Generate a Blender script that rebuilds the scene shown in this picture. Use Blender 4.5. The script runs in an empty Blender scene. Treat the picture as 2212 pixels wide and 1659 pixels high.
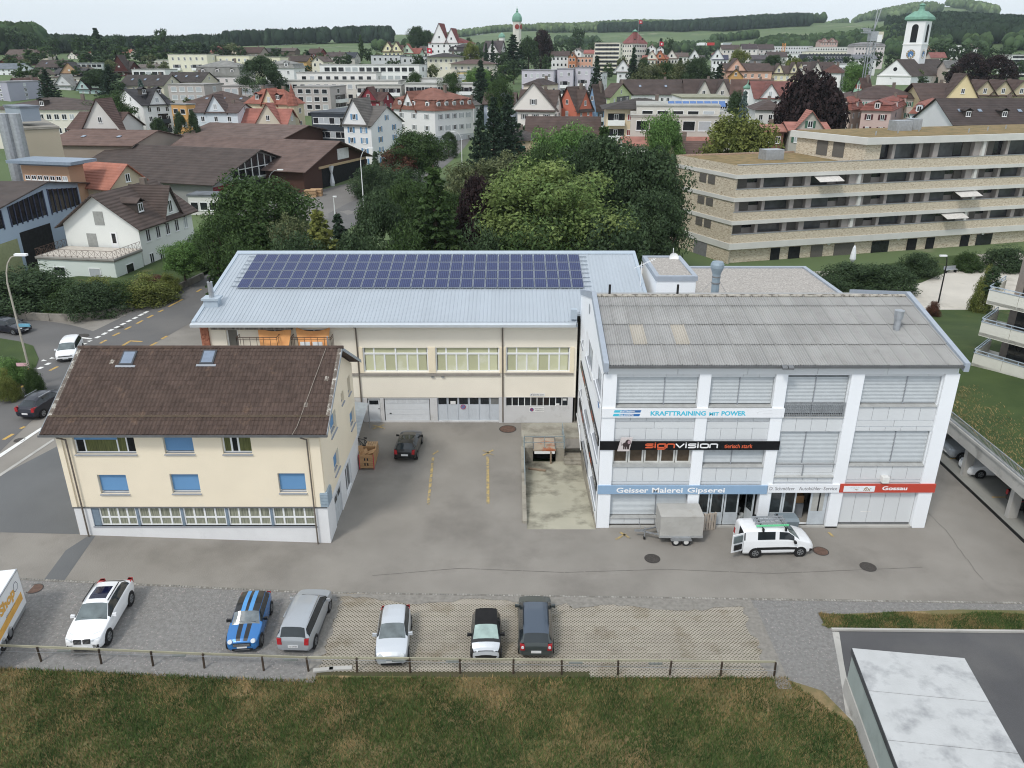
import bpy,math,random
import numpy as np
from mathutils import Vector,Matrix
R=math.radians
random.seed(7)
RNG=np.random.default_rng(7)
SC=bpy.context.scene
COL=SC.collection
# ---------------------------------------------------------------- camera, sky, sun, exposure
F,CX,CY,PITCH,CAMH=1695.0,1106.0,829.5,R(22.6),27.5   # lens measured on a 2212 px wide copy of the photograph
cam_d=bpy.data.cameras.new('camera')
cam=bpy.data.objects.new('camera',cam_d); COL.objects.link(cam)
cam.location=(0,0,CAMH); cam.rotation_euler=(R(90)-PITCH,0,0)
cam_d.sensor_fit='HORIZONTAL'; cam_d.sensor_width=36.0; cam_d.lens=36.0*F/2212.0
cam_d.clip_start=0.5; cam_d.clip_end=30000
SC.camera=cam
SUN_EL,SUN_AZ=52.0,215.0   # bright hazy day: light comes from behind the camera, a little from the left
world=bpy.data.worlds.new('World'); SC.world=world; world.use_nodes=True
wn=world.node_tree; wn.nodes.clear()
def _n(nt,t,**kw):
 n=nt.nodes.new(t)
 for k,v in kw.items():setattr(n,k,v)
 return n
sky=_n(wn,'ShaderNodeTexSky',sky_type='NISHITA',sun_disc=False,sun_elevation=R(SUN_EL),sun_rotation=R(SUN_AZ),air_density=1.0,dust_density=3.0,ozone_density=1.0,altitude=600)
hz=_n(wn,'ShaderNodeMix',data_type='RGBA'); bgn=_n(wn,'ShaderNodeBackground'); wo=_n(wn,'ShaderNodeOutputWorld')
tcw=_n(wn,'ShaderNodeTexCoord'); nzw=_n(wn,'ShaderNodeTexNoise'); mpw=_n(wn,'ShaderNodeMapping'); crw=_n(wn,'ShaderNodeMapRange')
mpw.inputs['Scale'].default_value=(1.2,1.2,6.0); nzw.inputs['Scale'].default_value=1.6; nzw.inputs['Detail'].default_value=5
crw.inputs[1].default_value=0.3; crw.inputs[2].default_value=0.75; crw.inputs[3].default_value=0.74; crw.inputs[4].default_value=0.93
wn.links.new(tcw.outputs['Generated'],mpw.inputs['Vector']); wn.links.new(mpw.outputs[0],nzw.inputs['Vector']); wn.links.new(nzw.outputs['Fac'],crw.inputs[0])
wn.links.new(crw.outputs[0],hz.inputs['Factor']); wn.links.new(sky.outputs[0],hz.inputs['A']); hz.inputs['B'].default_value=(9.1,9.75,10.5,1)   # thin high cloud over the blue
wn.links.new(hz.outputs['Result'],bgn.inputs['Color']); bgn.inputs['Strength'].default_value=0.088
wn.links.new(bgn.outputs[0],wo.inputs[0])
sun_d=bpy.data.lights.new('sun','SUN'); sun_d.energy=1.5; sun_d.angle=R(11); sun_d.color=(1.0,0.955,0.89)
sun=bpy.data.objects.new('sun',sun_d); COL.objects.link(sun)
_az=R(SUN_AZ); _d=Vector((math.sin(_az)*math.cos(R(SUN_EL)),math.cos(_az)*math.cos(R(SUN_EL)),math.sin(R(SUN_EL))))
sun.rotation_euler=_d.to_track_quat('Z','Y').to_euler(); sun.location=(-30,-40,80)
SC.view_settings.view_transform='Standard'; SC.view_settings.look='None'; SC.view_settings.gamma=1.0
SC.view_settings.use_curve_mapping=False; SC.view_settings.exposure=0.3
SC.render.engine='CYCLES'; SC.cycles.use_denoising=True; SC.cycles.filter_width=1.1
SC.cycles.max_bounces=6; SC.cycles.diffuse_bounces=3; SC.cycles.glossy_bounces=3; SC.cycles.transmission_bounces=3; SC.cycles.volume_bounces=1
SC.cycles.use_adaptive_sampling=True; SC.cycles.adaptive_threshold=0.015
# ---------------------------------------------------------------- where a sight line of the survey meets the world
def ang(py):return PITCH+math.atan((py-CY)/F)
def depth(Y,z):return Y*math.cos(PITCH)+(CAMH-z)*math.sin(PITCH)
def zat(py,Y):return CAMH-Y*math.tan(ang(py))
def atY(px,py,Y):
 z=zat(py,Y); return Vector(((px-CX)*depth(Y,z)/F,Y,z))
def spot(px,py,z=0.0):return atY(px,py,(CAMH-z)/math.tan(ang(py)))
def G(px,py,z=0.0):
 p=spot(px,py,z); return(p.x,p.y)
 # ---------------------------------------------------------------- terrain: heights by bearing (x/y) and distance
_T=[-.62,-.45,-.30,-.14,0.,.16,.33,.50,.62]
_D=[0,150,205,250,340,400,550,720,950,1150,1400,1700,2100,2500,3400,5000]
_Z=[[0,0,2.5,5,12,17,21,24,32,37,36,34,34,34,34,34],
[0,0,2.5,5,12,17,21.5,25,31,35,35,34,34,34,34,34],
[0,0,2.5,5,12,17.5,23,27,33,40,44,44,44,44,44,44],
[0,0,2.5,5,11,17,25,29,34,40,52,71,66,60,60,60],
[0,0,2.5,5,10,14,22,27,30,33,40,52,78,96,90,90],
[0,0,2.5,6,10,13,18,21,25,31,42,56,84,108,100,100],
[0,0,2.5,6,10.5,14,17,19,24,34,52,72,104,92,110,100],
[0,0,3.5,7,12.5,15.5,17,19,26,48,74,84,90,120,196,170],
[0,0,3.5,7,12.5,15.5,17,20,30,52,66,70,84,100,130,120]]
_Ta,_Da,_Za=np.array(_T),np.array(_D,float),np.array(_Z,float)
def terr(x,y):
 x=np.asarray(x,float); y=np.asarray(y,float)
 d=np.hypot(x,y)*np.sign(np.maximum(y,-1)+1e-9); d=np.clip(d,0,5000)
 t=np.clip(x/np.maximum(y,1.0),-.62,.62); t=np.where(y<1,0,t)
 ti=np.clip(np.searchsorted(_Ta,t)-1,0,len(_T)-2); di=np.clip(np.searchsorted(_Da,d)-1,0,len(_D)-2)
 a=(t-_Ta[ti])/(_Ta[ti+1]-_Ta[ti]); b=(d-_Da[di])/(_Da[di+1]-_Da[di])
 a=a*a*(3-2*a)
 z=(_Za[ti,di]*(1-a)+_Za[ti+1,di]*a)*(1-b)+(_Za[ti,di+1]*(1-a)+_Za[ti+1,di+1]*a)*b
 w=np.clip((d-900)/800,0,1)*5
 return z+w*np.sin(x*.011+1)*np.sin(y*.009)
def tz(x,y):return float(terr(x,y))
def ground_hit(px,py,d0=60.,d1=4000.):
 Y=d0
 while Y<d1:
  p=atY(px,py,Y)
  if p.z<=tz(p.x,p.y):return p
  Y*=1.004
 return None
 # ---------------------------------------------------------------- materials
_M={}
def mat(key,col,rough=.75,var=.10,scale=2.5,bump=0.,bscale=None,metal=0.,spec=.35,col2=None,coord='Object',island=0.,objr=0.,stretch=(1,1,1),detail=5,spots=None,coat=0.,alpha=1.):
 """plain surface: base colour with a soft mottling, optional second colour, piece-to-piece tint and fine relief"""
 if key in _M:return _M[key]
 m=bpy.data.materials.new(key); m.use_nodes=True; nt=m.node_tree
 b=nt.nodes['Principled BSDF']; L=nt.links.new
 b.inputs['Roughness'].default_value=rough; b.inputs['Metallic'].default_value=metal; b.inputs['Specular IOR Level'].default_value=spec
 b.inputs['Coat Weight'].default_value=coat
 tc=_n(nt,'ShaderNodeTexCoord'); mp=_n(nt,'ShaderNodeMapping'); mp.inputs['Scale'].default_value=stretch
 if coord=='World':
  ge=_n(nt,'ShaderNodeNewGeometry'); L(ge.outputs['Position'],mp.inputs['Vector'])
 else:L(tc.outputs[coord],mp.inputs['Vector'])
 nz=_n(nt,'ShaderNodeTexNoise'); nz.inputs['Scale'].default_value=scale; nz.inputs['Detail'].default_value=detail; L(mp.outputs[0],nz.inputs['Vector'])
 c=Vector(col[:3]); mix=_n(nt,'ShaderNodeMix',data_type='RGBA')
 if col2:A,B=c,Vector(col2[:3])
 else:A,B=c*(1-var),c*(1+var)
 mix.inputs['A'].default_value=(*A,1); mix.inputs['B'].default_value=(*[min(1,q)for q in B],1)
 mr=_n(nt,'ShaderNodeMapRange'); mr.inputs[1].default_value=.32; mr.inputs[2].default_value=.68
 L(nz.outputs['Fac'],mr.inputs[0]); L(mr.outputs[0],mix.inputs['Factor']); out=mix.outputs['Result']
 if spots:   # (colour, scale, threshold, width): stains of their own shape
  n2=_n(nt,'ShaderNodeTexNoise'); n2.inputs['Scale'].default_value=spots[1]; n2.inputs['Detail'].default_value=7; n2.inputs['Roughness'].default_value=.62; L(mp.outputs[0],n2.inputs['Vector'])
  m2=_n(nt,'ShaderNodeMapRange'); m2.inputs[1].default_value=spots[2]; m2.inputs[2].default_value=spots[2]+spots[3]; L(n2.outputs['Fac'],m2.inputs[0])
  x2=_n(nt,'ShaderNodeMix',data_type='RGBA'); L(m2.outputs[0],x2.inputs['Factor']); L(out,x2.inputs['A']); x2.inputs['B'].default_value=(*spots[0],1); out=x2.outputs['Result']
 if island or objr:
  hs=_n(nt,'ShaderNodeHueSaturation'); ad=_n(nt,'ShaderNodeMath',operation='ADD'); fr=_n(nt,'ShaderNodeMath',operation='FRACT')
  g2=_n(nt,'ShaderNodeNewGeometry'); oi=_n(nt,'ShaderNodeObjectInfo')
  if island:L(g2.outputs['Random Per Island'],ad.inputs[0])
  else:ad.inputs[0].default_value=0
  if objr:L(oi.outputs['Random'],ad.inputs[1])
  else:ad.inputs[1].default_value=0
  L(ad.outputs[0],fr.inputs[0]); v=max(island,objr)
  m3=_n(nt,'ShaderNodeMapRange'); m3.inputs[3].default_value=1-v; m3.inputs[4].default_value=1+v; L(fr.outputs[0],m3.inputs[0])
  L(m3.outputs[0],hs.inputs['Value']); L(out,hs.inputs['Color']); out=hs.outputs['Color']
 L(out,b.inputs['Base Color'])
 if bump:
  nb=_n(nt,'ShaderNodeTexNoise'); nb.inputs['Scale'].default_value=bscale or scale*8; nb.inputs['Detail'].default_value=4; L(mp.outputs[0],nb.inputs['Vector'])
  bp=_n(nt,'ShaderNodeBump'); bp.inputs['Strength'].default_value=bump; bp.inputs['Distance'].default_value=.05; L(nb.outputs['Fac'],bp.inputs['Height']); L(bp.outputs[0],b.inputs['Normal'])
 _M[key]=m
 return m
def glassmat(key,col=(.012,.016,.02),rough=.06):
 if key in _M:return _M[key]
 m=mat(key,col,rough=rough,var=.5,scale=.6,spec=.6); return m
def c8(r,g,b,k=1.0):
 """picture colour 0-255 to a linear reflectance"""
 f=lambda u:((u/255+.055)/1.055)**2.4 if u>10 else u/255/12.92
 q=(f(r)*k,f(g)*k,f(b)*k); l=.2126*q[0]+.7152*q[1]+.0722*q[2]
 return tuple(l+(u-l)*.86 for u in q)   # muted evenly: the dulling of haze and camera processing put into the colour
WHITE=mat('white_render',(.74,.74,.735),var=.03,scale=.35)
DARKGLASS=glassmat('dark_glass')
GALV=mat('galvanised_metal',(.42,.44,.46),rough=.42,metal=.6,var=.12,scale=3)
BLACKM=mat('black_matt',(.012,.012,.013),rough=.6,var=.2)
# ---------------------------------------------------------------- mesh building
LOC={}
def link(o):COL.objects.link(o); return o
def thing(name,loc,label,cat,rotz=0.,group=None):
 o=link(bpy.data.objects.new(name,None)); o.empty_display_size=.3
 o.location=loc; o.rotation_euler=(0,0,rotz); LOC[o.name]=Vector(loc)if rotz==0 else Vector((0,0,0))
 o['label']=label; o['category']=cat
 if group:o['group']=group
 return o
def tag(o,label,cat,group=None,kind=None):
 if label:o['label']=label
 if cat:o['category']=cat
 if group:o['group']=group
 if kind:o['kind']=kind
 return o
def root_of(o):
 while o.parent:o=o.parent
 return o
def put(name,mesh,parent=None,loc=(0,0,0),rot=(0,0,0),scale=None,world=False):
 o=link(bpy.data.objects.new(name,mesh))
 if parent is not None:
  o.parent=parent
  if world:loc=Vector(loc)-LOC[root_of(parent).name]-(Vector(parent.location)if parent.parent else Vector((0,0,0)))
 o.location=loc; o.rotation_euler=rot
 if scale:o.scale=scale
 return o
class MB:
 def __init__(s):s.v=[]; s.f=[]; s.m=[]
 def poly(s,pts,m=0):
  n=len(s.v); s.v+=[tuple(p)for p in pts]; s.f.append(tuple(range(n,n+len(pts)))); s.m.append(m); return s
 def hexa(s,b,t,m=0,cap=True):
  """solid between two polygons of equal length (b bottom, t top)"""
  n=len(s.v); k=len(b); s.v+=[tuple(p)for p in b]+[tuple(p)for p in t]
  for i in range(k):
   j=(i+1)%k; s.f.append((n+i,n+j,n+k+j,n+k+i)); s.m.append(m)
  if cap:
   s.f.append(tuple(n+i for i in range(k))[::-1]); s.m.append(m); s.f.append(tuple(n+k+i for i in range(k))); s.m.append(m)
  return s
 def box(s,x0,y0,z0,x1,y1,z1,m=0):
  return s.hexa([(x0,y0,z0),(x1,y0,z0),(x1,y1,z0),(x0,y1,z0)],[(x0,y0,z1),(x1,y0,z1),(x1,y1,z1),(x0,y1,z1)],m)
 def obox(s,o,u,v,w,m=0):
  o,u,v,w=Vector(o),Vector(u),Vector(v),Vector(w)
  b=[o,o+u,o+u+v,o+v]; return s.hexa(b,[p+w for p in b],m)
 def bar(s,a,b,w,h=None,m=0,up=(0,0,1)):
  """square bar from a to b"""
  a,b=Vector(a),Vector(b); h=h or w; d=(b-a)
  side=d.cross(Vector(up))
  if side.length<1e-6:side=d.cross(Vector((1,0,0)))
  side.normalize(); u2=side.cross(d).normalized()
  return s.obox(a-side*w/2-u2*h/2,d,side*w,u2*h,m)
 def cyl(s,a,b,r0,r1=None,n=8,m=0,cap=True):
  a,b=Vector(a),Vector(b); r1=r0 if r1 is None else r1; d=(b-a).normalized()
  u=d.orthogonal().normalized(); v=d.cross(u)
  ra=[a+(u*math.cos(i*2*math.pi/n)+v*math.sin(i*2*math.pi/n))*r0 for i in range(n)]
  rb=[b+(u*math.cos(i*2*math.pi/n)+v*math.sin(i*2*math.pi/n))*r1 for i in range(n)]
  return s.hexa(ra,rb,m,cap)
 def lathe(s,c,prof,n=12,m=0,square=0):
  c=Vector(c)
  for i in range(len(prof)-1):
   (r0,z0),(r1,z1)=prof[i],prof[i+1]
   for k in range(n):
    a0,a1=(k+.5)*2*math.pi/n,(k+1.5)*2*math.pi/n
    s.poly([c+Vector((r0*math.cos(a0),r0*math.sin(a0),z0)),c+Vector((r0*math.cos(a1),r0*math.sin(a1),z0)),c+Vector((r1*math.cos(a1),r1*math.sin(a1),z1)),c+Vector((r1*math.cos(a0),r1*math.sin(a0),z1))],m)
  return s
 def wall(s,o,ux,L,Hh,ops=(),dep=.2,m=0,mr=None):
  """wall seen from outside: o lower left corner, ux along it; openings (x0,z0,x1,z1) get reveals DEP deep"""
  o=Vector(o); ux=Vector(ux).normalized(); up=Vector((0,0,1)); nn=Vector((ux.y,-ux.x,0)); mr=m if mr is None else mr
  xs=sorted({0.,L,*[q for p in ops for q in(p[0],p[2])]}); zs=sorted({0.,Hh,*[q for p in ops for q in(p[1],p[3])]})
  for i in range(len(xs)-1):
   for j in range(len(zs)-1):
    xm,zm=(xs[i]+xs[i+1])/2,(zs[j]+zs[j+1])/2
    if any(p[0]<xm<p[2]and p[1]<zm<p[3]for p in ops):continue
    s.poly([o+ux*a+up*b for a,b in((xs[i],zs[j]),(xs[i+1],zs[j]),(xs[i+1],zs[j+1]),(xs[i],zs[j+1]))],m)
  for x0,z0,x1,z1 in ops:
   q=[o+ux*a+up*b for a,b in((x0,z0),(x1,z0),(x1,z1),(x0,z1))]; r=[p-nn*dep for p in q]
   for k in range(4):
    if k==0 and z0<=0:continue
    s.poly([q[k],r[k],r[(k+1)%4],q[(k+1)%4]],mr)
  return s
 def mesh(s,name,mats,off=None,smooth=False):
  me=bpy.data.meshes.new(name)
  v=s.v if off is None else[(p[0]-off[0],p[1]-off[1],p[2]-off[2])for p in s.v]
  me.from_pydata(v,[],s.f)
  for q in(mats if isinstance(mats,(list,tuple))else[mats]):me.materials.append(q)
  if any(s.m):me.polygons.foreach_set('material_index',s.m)
  if smooth:me.polygons.foreach_set('use_smooth',[True]*len(s.f))
  me.update(); return me
 def build(s,name,mats,parent=None,smooth=False,label=None):
  """one object; vertices were given in world coordinates unless the thing is turned (then in its own)"""
  off=None
  if parent is not None:
   off=Vector(LOC[root_of(parent).name])
  o=put(name,s.mesh(name,mats,off,smooth),parent)
  if label:o['label']=label
  return o
def npmesh(name,V,Fq,mats,mi=None,smooth=False):
 """fast mesh from arrays; Fq (n,3) or (n,4)"""
 V=np.asarray(V,np.float32); Fq=np.asarray(Fq,np.int32); n,k=Fq.shape
 me=bpy.data.meshes.new(name); me.vertices.add(len(V)); me.vertices.foreach_set('co',V.ravel())
 me.loops.add(n*k); me.loops.foreach_set('vertex_index',Fq.ravel()); me.polygons.add(n)
 me.polygons.foreach_set('loop_start',np.arange(0,n*k,k,dtype=np.int32))
 for q in(mats if isinstance(mats,(list,tuple))else[mats]):me.materials.append(q)
 if mi is not None:me.polygons.foreach_set('material_index',np.asarray(mi,np.int32))
 if smooth:me.polygons.foreach_set('use_smooth',np.ones(n,bool))
 me.update(calc_edges=True); me.validate(); return me
def sheet(name,pts,z,m,kind='structure',thick=None):
 mb=MB(); P=[(p[0],p[1],z)for p in pts]
 if thick:mb.hexa([(p[0],p[1],z-thick)for p in pts],P)
 else:mb.poly(P)
 o=mb.build(name,m); o['kind']=kind; return o
def text_mesh(body,m,width=None,height=None,bold=0.,shear=0.,space=1.,depth=.01,align='LEFT'):
 cu=bpy.data.curves.new('lettering','FONT'); cu.body=body; cu.size=1; cu.offset=bold; cu.shear=shear; cu.extrude=0; cu.space_character=space; cu.resolution_u=3
 t=bpy.data.objects.new('lettering',cu); COL.objects.link(t)
 bpy.context.view_layer.update()
 me=bpy.data.meshes.new_from_object(t.evaluated_get(bpy.context.evaluated_depsgraph_get()))
 bpy.data.objects.remove(t)
 v=np.zeros(len(me.vertices)*3); me.vertices.foreach_get('co',v); v=v.reshape(-1,3)
 mn,mx=v.min(0),v.max(0); v-=mn; sx=sy=1
 if height:sy=height/(mx[1]-mn[1]); sx=sy
 if width:sx=width/(mx[0]-mn[0]); sy=sy if height else sx
 v[:,0]*=sx; v[:,1]*=sy
 me.vertices.foreach_set('co',v.ravel()); me.materials.clear(); me.materials.append(m); me.update()
 return me
def copy_thing(root,loc,rotz=None,scale=None,label=None,group=None):
 r=root.copy(); COL.objects.link(r); r.location=loc
 if rotz is not None:r.rotation_euler=(0,0,rotz)
 if scale:r.scale=scale if isinstance(scale,(tuple,list))else(scale,)*3
 if label:r['label']=label
 if group:r['group']=group
 for ch in root.children:
  c=ch.copy(); COL.objects.link(c); c.parent=r
  for g in ch.children:
   d=g.copy(); COL.objects.link(d); d.parent=c
 return r
 # ---------------------------------------------------------------- ground
def gz(x):return.6/15.5*min(max(-x-11,0),22)   # the yard climbs gently towards the road on the left
def tg(x,y):
 d=math.hypot(x,y); return tz(x,y)+gz(x)*min(max((170-d)/50,0),1)
def spotg(px,py,lift=0.):
 z=0.
 for _ in range(6):p=spot(px,py,z); z=tg(p.x,p.y)+lift
 return spot(px,py,z)
def GG(*pts):return[(spotg(*p).x,spotg(*p).y)for p in pts]
def clipx(P,x0,x1):
 for sgn,c in((1,x0),(-1,x1)):
  Q=[]
  for i in range(len(P)):
   a,b=P[i],P[(i+1)%len(P)]; da,db=sgn*(a[0]-c),sgn*(b[0]-c)
   if da>=0:Q.append(a)
   if da*db<0:t=da/(da-db); Q.append((c,a[1]+(b[1]-a[1])*t))
  P=Q
  if len(P)<3:return[]
 return P
def add_sheet(mb,pts,lift,m=0):
 for a,b in((-500,-33),(-33,-11),(-11,500)):
  q=clipx(list(pts),a,b)
  if q:mb.poly([(x,y,gz(x)+lift)for x,y in q],m)
def gsheet(name,polys,lift,m,kind='structure'):
 mb=MB()
 for p in polys:add_sheet(mb,p,lift)
 o=mb.build(name,m); o['kind']=kind; return o
ASPH=mat('asphalt_yard',c8(141,136,128),rough=.9,var=.09,scale=.35,bump=.45,bscale=26,coord='World',detail=9,spots=(c8(120,115,108),.16,.5,.22))
ASPH_ROAD=mat('asphalt_road',c8(104,103,102),rough=.9,var=.08,scale=.2,bump=.3,bscale=20,coord='World',spots=(c8(117,114,110),.09,.5,.25))
ASPH_DARK=mat('asphalt_fresh',c8(86,86,88),rough=.88,var=.09,scale=.3,bump=.3,bscale=22,coord='World',spots=(c8(100,99,98),.18,.5,.22))
ASPH_PATCH=mat('asphalt_patch',c8(104,106,107),rough=.9,var=.07,scale=.3,bump=.3,bscale=22,coord='World')
GRAVEL=mat('gravel',c8(138,137,134),rough=.95,var=.0,scale=5.5,bump=.9,bscale=14,coord='World',col2=c8(120,118,115),spots=(c8(168,158,154),9,.58,.08))
CONCR=mat('concrete',c8(168,164,150),rough=.88,var=.12,scale=.5,bump=.25,bscale=9,coord='World',spots=(c8(120,115,103),.42,.46,.22))
CONC2=mat('concrete_pale',c8(178,176,170),rough=.88,var=.08,scale=.6,bump=.2,bscale=9,coord='World',spots=(c8(140,138,132),.8,.56,.16))
MEADOW=mat('meadow_soil',c8(128,112,74),rough=.98,var=0,scale=.3,bump=.9,bscale=5,coord='World',detail=9,col2=c8(84,98,48),spots=(c8(156,132,92),.45,.58,.1))
LAWN=mat('lawn',c8(66,84,36),rough=.97,var=0,scale=.35,bump=.8,bscale=7,coord='World',col2=c8(52,72,30),spots=(c8(112,102,60),.22,.6,.16))
FIELD=mat('land',c8(98,116,70),rough=.97,var=0,scale=.012,coord='World',col2=c8(76,98,56),spots=(c8(124,128,98),.02,.6,.05))
YELLOW=mat('yellow_road_paint',c8(196,158,72),rough=.8,var=.14,scale=6,coord='World',spots=(c8(140,128,104),2.6,.55,.14))
YELLOWW=mat('worn_yellow_paint',c8(184,158,92),rough=.85,var=.14,scale=5,coord='World',spots=(c8(128,124,115),2.2,.44,.16))
WPAINT=mat('white_road_paint',c8(226,226,222),rough=.8,var=.06,scale=6,coord='World',spots=(c8(150,148,144),3,.6,.14))
RAMPX0,RAMPX1,RAMPY0,RAMPY1=.95,5.28,42.2,53.3
# far terrain: one heightfield on a fan of bearings and distances
def build_terrain():
 ts=np.concatenate([np.linspace(-4,-.75,14),np.linspace(-.72,.72,150),np.linspace(.75,4,14)])
 ds=np.concatenate([[18,40,60,74,80,86],np.geomspace(92,5000,130)])
 th=np.arctan(ts); TT,DD=np.meshgrid(th,ds,indexing='ij')
 X,Y=DD*np.sin(TT),DD*np.cos(TT); Z=terr(X,Y)
 gzv=.6/15.5*np.clip(-X-11,0,22)*np.clip((170-DD)/50,0,1)
 Z=Z+gzv-1.7*np.clip((86-DD)/8,0,1)-.03
 n,m=X.shape; V=np.stack([X,Y,Z],-1).reshape(-1,3)
 i,j=np.meshgrid(np.arange(n-1),np.arange(m-1),indexing='ij'); a=(i*m+j).ravel()
 me=npmesh('land',V,np.stack([a,a+1,a+m+1,a+m],1)[:,::-1],FIELD,smooth=True)
 o=put('land',me); o['kind']='structure'; return o
build_terrain()
rx0,rx1,ry0,ry1=RAMPX0,RAMPX1,RAMPY0,RAMPY1
gsheet('yard_pavement',[[(-90,29),(rx0,29),(rx0,95),(-90,95)],[(rx0,29),(rx1,29),(rx1,ry0),(rx0,ry0)],[(rx0,ry1),(rx1,ry1),(rx1,95),(rx0,95)],[(rx1,29),(31.5,29),(31.5,95),(rx1,95)]],0,ASPH)
# the street: sampled along its middle line, right over the yard corner and away behind the trees
def road_strip(name,ctr,w,lift,m):
 P=[Vector((p[0],p[1]))for p in ctr]; mb=MB(); prev=None
 pts=[]
 for i in range(len(P)-1):
  for k in range(4):
   t=k/4; p0,p1,p2,p3=P[max(i-1,0)],P[i],P[i+1],P[min(i+2,len(P)-1)]
   pts.append(.5*((2*p1)+(-p0+p2)*t+(2*p0-5*p1+4*p2-p3)*t*t+(-p0+3*p1-3*p2+p3)*t**3))
 pts.append(P[-1])
 for i,p in enumerate(pts):
  d=(pts[min(i+1,len(pts)-1)]-pts[max(i-1,0)]).normalized(); s=Vector((-d.y,d.x))*w/2
  row=[]
  for k in(-1,-.5,0,.5,1):
   q=p+s*k; row.append((q.x,q.y,tg(q.x,q.y)+lift))
  if prev:
   for k in range(4):mb.poly([prev[k],prev[k+1],row[k+1],row[k]])
  prev=row
 o=mb.build(name,m); o['kind']='structure'; return o
ROADC=GG((-330,1160),(-60,918),(70,838),(180,772),(290,716),(375,671),(470,620),(600,545),(740,472),(830,422),(905,372),(962,328),(990,296),(1003,268),(1012,236),(1040,205),(1090,180))
road_strip('main_road',ROADC,8.6,.012,ASPH_ROAD)
road_strip('side_road',GG((-200,695),(0,716),(90,732),(190,770)),8.5,.008,ASPH_ROAD)
road_strip('sawmill_yard',GG((590,440),(660,448),(760,432),(850,410)),26,.006,mat('asphalt_sawmill',c8(120,117,113),rough=.9,var=.1,scale=.15,coord='World',bump=.2))
gsheet('asphalt_patch',[GG((0,1028),(128,962),(172,1154),(0,1150)),GG((82,1270),(142,1189),(190,1158),(206,1158),(184,1189),(128,1270))],.006,ASPH_PATCH)
gsheet('road_edge_line',[GG((-60,1021),(0,981),(88,924),(92,927),(0,989),(-60,1030))],.02,WPAINT)
gsheet('pavement_edge',[GG((-30,1044),(0,1024),(115,948),(118,951),(0,1030),(-30,1051))],.02,CONC2)
# road paint: each dash is a mark of its own
def mark(name,pts,m,lift=.022):
 pl=[]
 for p in pts:
  q=spotg(*p); pl.append((q.x,q.y,tg(q.x,q.y)+lift))
 o=MB().poly(pl).build(name,m); o['kind']='structure'; return o
def dash(name,a,b,w,m):
 A,B=spotg(*a),spotg(*b); d=Vector((B.x-A.x,B.y-A.y)).normalized(); s=Vector((-d.y,d.x))*w/2
 pl=[(q.x+e*s.x,q.y+e*s.y,tg(q.x,q.y)+.022)for q,e in((A,1),(A,-1),(B,-1),(B,1))]
 o=MB().poly(pl).build(name,m); o['kind']='structure'; return o
zE=lambda x,y:(x/4,387.1+y/4)
zA=lambda x,y:(x/4,718.9+y/4)
for a,b in(((430,1655),(500,1620)),((865,1420),(920,1390)),((975,1355),(1035,1328)),((1080,1300),(1132,1275)),((1180,1250),(1232,1222)),((1275,1200),(1322,1175)),((1368,1150),(1410,1130)),((1455,1103),(1575,1040)),((1700,975),(1740,950)),((1300,1440),(1355,1412)),((1397,1382),(1445,1355)),((1050,1445),(1125,1400)),((1118,1398),(1230,1405))):
 dash('lane_marking',zE(*a),zE(*b),.28,YELLOW)
for a,b in(((0,575),(215,452)),((30,925),(115,875)),((175,830),(215,812))):dash('lane_marking',zA(*a),zA(*b),.28,YELLOW)
for x,y in((1260,1152),(1218,1173),(1168,1200),(1115,1226),(1063,1253),(1010,1280),(957,1306),(903,1336),(845,1366),(415,1597),(350,1632)):
 dash('road_marking',zE(x-17,y+9),zE(x+17,y-9),.4,WPAINT)
dash('road_marking',zE(645,1362),zE(790,1381),.3,WPAINT)
for x,y in((775,1397),(733,1420),(692,1443),(450,1553),(378,1573)):
 mark('road_marking',[zE(x-26,y+2),zE(x+28,y-4),zE(x-4,y-14 if x<500 else y+10)],WPAINT)
def manhole(px,py,r,label,m):
 p=spotg(px,py); t=thing('manhole_cover',(p.x,p.y,tg(p.x,p.y)),label,'manhole cover')
 mb=MB(); mb.cyl((0,0,.004),(0,0,.016),r,r,24); put('lid',mb.mesh('lid',m),t)
 mb=MB()
 for k in range(24):
  a0,a1=k*math.pi/12,(k+1)*math.pi/12; c=lambda a,q:(q*math.cos(a),q*math.sin(a),.02)
  mb.poly([c(a0,r),c(a1,r),c(a1,r*1.12),c(a0,r*1.12)])
 put('rim',mb.mesh('rim',mat('cast_iron',(.05,.045,.042),rough=.7,var=.3)),t)
 return t
RUSTL=mat('rusty_iron',c8(104,80,68),rough=.85,var=.2,scale=4); IRON=mat('iron_lid',c8(72,68,64),rough=.75,var=.3,scale=12)
manhole(1409,1207,.42,'dark iron manhole cover with a patterned lid in front of the grey trailer',IRON)
manhole(1773,1191,.42,'brown manhole cover just ahead of the white van',RUSTL)
manhole(1875,1225,.42,'dark manhole cover in the yard below the red Gossau sign',IRON)
manhole(1097,927,.62,'brown manhole cover at the top of the courtyard by the rusty loading ramp',RUSTL)
manhole(75,1272,.4,'rusty manhole cover at the edge of the gravel beside the white box lorry',RUSTL)
manhole(174,727,.75,'dark round manhole cover in the street near the give way line',IRON)
manhole(258,708,.4,'small dark manhole cover in the bend of the road',IRON)
manhole(42,951,.35,'dark drain cover at the road edge below the dark SUV',IRON)
TAR=mat('tar_seam',c8(112,108,102),rough=.95,coord='World')
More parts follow.
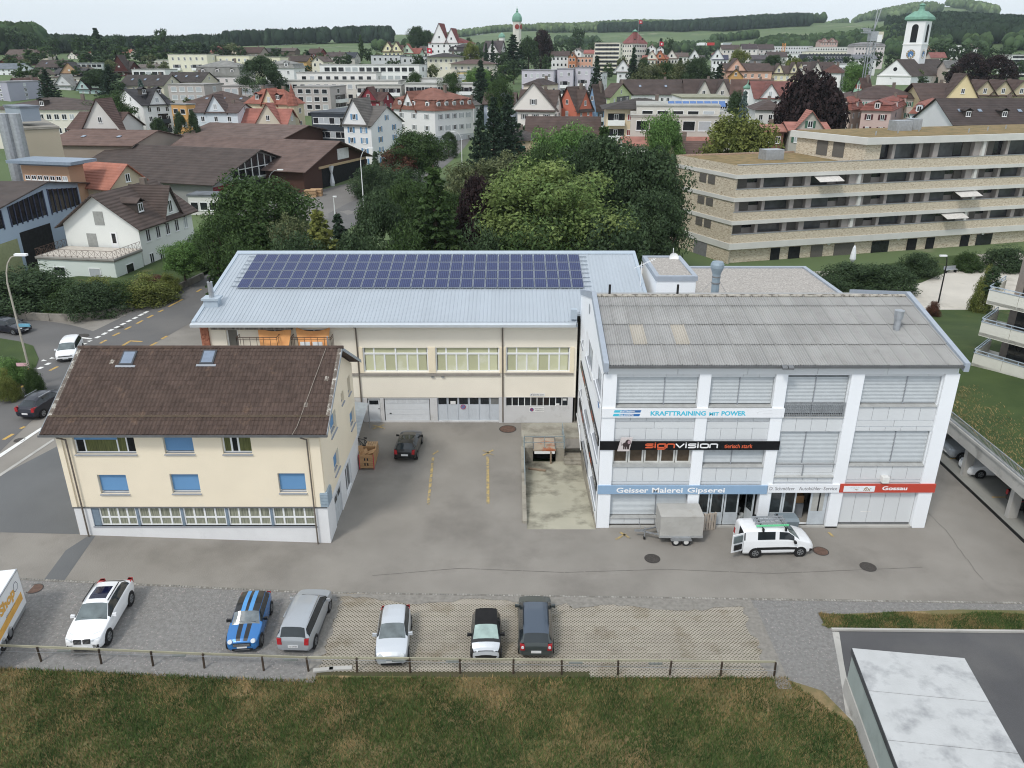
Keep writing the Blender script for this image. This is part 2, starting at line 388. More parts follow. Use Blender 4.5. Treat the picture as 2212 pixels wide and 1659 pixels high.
for P_ in([(-8,37.4),(-3,38.1),(3,37.7),(9,38.0),(15,37.6),(24,38.2)],[(26.8,37),(27.3,42),(27,48),(27.5,55)]):
 mb=MB()
 for(a,b),(c,e)in zip(P_,P_[1:]):
  n=5
  for i in range(n):
   p,q=Vector((a+(c-a)*i/n+random.uniform(-.06,.06),b+(e-b)*i/n)),Vector((a+(c-a)*(i+1)/n+random.uniform(-.06,.06),b+(e-b)*(i+1)/n)); d=(q-p).normalized()*.018; mb.poly([(p.x-d.y,p.y+d.x,gz(p.x)+.012),(p.x+d.y,p.y-d.x,gz(p.x)+.012),(q.x+d.y,q.y-d.x,gz(q.x)+.012),(q.x-d.y,q.y+d.x,gz(q.x)+.012)])
 o=mb.build('tar_seam',TAR); o['kind']='structure'
 # courtyard paint
gc=lambda x,y:(774.2+x/4,691.25+y/4)
for a,b,w in(((1118,1180),(1120,1590),.2),((645,1190),(602,1600),.18),((1075,1128),(1165,1170),.16),((1165,1124),(1075,1172),.16),((122,908),(228,940),.16),((225,906),(122,944),.16),((690,1132),(640,1165),.14)):
 dash('bay_marking',gc(*a),gc(*b),w,YELLOWW)
dash('bay_marking',(1339,1150),(1362,1164),.16,YELLOWW); dash('bay_marking',(1330,1166),(1352,1154),.14,YELLOWW); dash('bay_marking',(1790,1150),(1800,1160),.16,YELLOWW)
# parking: gravel, grass pavers, cobble row
KY0,KY1=(-33.0,36.35),(16.3,35.2)
def kerb_y(x):return KY0[1]+(x-KY0[0])/(KY1[0]-KY0[0])*(KY1[1]-KY0[1])
def fence_y(x):return 29.96+(x+22.9)/35.5*(29.45-29.96)
gsheet('gravel_parking',[[(-60,fence_y(-60)-.9),(-9.6,fence_y(-9.6)-.9),(-9.6,kerb_y(-9.6)),(-60,kerb_y(-60))],[(13.,28.4),(15.8,26.0),(16.6,32.6),(29,33.6),(32,33.6),(32,kerb_y(32)),(12.9,kerb_y(12.9))]],.008,GRAVEL)
SOIL=mat('paver_soil',c8(84,76,56),rough=1,var=.0,scale=.7,coord='World',col2=c8(70,74,40),bump=.5,bscale=10)
PAVM=mat('paver_concrete',c8(164,156,142),rough=.92,var=.08,scale=.35,coord='World',bump=.2,bscale=12,objr=.07,spots=(c8(128,115,92),.5,.52,.2))
pk=gsheet('parking_pavement',[[(-9.45,fence_y(-9.6)-.6),(12.5,fence_y(13)-.6),(12.5,kerb_y(13.)-.95),(-9.45,kerb_y(-9.6)-.7)]],.006,SOIL)
MARG=mat('gravel_margin',c8(146,142,134),rough=.95,var=0,scale=5,bump=.8,bscale=14,coord='World',col2=c8(128,124,117))
def margin(P,Q,lift):
 mb=MB()
 for a,b,c,e in zip(P,P[1:],Q[1:],Q):mb.poly([(*a,lift),(*b,lift),(*c,lift),(*e,lift)])
 o=mb.build('gravel_margin',MARG); o['kind']='structure'
xs_=np.linspace(-9.7,13.1,64); margin([(x,kerb_y(x)-.5-.22*math.sin(x*.9)-(.35 if x>3 else 0)-random.uniform(0,.22))for x in xs_],[(x,kerb_y(x)-.1)for x in xs_],.044)
ys_=np.linspace(29.0,35.1,28); margin([(-9.9,y)for y in ys_],[(-9.4+random.uniform(-.12,.16),y)for y in ys_],.04)
ys_=np.linspace(28.6,34.5,28); margin([(12.45+random.uniform(-.3,.15),y)for y in ys_],[(13.2,y)for y in ys_],.036)
PAVM=mat('paver_concrete',c8(164,156,142),rough=.92,var=.08,scale=.35,coord='World',bump=.2,bscale=12,objr=.07,spots=(c8(128,115,92),.5,.52,.2))
PAVM=mat('paver_concrete',c8(164,156,142),rough=.92,var=.08,scale=.35,coord='World',bump=.2,bscale=12,objr=.07,spots=(c8(128,115,92),.5,.52,.2))
LOC[pk.name]=Vector((0,0,0))
def paver_mesh():
 mb=MB(); a,b=.1,.1
 for i in range(3):
  for j in range(2):
   for ox,oy in((0,0),(.1,.1)):
    cx,cy=.1+i*.2+ox,.1+j*.2+oy
    o=[(cx-a,cy),(cx,cy-b),(cx+a,cy),(cx,cy+b)]; k=[(cx-.066,cy),(cx,cy-.05),(cx+.066,cy),(cx,cy+.05)]
    for q in range(4):
     r=(q+1)%4
     mb.poly([(*o[q],.03),(*o[r],.03),(*k[r],.03),(*k[q],.03)]); mb.poly([(*k[q],.03),(*k[r],.03),(*k[r],-.0),(*k[q],-.0)])
 return mb.mesh('paver',PAVM)
PV=paver_mesh(); cells=[]
y=28.9
while y<35.5:
 x=-9.5
 while x<12.6:
  if fence_y(x)-.28<y<kerb_y(x)-.6-.25*math.sin(x*.9)-(.35 if x>3 else 0):cells.append((x,y))
  x+=.6
 y+=.4
cells.sort(key=lambda c:c[1]); rest_v=[]; rest_f=[]
pv=[v.co.copy()for v in PV.vertices]; pf=[tuple(p.vertices)for p in PV.polygons]
for k,(x,y)in enumerate(cells):
 jz,jr=random.uniform(-.006,.006),random.uniform(-.012,.012)
 if k<300:put('paver',PV,pk,(x,y,jz),(0,0,jr))
 else:
  n=len(rest_v); rest_v+=[(v.x+x,v.y+y,v.z+jz)for v in pv]; rest_f+=[tuple(i+n for i in f)for f in pf]
mb=MB(); mb.v,mb.f,mb.m=rest_v,rest_f,[0]*len(rest_f); o=mb.build('paver',PAVM,pk); o['kind']='stuff'
COBM=mat('cobble_granite',c8(150,147,140),rough=.85,var=.1,scale=6,objr=.28,island=.2)
ck=gsheet('cobble_kerb',[[(-60,kerb_y(-60)-.09),(45,kerb_y(45)-.09),(45,kerb_y(45)+.09),(-60,kerb_y(-60)+.09)]],.01,mat('kerb_mortar',c8(120,116,108),rough=.95,coord='World',scale=3))
LOC[ck.name]=Vector((0,0,0))
def cobble_mesh():
 mb=MB(); mb.hexa([(-.065,-.06,0),(.065,-.06,0),(.065,.06,0),(-.065,.06,0)],[(-.05,-.045,.035),(.05,-.045,.035),(.05,.045,.035),(-.05,.045,.035)]); return mb.mesh('cobble',COBM)
CB=cobble_mesh(); x=-28.5; k=0; mb=MB()
while x<28:
 if random.random()>(.14 if x<17 else.05):
  s=random.uniform(.85,1.15); yy=kerb_y(x)+random.uniform(-.02,.02)
  if k<300:put('cobble',CB,ck,(x,yy,gz(x)+.008),(random.uniform(-.06,.06),random.uniform(-.06,.06),random.uniform(-.2,.2)),(s,random.uniform(.85,1.1),random.uniform(.6,1.3)))
  else:mb.hexa([(x-.06,yy-.06,.008),(x+.06,yy-.06,.008),(x+.06,yy+.06,.008),(x-.06,yy+.06,.008)],[(x-.05,yy-.05,.045),(x+.05,yy-.05,.045),(x+.05,yy+.05,.045),(x-.05,yy+.05,.045)])
  k+=1
 x+=.15
o=mb.build('cobble',COBM,ck); o['kind']='stuff'
# grass strip, dark driveway, kerb
gsheet('driveway',[[(16.3,12),(60,12),(60,33.0),(16.9,32.7),(16.2,30.4),(15.2,26)]],.012,ASPH_DARK)
o=MB().hexa([(16.6,32.66,.02),(44,32.2,.02),(44,32.34,.02),(16.6,32.8,.02)],[(16.6,32.66,.13),(44,32.2,.13),(44,32.34,.13),(16.6,32.8,.13)]).build('kerb_stone',CONC2); o['kind']='structure'
gsheet('grass_strip',[[(16.2,33.1),(16.8,32.78),(44,32.3),(44,33.9),(24,34.35),(17.0,33.95)]],.05,MEADOW)
gsheet('meadow',[[(-60,12),(18.5,12),(17.0,22),(15.4,26.3),(14.6,28.5),(13.2,29.2),(0,29.35),(-9.3,29.5),(-9.9,29.1),(-11,29.1),(-60,30.2)]],.02,MEADOW)
gsheet('driveway_edge',[[(15.0,26.6),(15.3,26.3),(16.3,30.3),(16.95,32.6),(16.6,32.6),(16.0,30.2)]],.016,CONC2)
# meadow and strip grass: blades by the ten thousand
def grass(name,n,area,hmin,hmax,m,dens=None,w=.018):
 P=[]
 x0,y0,x1,y1=area
 while sum(len(p)for p in P)<n:
  q=np.stack([RNG.uniform(x0,x1,n),RNG.uniform(y0,y1,n)],1)
  P.append(q[dens(q[:,0],q[:,1])])
 q=np.concatenate(P)[:n]; n=len(q)
 a=RNG.uniform(0,6.283,n); h=RNG.uniform(hmin,hmax,n); lean=RNG.uniform(.2,.9,n)*h; la=RNG.uniform(0,6.283,n); ww=RNG.uniform(.6,1.4,n)*w
 z=.6/15.5*np.clip(-q[:,0]-11,0,22)+.02
 V=np.zeros((n,3,3)); dx,dy=np.cos(a)*ww,np.sin(a)*ww
 V[:,0]=np.stack([q[:,0]-dx,q[:,1]-dy,z],1); V[:,1]=np.stack([q[:,0]+dx,q[:,1]+dy,z],1)
 V[:,2]=np.stack([q[:,0]+np.cos(la)*lean,q[:,1]+np.sin(la)*lean,z+h],1)
 o=put(name,npmesh(name,V.reshape(-1,3),np.arange(n*3).reshape(-1,3),m)); o['kind']='stuff'; return o
GRASSG=mat('grass_green',c8(84,106,46),rough=.8,var=0,scale=.5,coord='World',col2=c8(56,84,34),island=.4,spec=.2)
GRASSY=mat('grass_dry',c8(168,142,90),rough=.9,var=0,scale=.6,coord='World',col2=c8(132,114,70),island=.4,spec=.15)
_ph=RNG.uniform(0,6.28,12)
def patch(x,y):return(np.sin(x*.55+_ph[0]+1.3*np.sin(y*.5+_ph[1]))+np.sin(y*.9+_ph[2]+np.sin(x*.8))+.8*np.sin(x*1.7+y*1.1+_ph[3])+.7*np.sin(x*2.9-y*2.3+_ph[4]))/3.5
def meadow_in(x,y):
 lim=np.where(x>13.2,29.2-(x-13.2)*1.45,29.2+.15*(x>-9.6)+np.clip(-x-11,0,22)*.018); return(y<lim)&(y>19)&(x<17.2-np.clip(22-y,0,9)*-.12)
grass('grass',150000,(-25.5,19.5,18,30),.06,.26,GRASSG,lambda x,y:meadow_in(x,y)&(patch(x,y)+.35*(np.abs(y-26.8)<1.2)+RNG.normal(0,.5,len(x))>-.12))
grass('dry_grass',105000,(-25.5,19.5,18,30.3),.05,.22,GRASSY,lambda x,y:meadow_in(x,y)&(patch(x,y)-.3*(np.abs(y-28.6)<.8)+RNG.normal(0,.55,len(x))<.0),w=.013)
strip_in=lambda x,y:(y>32.85-(x-16.8)*.0165)&(y<34.0+.12*np.sin(x*1.3))
grass('strip_grass',16000,(16.4,32.3,32,34.4),.06,.2,GRASSG,lambda x,y:strip_in(x,y)&(patch(x*1.5,y*2)+RNG.normal(0,.3,len(x))>-.1))
grass('dry_strip_grass',13000,(16.4,32.3,32,34.4),.06,.2,GRASSY,lambda x,y:strip_in(x,y)&(patch(x*1.5,y*2)+RNG.normal(0,.3,len(x))<.05),w=.014)
# wooden rail fence along the parking
WOODW=mat('weathered_rail',c8(160,156,132),rough=.9,var=.12,scale=3,stretch=(.4,6,6),objr=.08); WOODP=mat('dark_post_wood',c8(70,58,46),rough=.92,var=.25,scale=5,stretch=(3,3,.6),objr=.15)
fp=[87,217,329,440,568.6,666,771,886,994.5,1108.8,1213,1334,1445,1554,1669]
fx=[(p-CX)*(depth(29.8,.3))/F for p in fp]
fx=[-32.5,-29.4,-26.2]+fx
fe=thing('rail_fence',(fx[9],fence_y(fx[9]),gz(fx[9])),'long low fence of weathered rails on dark posts between the parked cars and the meadow','fence')
for x in fx:
 l=random.uniform(-.04,.04); y=fence_y(x); z=gz(x)
 MB().cyl((x,y,z-.1),(x+l,y+random.uniform(-.03,.03),z+.86),.055,.05,7).build('post',WOODP,fe)
for i in range(0,len(fx)-1,2):
 a,b=fx[i],fx[min(i+2,len(fx)-1)]
 MB().bar((a+.01,fence_y(a)+.085,gz(a)+.8+random.uniform(-.015,.015)),(b-.01,fence_y(b)+.085,gz(b)+.8+random.uniform(-.015,.015)),.05,.11).build('rail',WOODW,fe)
MB().bar((fx[0],fence_y(fx[0])-.07,gz(fx[0])+.42),(fx[-1],fence_y(fx[-1])-.07,.42),.012,.012).build('wire',GALV,fe)
SIGNP=mat('grey_plate',c8(120,126,122),rough=.7,var=.1)
for px in(252,700,1137,1560,1770,2250,2560,3540):
 q=px*.553; x=(q-CX)*depth(29.8,.8)/F; MB().box(x-.35,fence_y(x)-.02,gz(x)+.66,x+.3,fence_y(x)+.045,gz(x)+.74).build('name_plate',SIGNP,fe)
for px,py,w,a,lab in((1024*.25+442.4,1216.6+930/4,.95,.12,'pale concrete kerb slab lying loose in the grass, the left of two'),(1175*.25+442.4,1216.6+917/4,1.1,.05,'grey concrete kerb slab lying loose in the grass, the right of two')):
 p=spotg(px,py); o=MB().box(-w/2,-.12,0,w/2,.12,.09).build('kerb_slab',CONC2); o.location=(p.x,p.y,.02); o.rotation_euler=(0,0,a); tag(o,lab,'slab','loose kerb slabs')
 # ================================================================ buildings round the yard
CREAM=mat('cream_render',c8(240,226,198),rough=.9,var=.03,scale=.4,bump=.15,bscale=40,coord='World',spots=(c8(232,224,205),.35,.6,.2))
CREAM2=mat('pale_cream_render',c8(242,234,216),rough=.9,var=.03,scale=.4,bump=.1,bscale=40,coord='World')
PLINTH=mat('white_plinth',c8(226,227,228),rough=.85,var=.04,scale=.8,coord='World',spots=(c8(200,200,198),.7,.6,.2))
FRAMEW=mat('white_frame',c8(238,240,240),rough=.5,var=.02); SILL=mat('grey_sill',c8(150,155,162),rough=.5,var=.06,scale=2)
BLUEBL=mat('blue_blind',c8(92,146,194),rough=.6,var=.05,scale=.4); CURTAIN=mat('olive_curtain',c8(112,116,62),rough=.95,var=0,scale=5,stretch=(3,1,.15),col2=c8(70,74,40))
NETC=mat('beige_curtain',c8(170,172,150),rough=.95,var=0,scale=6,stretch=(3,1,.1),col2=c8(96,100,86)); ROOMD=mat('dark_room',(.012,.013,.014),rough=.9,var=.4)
TILE=mat('brown_tile',c8(84,68,60),rough=.9,var=.12,scale=1.1,coord='World',island=.16,objr=.16,bump=.3,bscale=18,spots=(c8(116,92,74),.8,.6,.16))
TILEL=mat('lichen_tile',c8(120,110,100),rough=.95,var=.2,scale=3,coord='World',island=.2,spots=(c8(186,182,172),3,.52,.1))
GUTTER=mat('zinc_gutter',c8(128,130,132),rough=.45,metal=.5,var=.12,scale=2); PIPE=mat('brown_pipe',c8(118,108,98),rough=.55,metal=.3,var=.1)
SLATB=mat('aluminium_slat',c8(196,202,204),rough=.45,metal=.25,var=.04); SLATG=mat('slat_gap',c8(104,110,114),rough=.7)
def glazed(parent,x0,z0,x1,z1,y,fr=.07,mulls=(),trans=None,m=FRAMEW,back=None,name='window',gm=None,axis='x',bar=.07):
 """window set in an opening of a wall that runs along x at depth y (axis 'x') or along y at x=y (axis 'y', seen from +x)"""
 T=(lambda a,d,z:(a,y+d,z))if axis=='x' else((lambda a,d,z:(y-d,a,z))if axis=='y' else(lambda a,d,z:(y+d,a,z)))
 def bx(mb,a0,d0,b0,a1,d1,b1,mm=0):
  mb.hexa([T(a0,d0,b0),T(a1,d0,b0),T(a1,d1,b0),T(a0,d1,b0)],[T(a0,d0,b1),T(a1,d0,b1),T(a1,d1,b1),T(a0,d1,b1)],mm)
 mb=MB()
 bx(mb,x0,0,z0,x0+fr,.06,z1); bx(mb,x1-fr,0,z0,x1,.06,z1); bx(mb,x0+fr,0,z0,x1-fr,.06,z0+fr); bx(mb,x0+fr,0,z1-fr,x1-fr,.06,z1)
 for q in mulls:bx(mb,q-bar/2,.003,z0+fr,q+bar/2,.06,z1-fr)
 if trans:bx(mb,x0+fr,.006,trans-bar/2,x1-fr,.058,trans+bar/2)
 w=mb.build(name,m,parent)
 mb=MB(); ed=[x0+fr,*sorted(mulls),x1-fr]
 for i in range(len(ed)-1):
  mb=MB(); a,b=ed[i]+(bar/2 if i else 0),ed[i+1]-(bar/2 if i<len(ed)-2 else 0)
  if trans:
   mb.poly([T(a,.04,z0+fr),T(b,.04,z0+fr),T(b,.04,trans-bar/2),T(a,.04,trans-bar/2)]); mb.poly([T(a,.04,trans+bar/2),T(b,.04,trans+bar/2),T(b,.04,z1-fr),T(a,.04,z1-fr)])
  else:mb.poly([T(a,.04,z0+fr),T(b,.04,z0+fr),T(b,.04,z1-fr),T(a,.04,z1-fr)])
  mb.build('pane',(gm[i%len(gm)]if isinstance(gm,list)else gm)or DARKGLASS,w)
 return w
def slats(parent,x0,z0,x1,z1,y,pitch=.09,m=SLATB,name='blind',axis='x',tilt=.05):
 T=(lambda a,d,z:(a,y+d,z))if axis=='x' else((lambda a,d,z:(y-d,a,z))if axis=='y' else(lambda a,d,z:(y+d,a,z)))
 mb=MB(); n=max(1,int((z1-z0)/pitch))
 for k in range(n):
  z=z0+k*pitch
  mb.poly([T(x0,0,z),T(x1,0,z),T(x1,tilt,z+pitch*.86),T(x0,tilt,z+pitch*.86)])
 mb.poly([T(x0,tilt+.03,z0),T(x1,tilt+.03,z0),T(x1,tilt+.03,z1),T(x0,tilt+.03,z1)],1)
 o=mb.build(name,[m,SLATG],parent); return o
 # ---------------------------------------------------------------- yellow house
yh=thing('yellow_house',(-18.85,45.5,0),'cream yellow house with dark brown tiled roof and blue roller blinds facing the parking','house')
X0,X1,Y0,Y1,EZ,RZ=-26.35,-11.1,40.68,50.6,7.62,10.83; RY=45.8
up_ops=[(-25.45,6.14,-21.88,7.34),(-20.22,6.16,-18.5,7.36),(-16.83,6.16,-15.14,7.36),(-24.5,3.48,-22.8,4.76),(-20.22,3.52,-18.53,4.8),(-13.84,3.55,-12.23,4.86)]
low_ops=[(-25.35,1.22,-11.85,2.5)]
mb=MB(); mb.wall((X0,Y0,2.56),(1,0,0),X1-X0,EZ-2.56,[(a-X0,b-2.56,c-X0,d-2.56)for a,b,c,d in up_ops],.28)
rops=[(48.8,6.33,49.7,7.55),(46.65,6.6,47.48,7.35),(43.2,5.92,44.85,7.2),(48.7,3.75,50.15,4.97),(43.2,3.25,44.65,4.58)]
mb.wall((X1,Y0,2.56),(0,1,0),Y1-Y0,EZ-2.56,[(a-Y0,b-2.56,c-Y0,d-2.56)for a,b,c,d in rops],.3)
mb.poly([(X1,Y0,EZ),(X1,Y1,EZ),(X1,Y1,8.0),(X1,RY,RZ-.18)])
mb.poly([(X0,Y1,0),(X0,Y0,0),(X0,Y0,EZ),(X0,RY,RZ-.18),(X0,Y1,EZ)]); mb.poly([(X1,Y1,0),(X0,Y1,0),(X0,Y1,EZ),(X1,Y1,EZ)])
mb.box(X1-.62,Y0-.1,2.62,X1-.04,Y0-.003,EZ-.4); mb.box(X0+.0,Y0-.1,2.62,X0+.3,Y0-.003,EZ-.4)
mb.build('wall',CREAM,yh)
mb=MB(); P0=-.3
mb.wall((X0,Y0,P0),(1,0,0),X1-X0,2.56-P0,[(a-X0,b-P0,c-X0,d-P0)for a,b,c,d in low_ops],.2)
mb.wall((X1,Y0,P0),(0,1,0),Y1-Y0,2.56-P0,[(42.5-Y0,.3,44.5-Y0,2.2-P0),(45.9-Y0,.5,47.7-Y0,2.2-P0)],.12)
mb.build('plinth',PLINTH,yh)
MB().box(X0-.05,Y0-.05,2.5,X1+.0,Y0-.003,2.585).build('ledge',GUTTER,yh)
w=glazed(yh,-25.45,6.14,-21.88,7.34,Y0+.2,mulls=(-24.9,-23.0,-22.45),gm=[ROOMD,CURTAIN,CURTAIN,ROOMD])
MB().box(-25.43,Y0+.16,7.0,-22.95,Y0+.19,7.34).build('blind',BLUEBL,yh)
w=glazed(yh,-16.83,6.16,-15.14,7.36,Y0+.2,mulls=(-16.35,-15.95),bar=.1,gm=[CURTAIN,ROOMD,CURTAIN])
for a,b,c,d in(up_ops[1],up_ops[3],up_ops[4],up_ops[5]):
 glazed(yh,a,b,c,d,Y0+.22,gm=DARKGLASS); mb=MB()
 for k in range(22):mb.poly([(a+.03,Y0+.17,b+.14+k*(d-b-.14)/22),(c-.03,Y0+.17,b+.14+k*(d-b-.14)/22),(c-.03,Y0+.182,b+.14+(k+.97)*(d-b-.14)/22),(a+.03,Y0+.182,b+.14+(k+.97)*(d-b-.14)/22)])
 mb.build('blind',BLUEBL,yh)
for a,b,c,d in up_ops:MB().hexa([(a-.04,Y0-.09,b-.08),(c+.04,Y0-.09,b-.08),(c+.04,Y0+.2,b-.03),(a-.04,Y0+.2,b-.03)],[(a-.04,Y0-.09,b-.04),(c+.04,Y0-.09,b-.04),(c+.04,Y0+.2,b+.03),(a-.04,Y0+.2,b+.03)]).build('sill',SILL,yh)
for a,b,c,d in rops:
 glazed(yh,a,b,c,d,X1-.24,axis='y',mulls=((a+c)/2,)if c-a>1 else(),gm=DARKGLASS)
 MB().hexa([(X1+.08,a-.04,b-.1),(X1+.08,c+.04,b-.1),(X1-.22,c+.04,b-.03),(X1-.22,a-.04,b-.03)],[(X1+.08,a-.04,b-.05),(X1+.08,c+.04,b-.05),(X1-.22,c+.04,b+.03),(X1-.22,a-.04,b+.03)]).build('sill',SILL,yh)
 if c-a>1.2:MB().box(X1-.2,a+.05,b+.25,X1-.17,c-.05,d).build('blind',BLUEBL,yh)
BLUEP=mat('blue_grey_post',c8(122,140,156),rough=.6)
px=np.linspace(-25.35,-11.85,6)
for k in range(5):
 a,b=px[k]+(.42 if k==0 else.1),px[k+1]-.05
 ml=[a+(b-a)*q/4 for q in(1,2,3)]
 glazed(yh,a,1.22,b,2.5,Y0+.12,mulls=ml,trans=1.78,bar=.1,fr=.08,gm=NETC)
 MB().box(px[k]-(0 if k==0 else.05),Y0+.06,1.22,a,Y0+.2,2.5).build('mullion',BLUEP,yh)
MB().box(-25.4,Y0-.05,1.15,-11.8,Y0+.12,1.22).build('sill',SILL,yh)
d=MB(); d.box(X1-.1,42.55,0,X1-.06,43.46,2.15); d.box(X1-.1,43.5,0,X1-.06,44.45,2.15); dr=d.build('door',mat('pale_grey_door',c8(196,202,206),rough=.6),yh)
MB().box(X1-.06,42.68,1.5,X1-.05,43.34,1.9).build('pane',DARKGLASS,dr); MB().box(X1-.06,43.62,1.5,X1-.05,44.3,1.9).build('pane',DARKGLASS,dr)
glazed(yh,45.9,.2,47.7,2.2,X1-.1,axis='y',mulls=(46.8,),gm=DARKGLASS,name='door')
LOUV=mat('grey_blue_louvre',c8(150,168,180),rough=.6); mb=MB()
mb.box(X1-.32,Y0-.14,2.64,X1+.1,Y0+.9,3.6)
for k in range(9):mb.box(X1-.34,Y0-.17,2.66+k*.1,X1+.13,Y0+.92,2.72+k*.1)
mb.build('vent',LOUV,yh)
# roof: tiles one by one in the lower courses, joined above
OX0,OX1,EY=-26.9,-10.55,40.14; se=Vector((0,RY-EY,RZ+.05-7.68)); sl=se.length; sd=se.normalized(); nrm=Vector((0,-sd.z,sd.y))
rb=MB(); rb.hexa([(OX0+.05,EY+.05,7.56),(OX1-.05,EY+.05,7.56),(OX1-.05,RY,RZ-.1),(OX0+.05,RY,RZ-.1)],[(OX0+.05,EY+.05,7.66),(OX1-.05,EY+.05,7.66),(OX1-.05,RY,RZ+.02),(OX0+.05,RY,RZ+.02)])
rb.hexa([(OX0+.05,RY,RZ-.1),(OX1-.05,RY,RZ-.1),(OX1-.05,51.2,7.86),(OX0+.05,51.2,7.86)],[(OX0+.05,RY,RZ+.04),(OX1-.05,RY,RZ+.04),(OX1-.05,51.2,8.02),(OX0+.05,51.2,8.02)])
roof=rb.build('roof',TILE,yh)
NC,NR=70,20; tw=(OX1-OX0)/NC; tl=sl/NR
def tile_vf():
 pr=[(0,.012),(.06,.05),(.12,.05),(.17,.012),(tw,.012)]; v=[]; f=[]
 for q in(0,1):
  for x,h in pr:v.append((x,-.03 if q==0 else tl,h+(.022 if q==0 else-.004)))
 for x,h in pr:v.append((x,-.03,h-.03))
 for i in range(4):f+=[(i,i+1,i+6,i+5),(10+i,11+i,i+1,i)]
 return v,f
tv,tf=tile_vf(); rot=Matrix(((1,0,0),(0,sd.y,-sd.z),(0,sd.z,sd.y)))
mb=MB(); mb.v=[tuple(rot@Vector(p))for p in tv]; mb.f=tf; mb.m=[0]*len(tf); TM=mb.mesh('tile',TILE)
sv,sf,sm=[],[],[]
for r in range(NR):
 for c in range(NC):
  o=Vector((OX0+c*tw,EY,7.68))+sd*(r*tl)+nrm*.0
  if(20.5<(c+.5)*tw*10/2.335<1 or False):continue
  if r<4 and r*NC+c<290:put('tile',TM,yh,o+Vector((0,0,random.uniform(-.006,.006))),(random.uniform(-.012,.012),0,random.uniform(-.012,.012)),world=True)
  else:
   n=len(sv); j=random.uniform(-.007,.007); edge=c<1 or c>NC-2 or(random.random()<.002)
   sv+=[tuple(rot@Vector(p)+o+Vector((0,0,j)))for p in tv]; sf+=[tuple(i+n for i in f)for f in tf]; sm+=[1 if edge else 0]*len(tf)
mb=MB(); mb.v,mb.f,mb.m=sv,sf,sm; o=mb.build('tile',[TILE,TILEL],yh); o['kind']='stuff'
TC=MB(); TC.cyl((0,0,0),(.44,0,.02),.13,.115,8); RT=TC.mesh('ridge_tile',TILE); k=0
x=OX0
while x<OX1-.3:put('ridge_tile',RT,yh,(x,RY,RZ+.06),world=True); x+=.4
VG=mat('verge_board',c8(150,158,164),rough=.6)
for q in(OX0-.03,OX1):MB().hexa([(q,EY,7.5),(q+.03,EY,7.5),(q+.03,RY,RZ-.14),(q,RY,RZ-.14)],[(q,EY,7.74),(q+.03,EY,7.74),(q+.03,RY,RZ+.08),(q,RY,RZ+.08)]).build('verge',VG,yh); MB().hexa([(q,RY,RZ-.14),(q+.03,RY,RZ-.14),(q+.03,51.2,7.8),(q,51.2,7.8)],[(q,RY,RZ+.08),(q+.03,RY,RZ+.08),(q+.03,51.2,8.02),(q,51.2,8.02)]).build('verge',VG,yh)
mb=MB(); mb.hexa([(OX0-.05,EY-.16,7.56),(OX1+.05,EY-.16,7.56),(OX1+.05,EY+.02,7.54),(OX0-.05,EY+.02,7.54)],[(OX0-.05,EY-.18,7.7),(OX1+.05,EY-.18,7.7),(OX1+.05,EY+.02,7.64),(OX0-.05,EY+.02,7.64)]); mb.build('gutter',GUTTER,yh)
MB().box(X0,EY,7.5,X1,Y0+.02,7.56).build('soffit',mat('soffit',c8(150,156,164),rough=.8),yh)
for x,top in((-25.75,7.5),(-11.85,7.5)):
 mb=MB(); mb.cyl((x-.2,EY-.08,7.5),(x,Y0-.15,7.15),.05,n=6); mb.cyl((x,Y0-.15,7.15),(x,Y0-.15,-.1),.05,n=6); mb.build('downpipe',PIPE,yh)
mb=MB(); zg=7.68+sd.z*1.15; yg=EY+sd.y*1.15
mb.bar((OX0+.2,yg-.06,zg+.2),(OX1-.1,yg-.06,zg+.2),.03); mb.bar((OX0+.2,yg-.03,zg+.11),(OX1-.1,yg-.03,zg+.11),.03)
x=OX0+.5
while x<OX1:mb.bar((x,yg,zg+.0),(x,yg-.07,zg+.25),.035); x+=.7
mb.build('snow_guard',mat('snow_guard_metal',c8(128,112,92),rough=.6,metal=.4),yh)
for px0,py0 in((278,775),(451,773)):
 for _ in range(1):
  Yv=45.0; p=atY(px0,py0,Yv)
  for it in range(8):
   Yv=EY+(p.z-7.68)*sd.y/sd.z; p=atY(px0,py0,Yv)
 u=Vector((1,0,0)); c=p
 mb=MB(); mb.obox(c-u*.42-sd*.55+nrm*.03,u*.84,sd*1.1,nrm*.1); sk=mb.build('skylight',mat('skylight_frame',c8(70,74,80),rough=.5),yh)
 MB().poly([c+u*a+sd*b+nrm*.14 for a,b in((-.33,-.45),(.33,-.45),(.33,.45),(-.33,.45))]).build('pane',mat('sky_glass',c8(120,136,156),rough=.08,var=.1,spec=.8),sk)
 MB().obox(c-u*.6-sd*.72+nrm*.05,u*1.2,sd*.16,nrm*.03).build('flashing',SILL,sk)
mb=MB(); pts=[(-11.5,45.75,RZ+.1),(-11.9,43.0,9.45),(-12.3,40.5,8.0),(-12.5,40.0,7.7)]
for a,b in zip(pts,pts[1:]):mb.bar(a,b,.025)
mb.build('cable',mat('cable_grey',c8(150,140,128),rough=.8),yh)
ch=MB(); ch.cyl((-11.7,47,8.2),(-11.7,47,11.2),.05,n=6); ch.build('mast',GALV,yh)
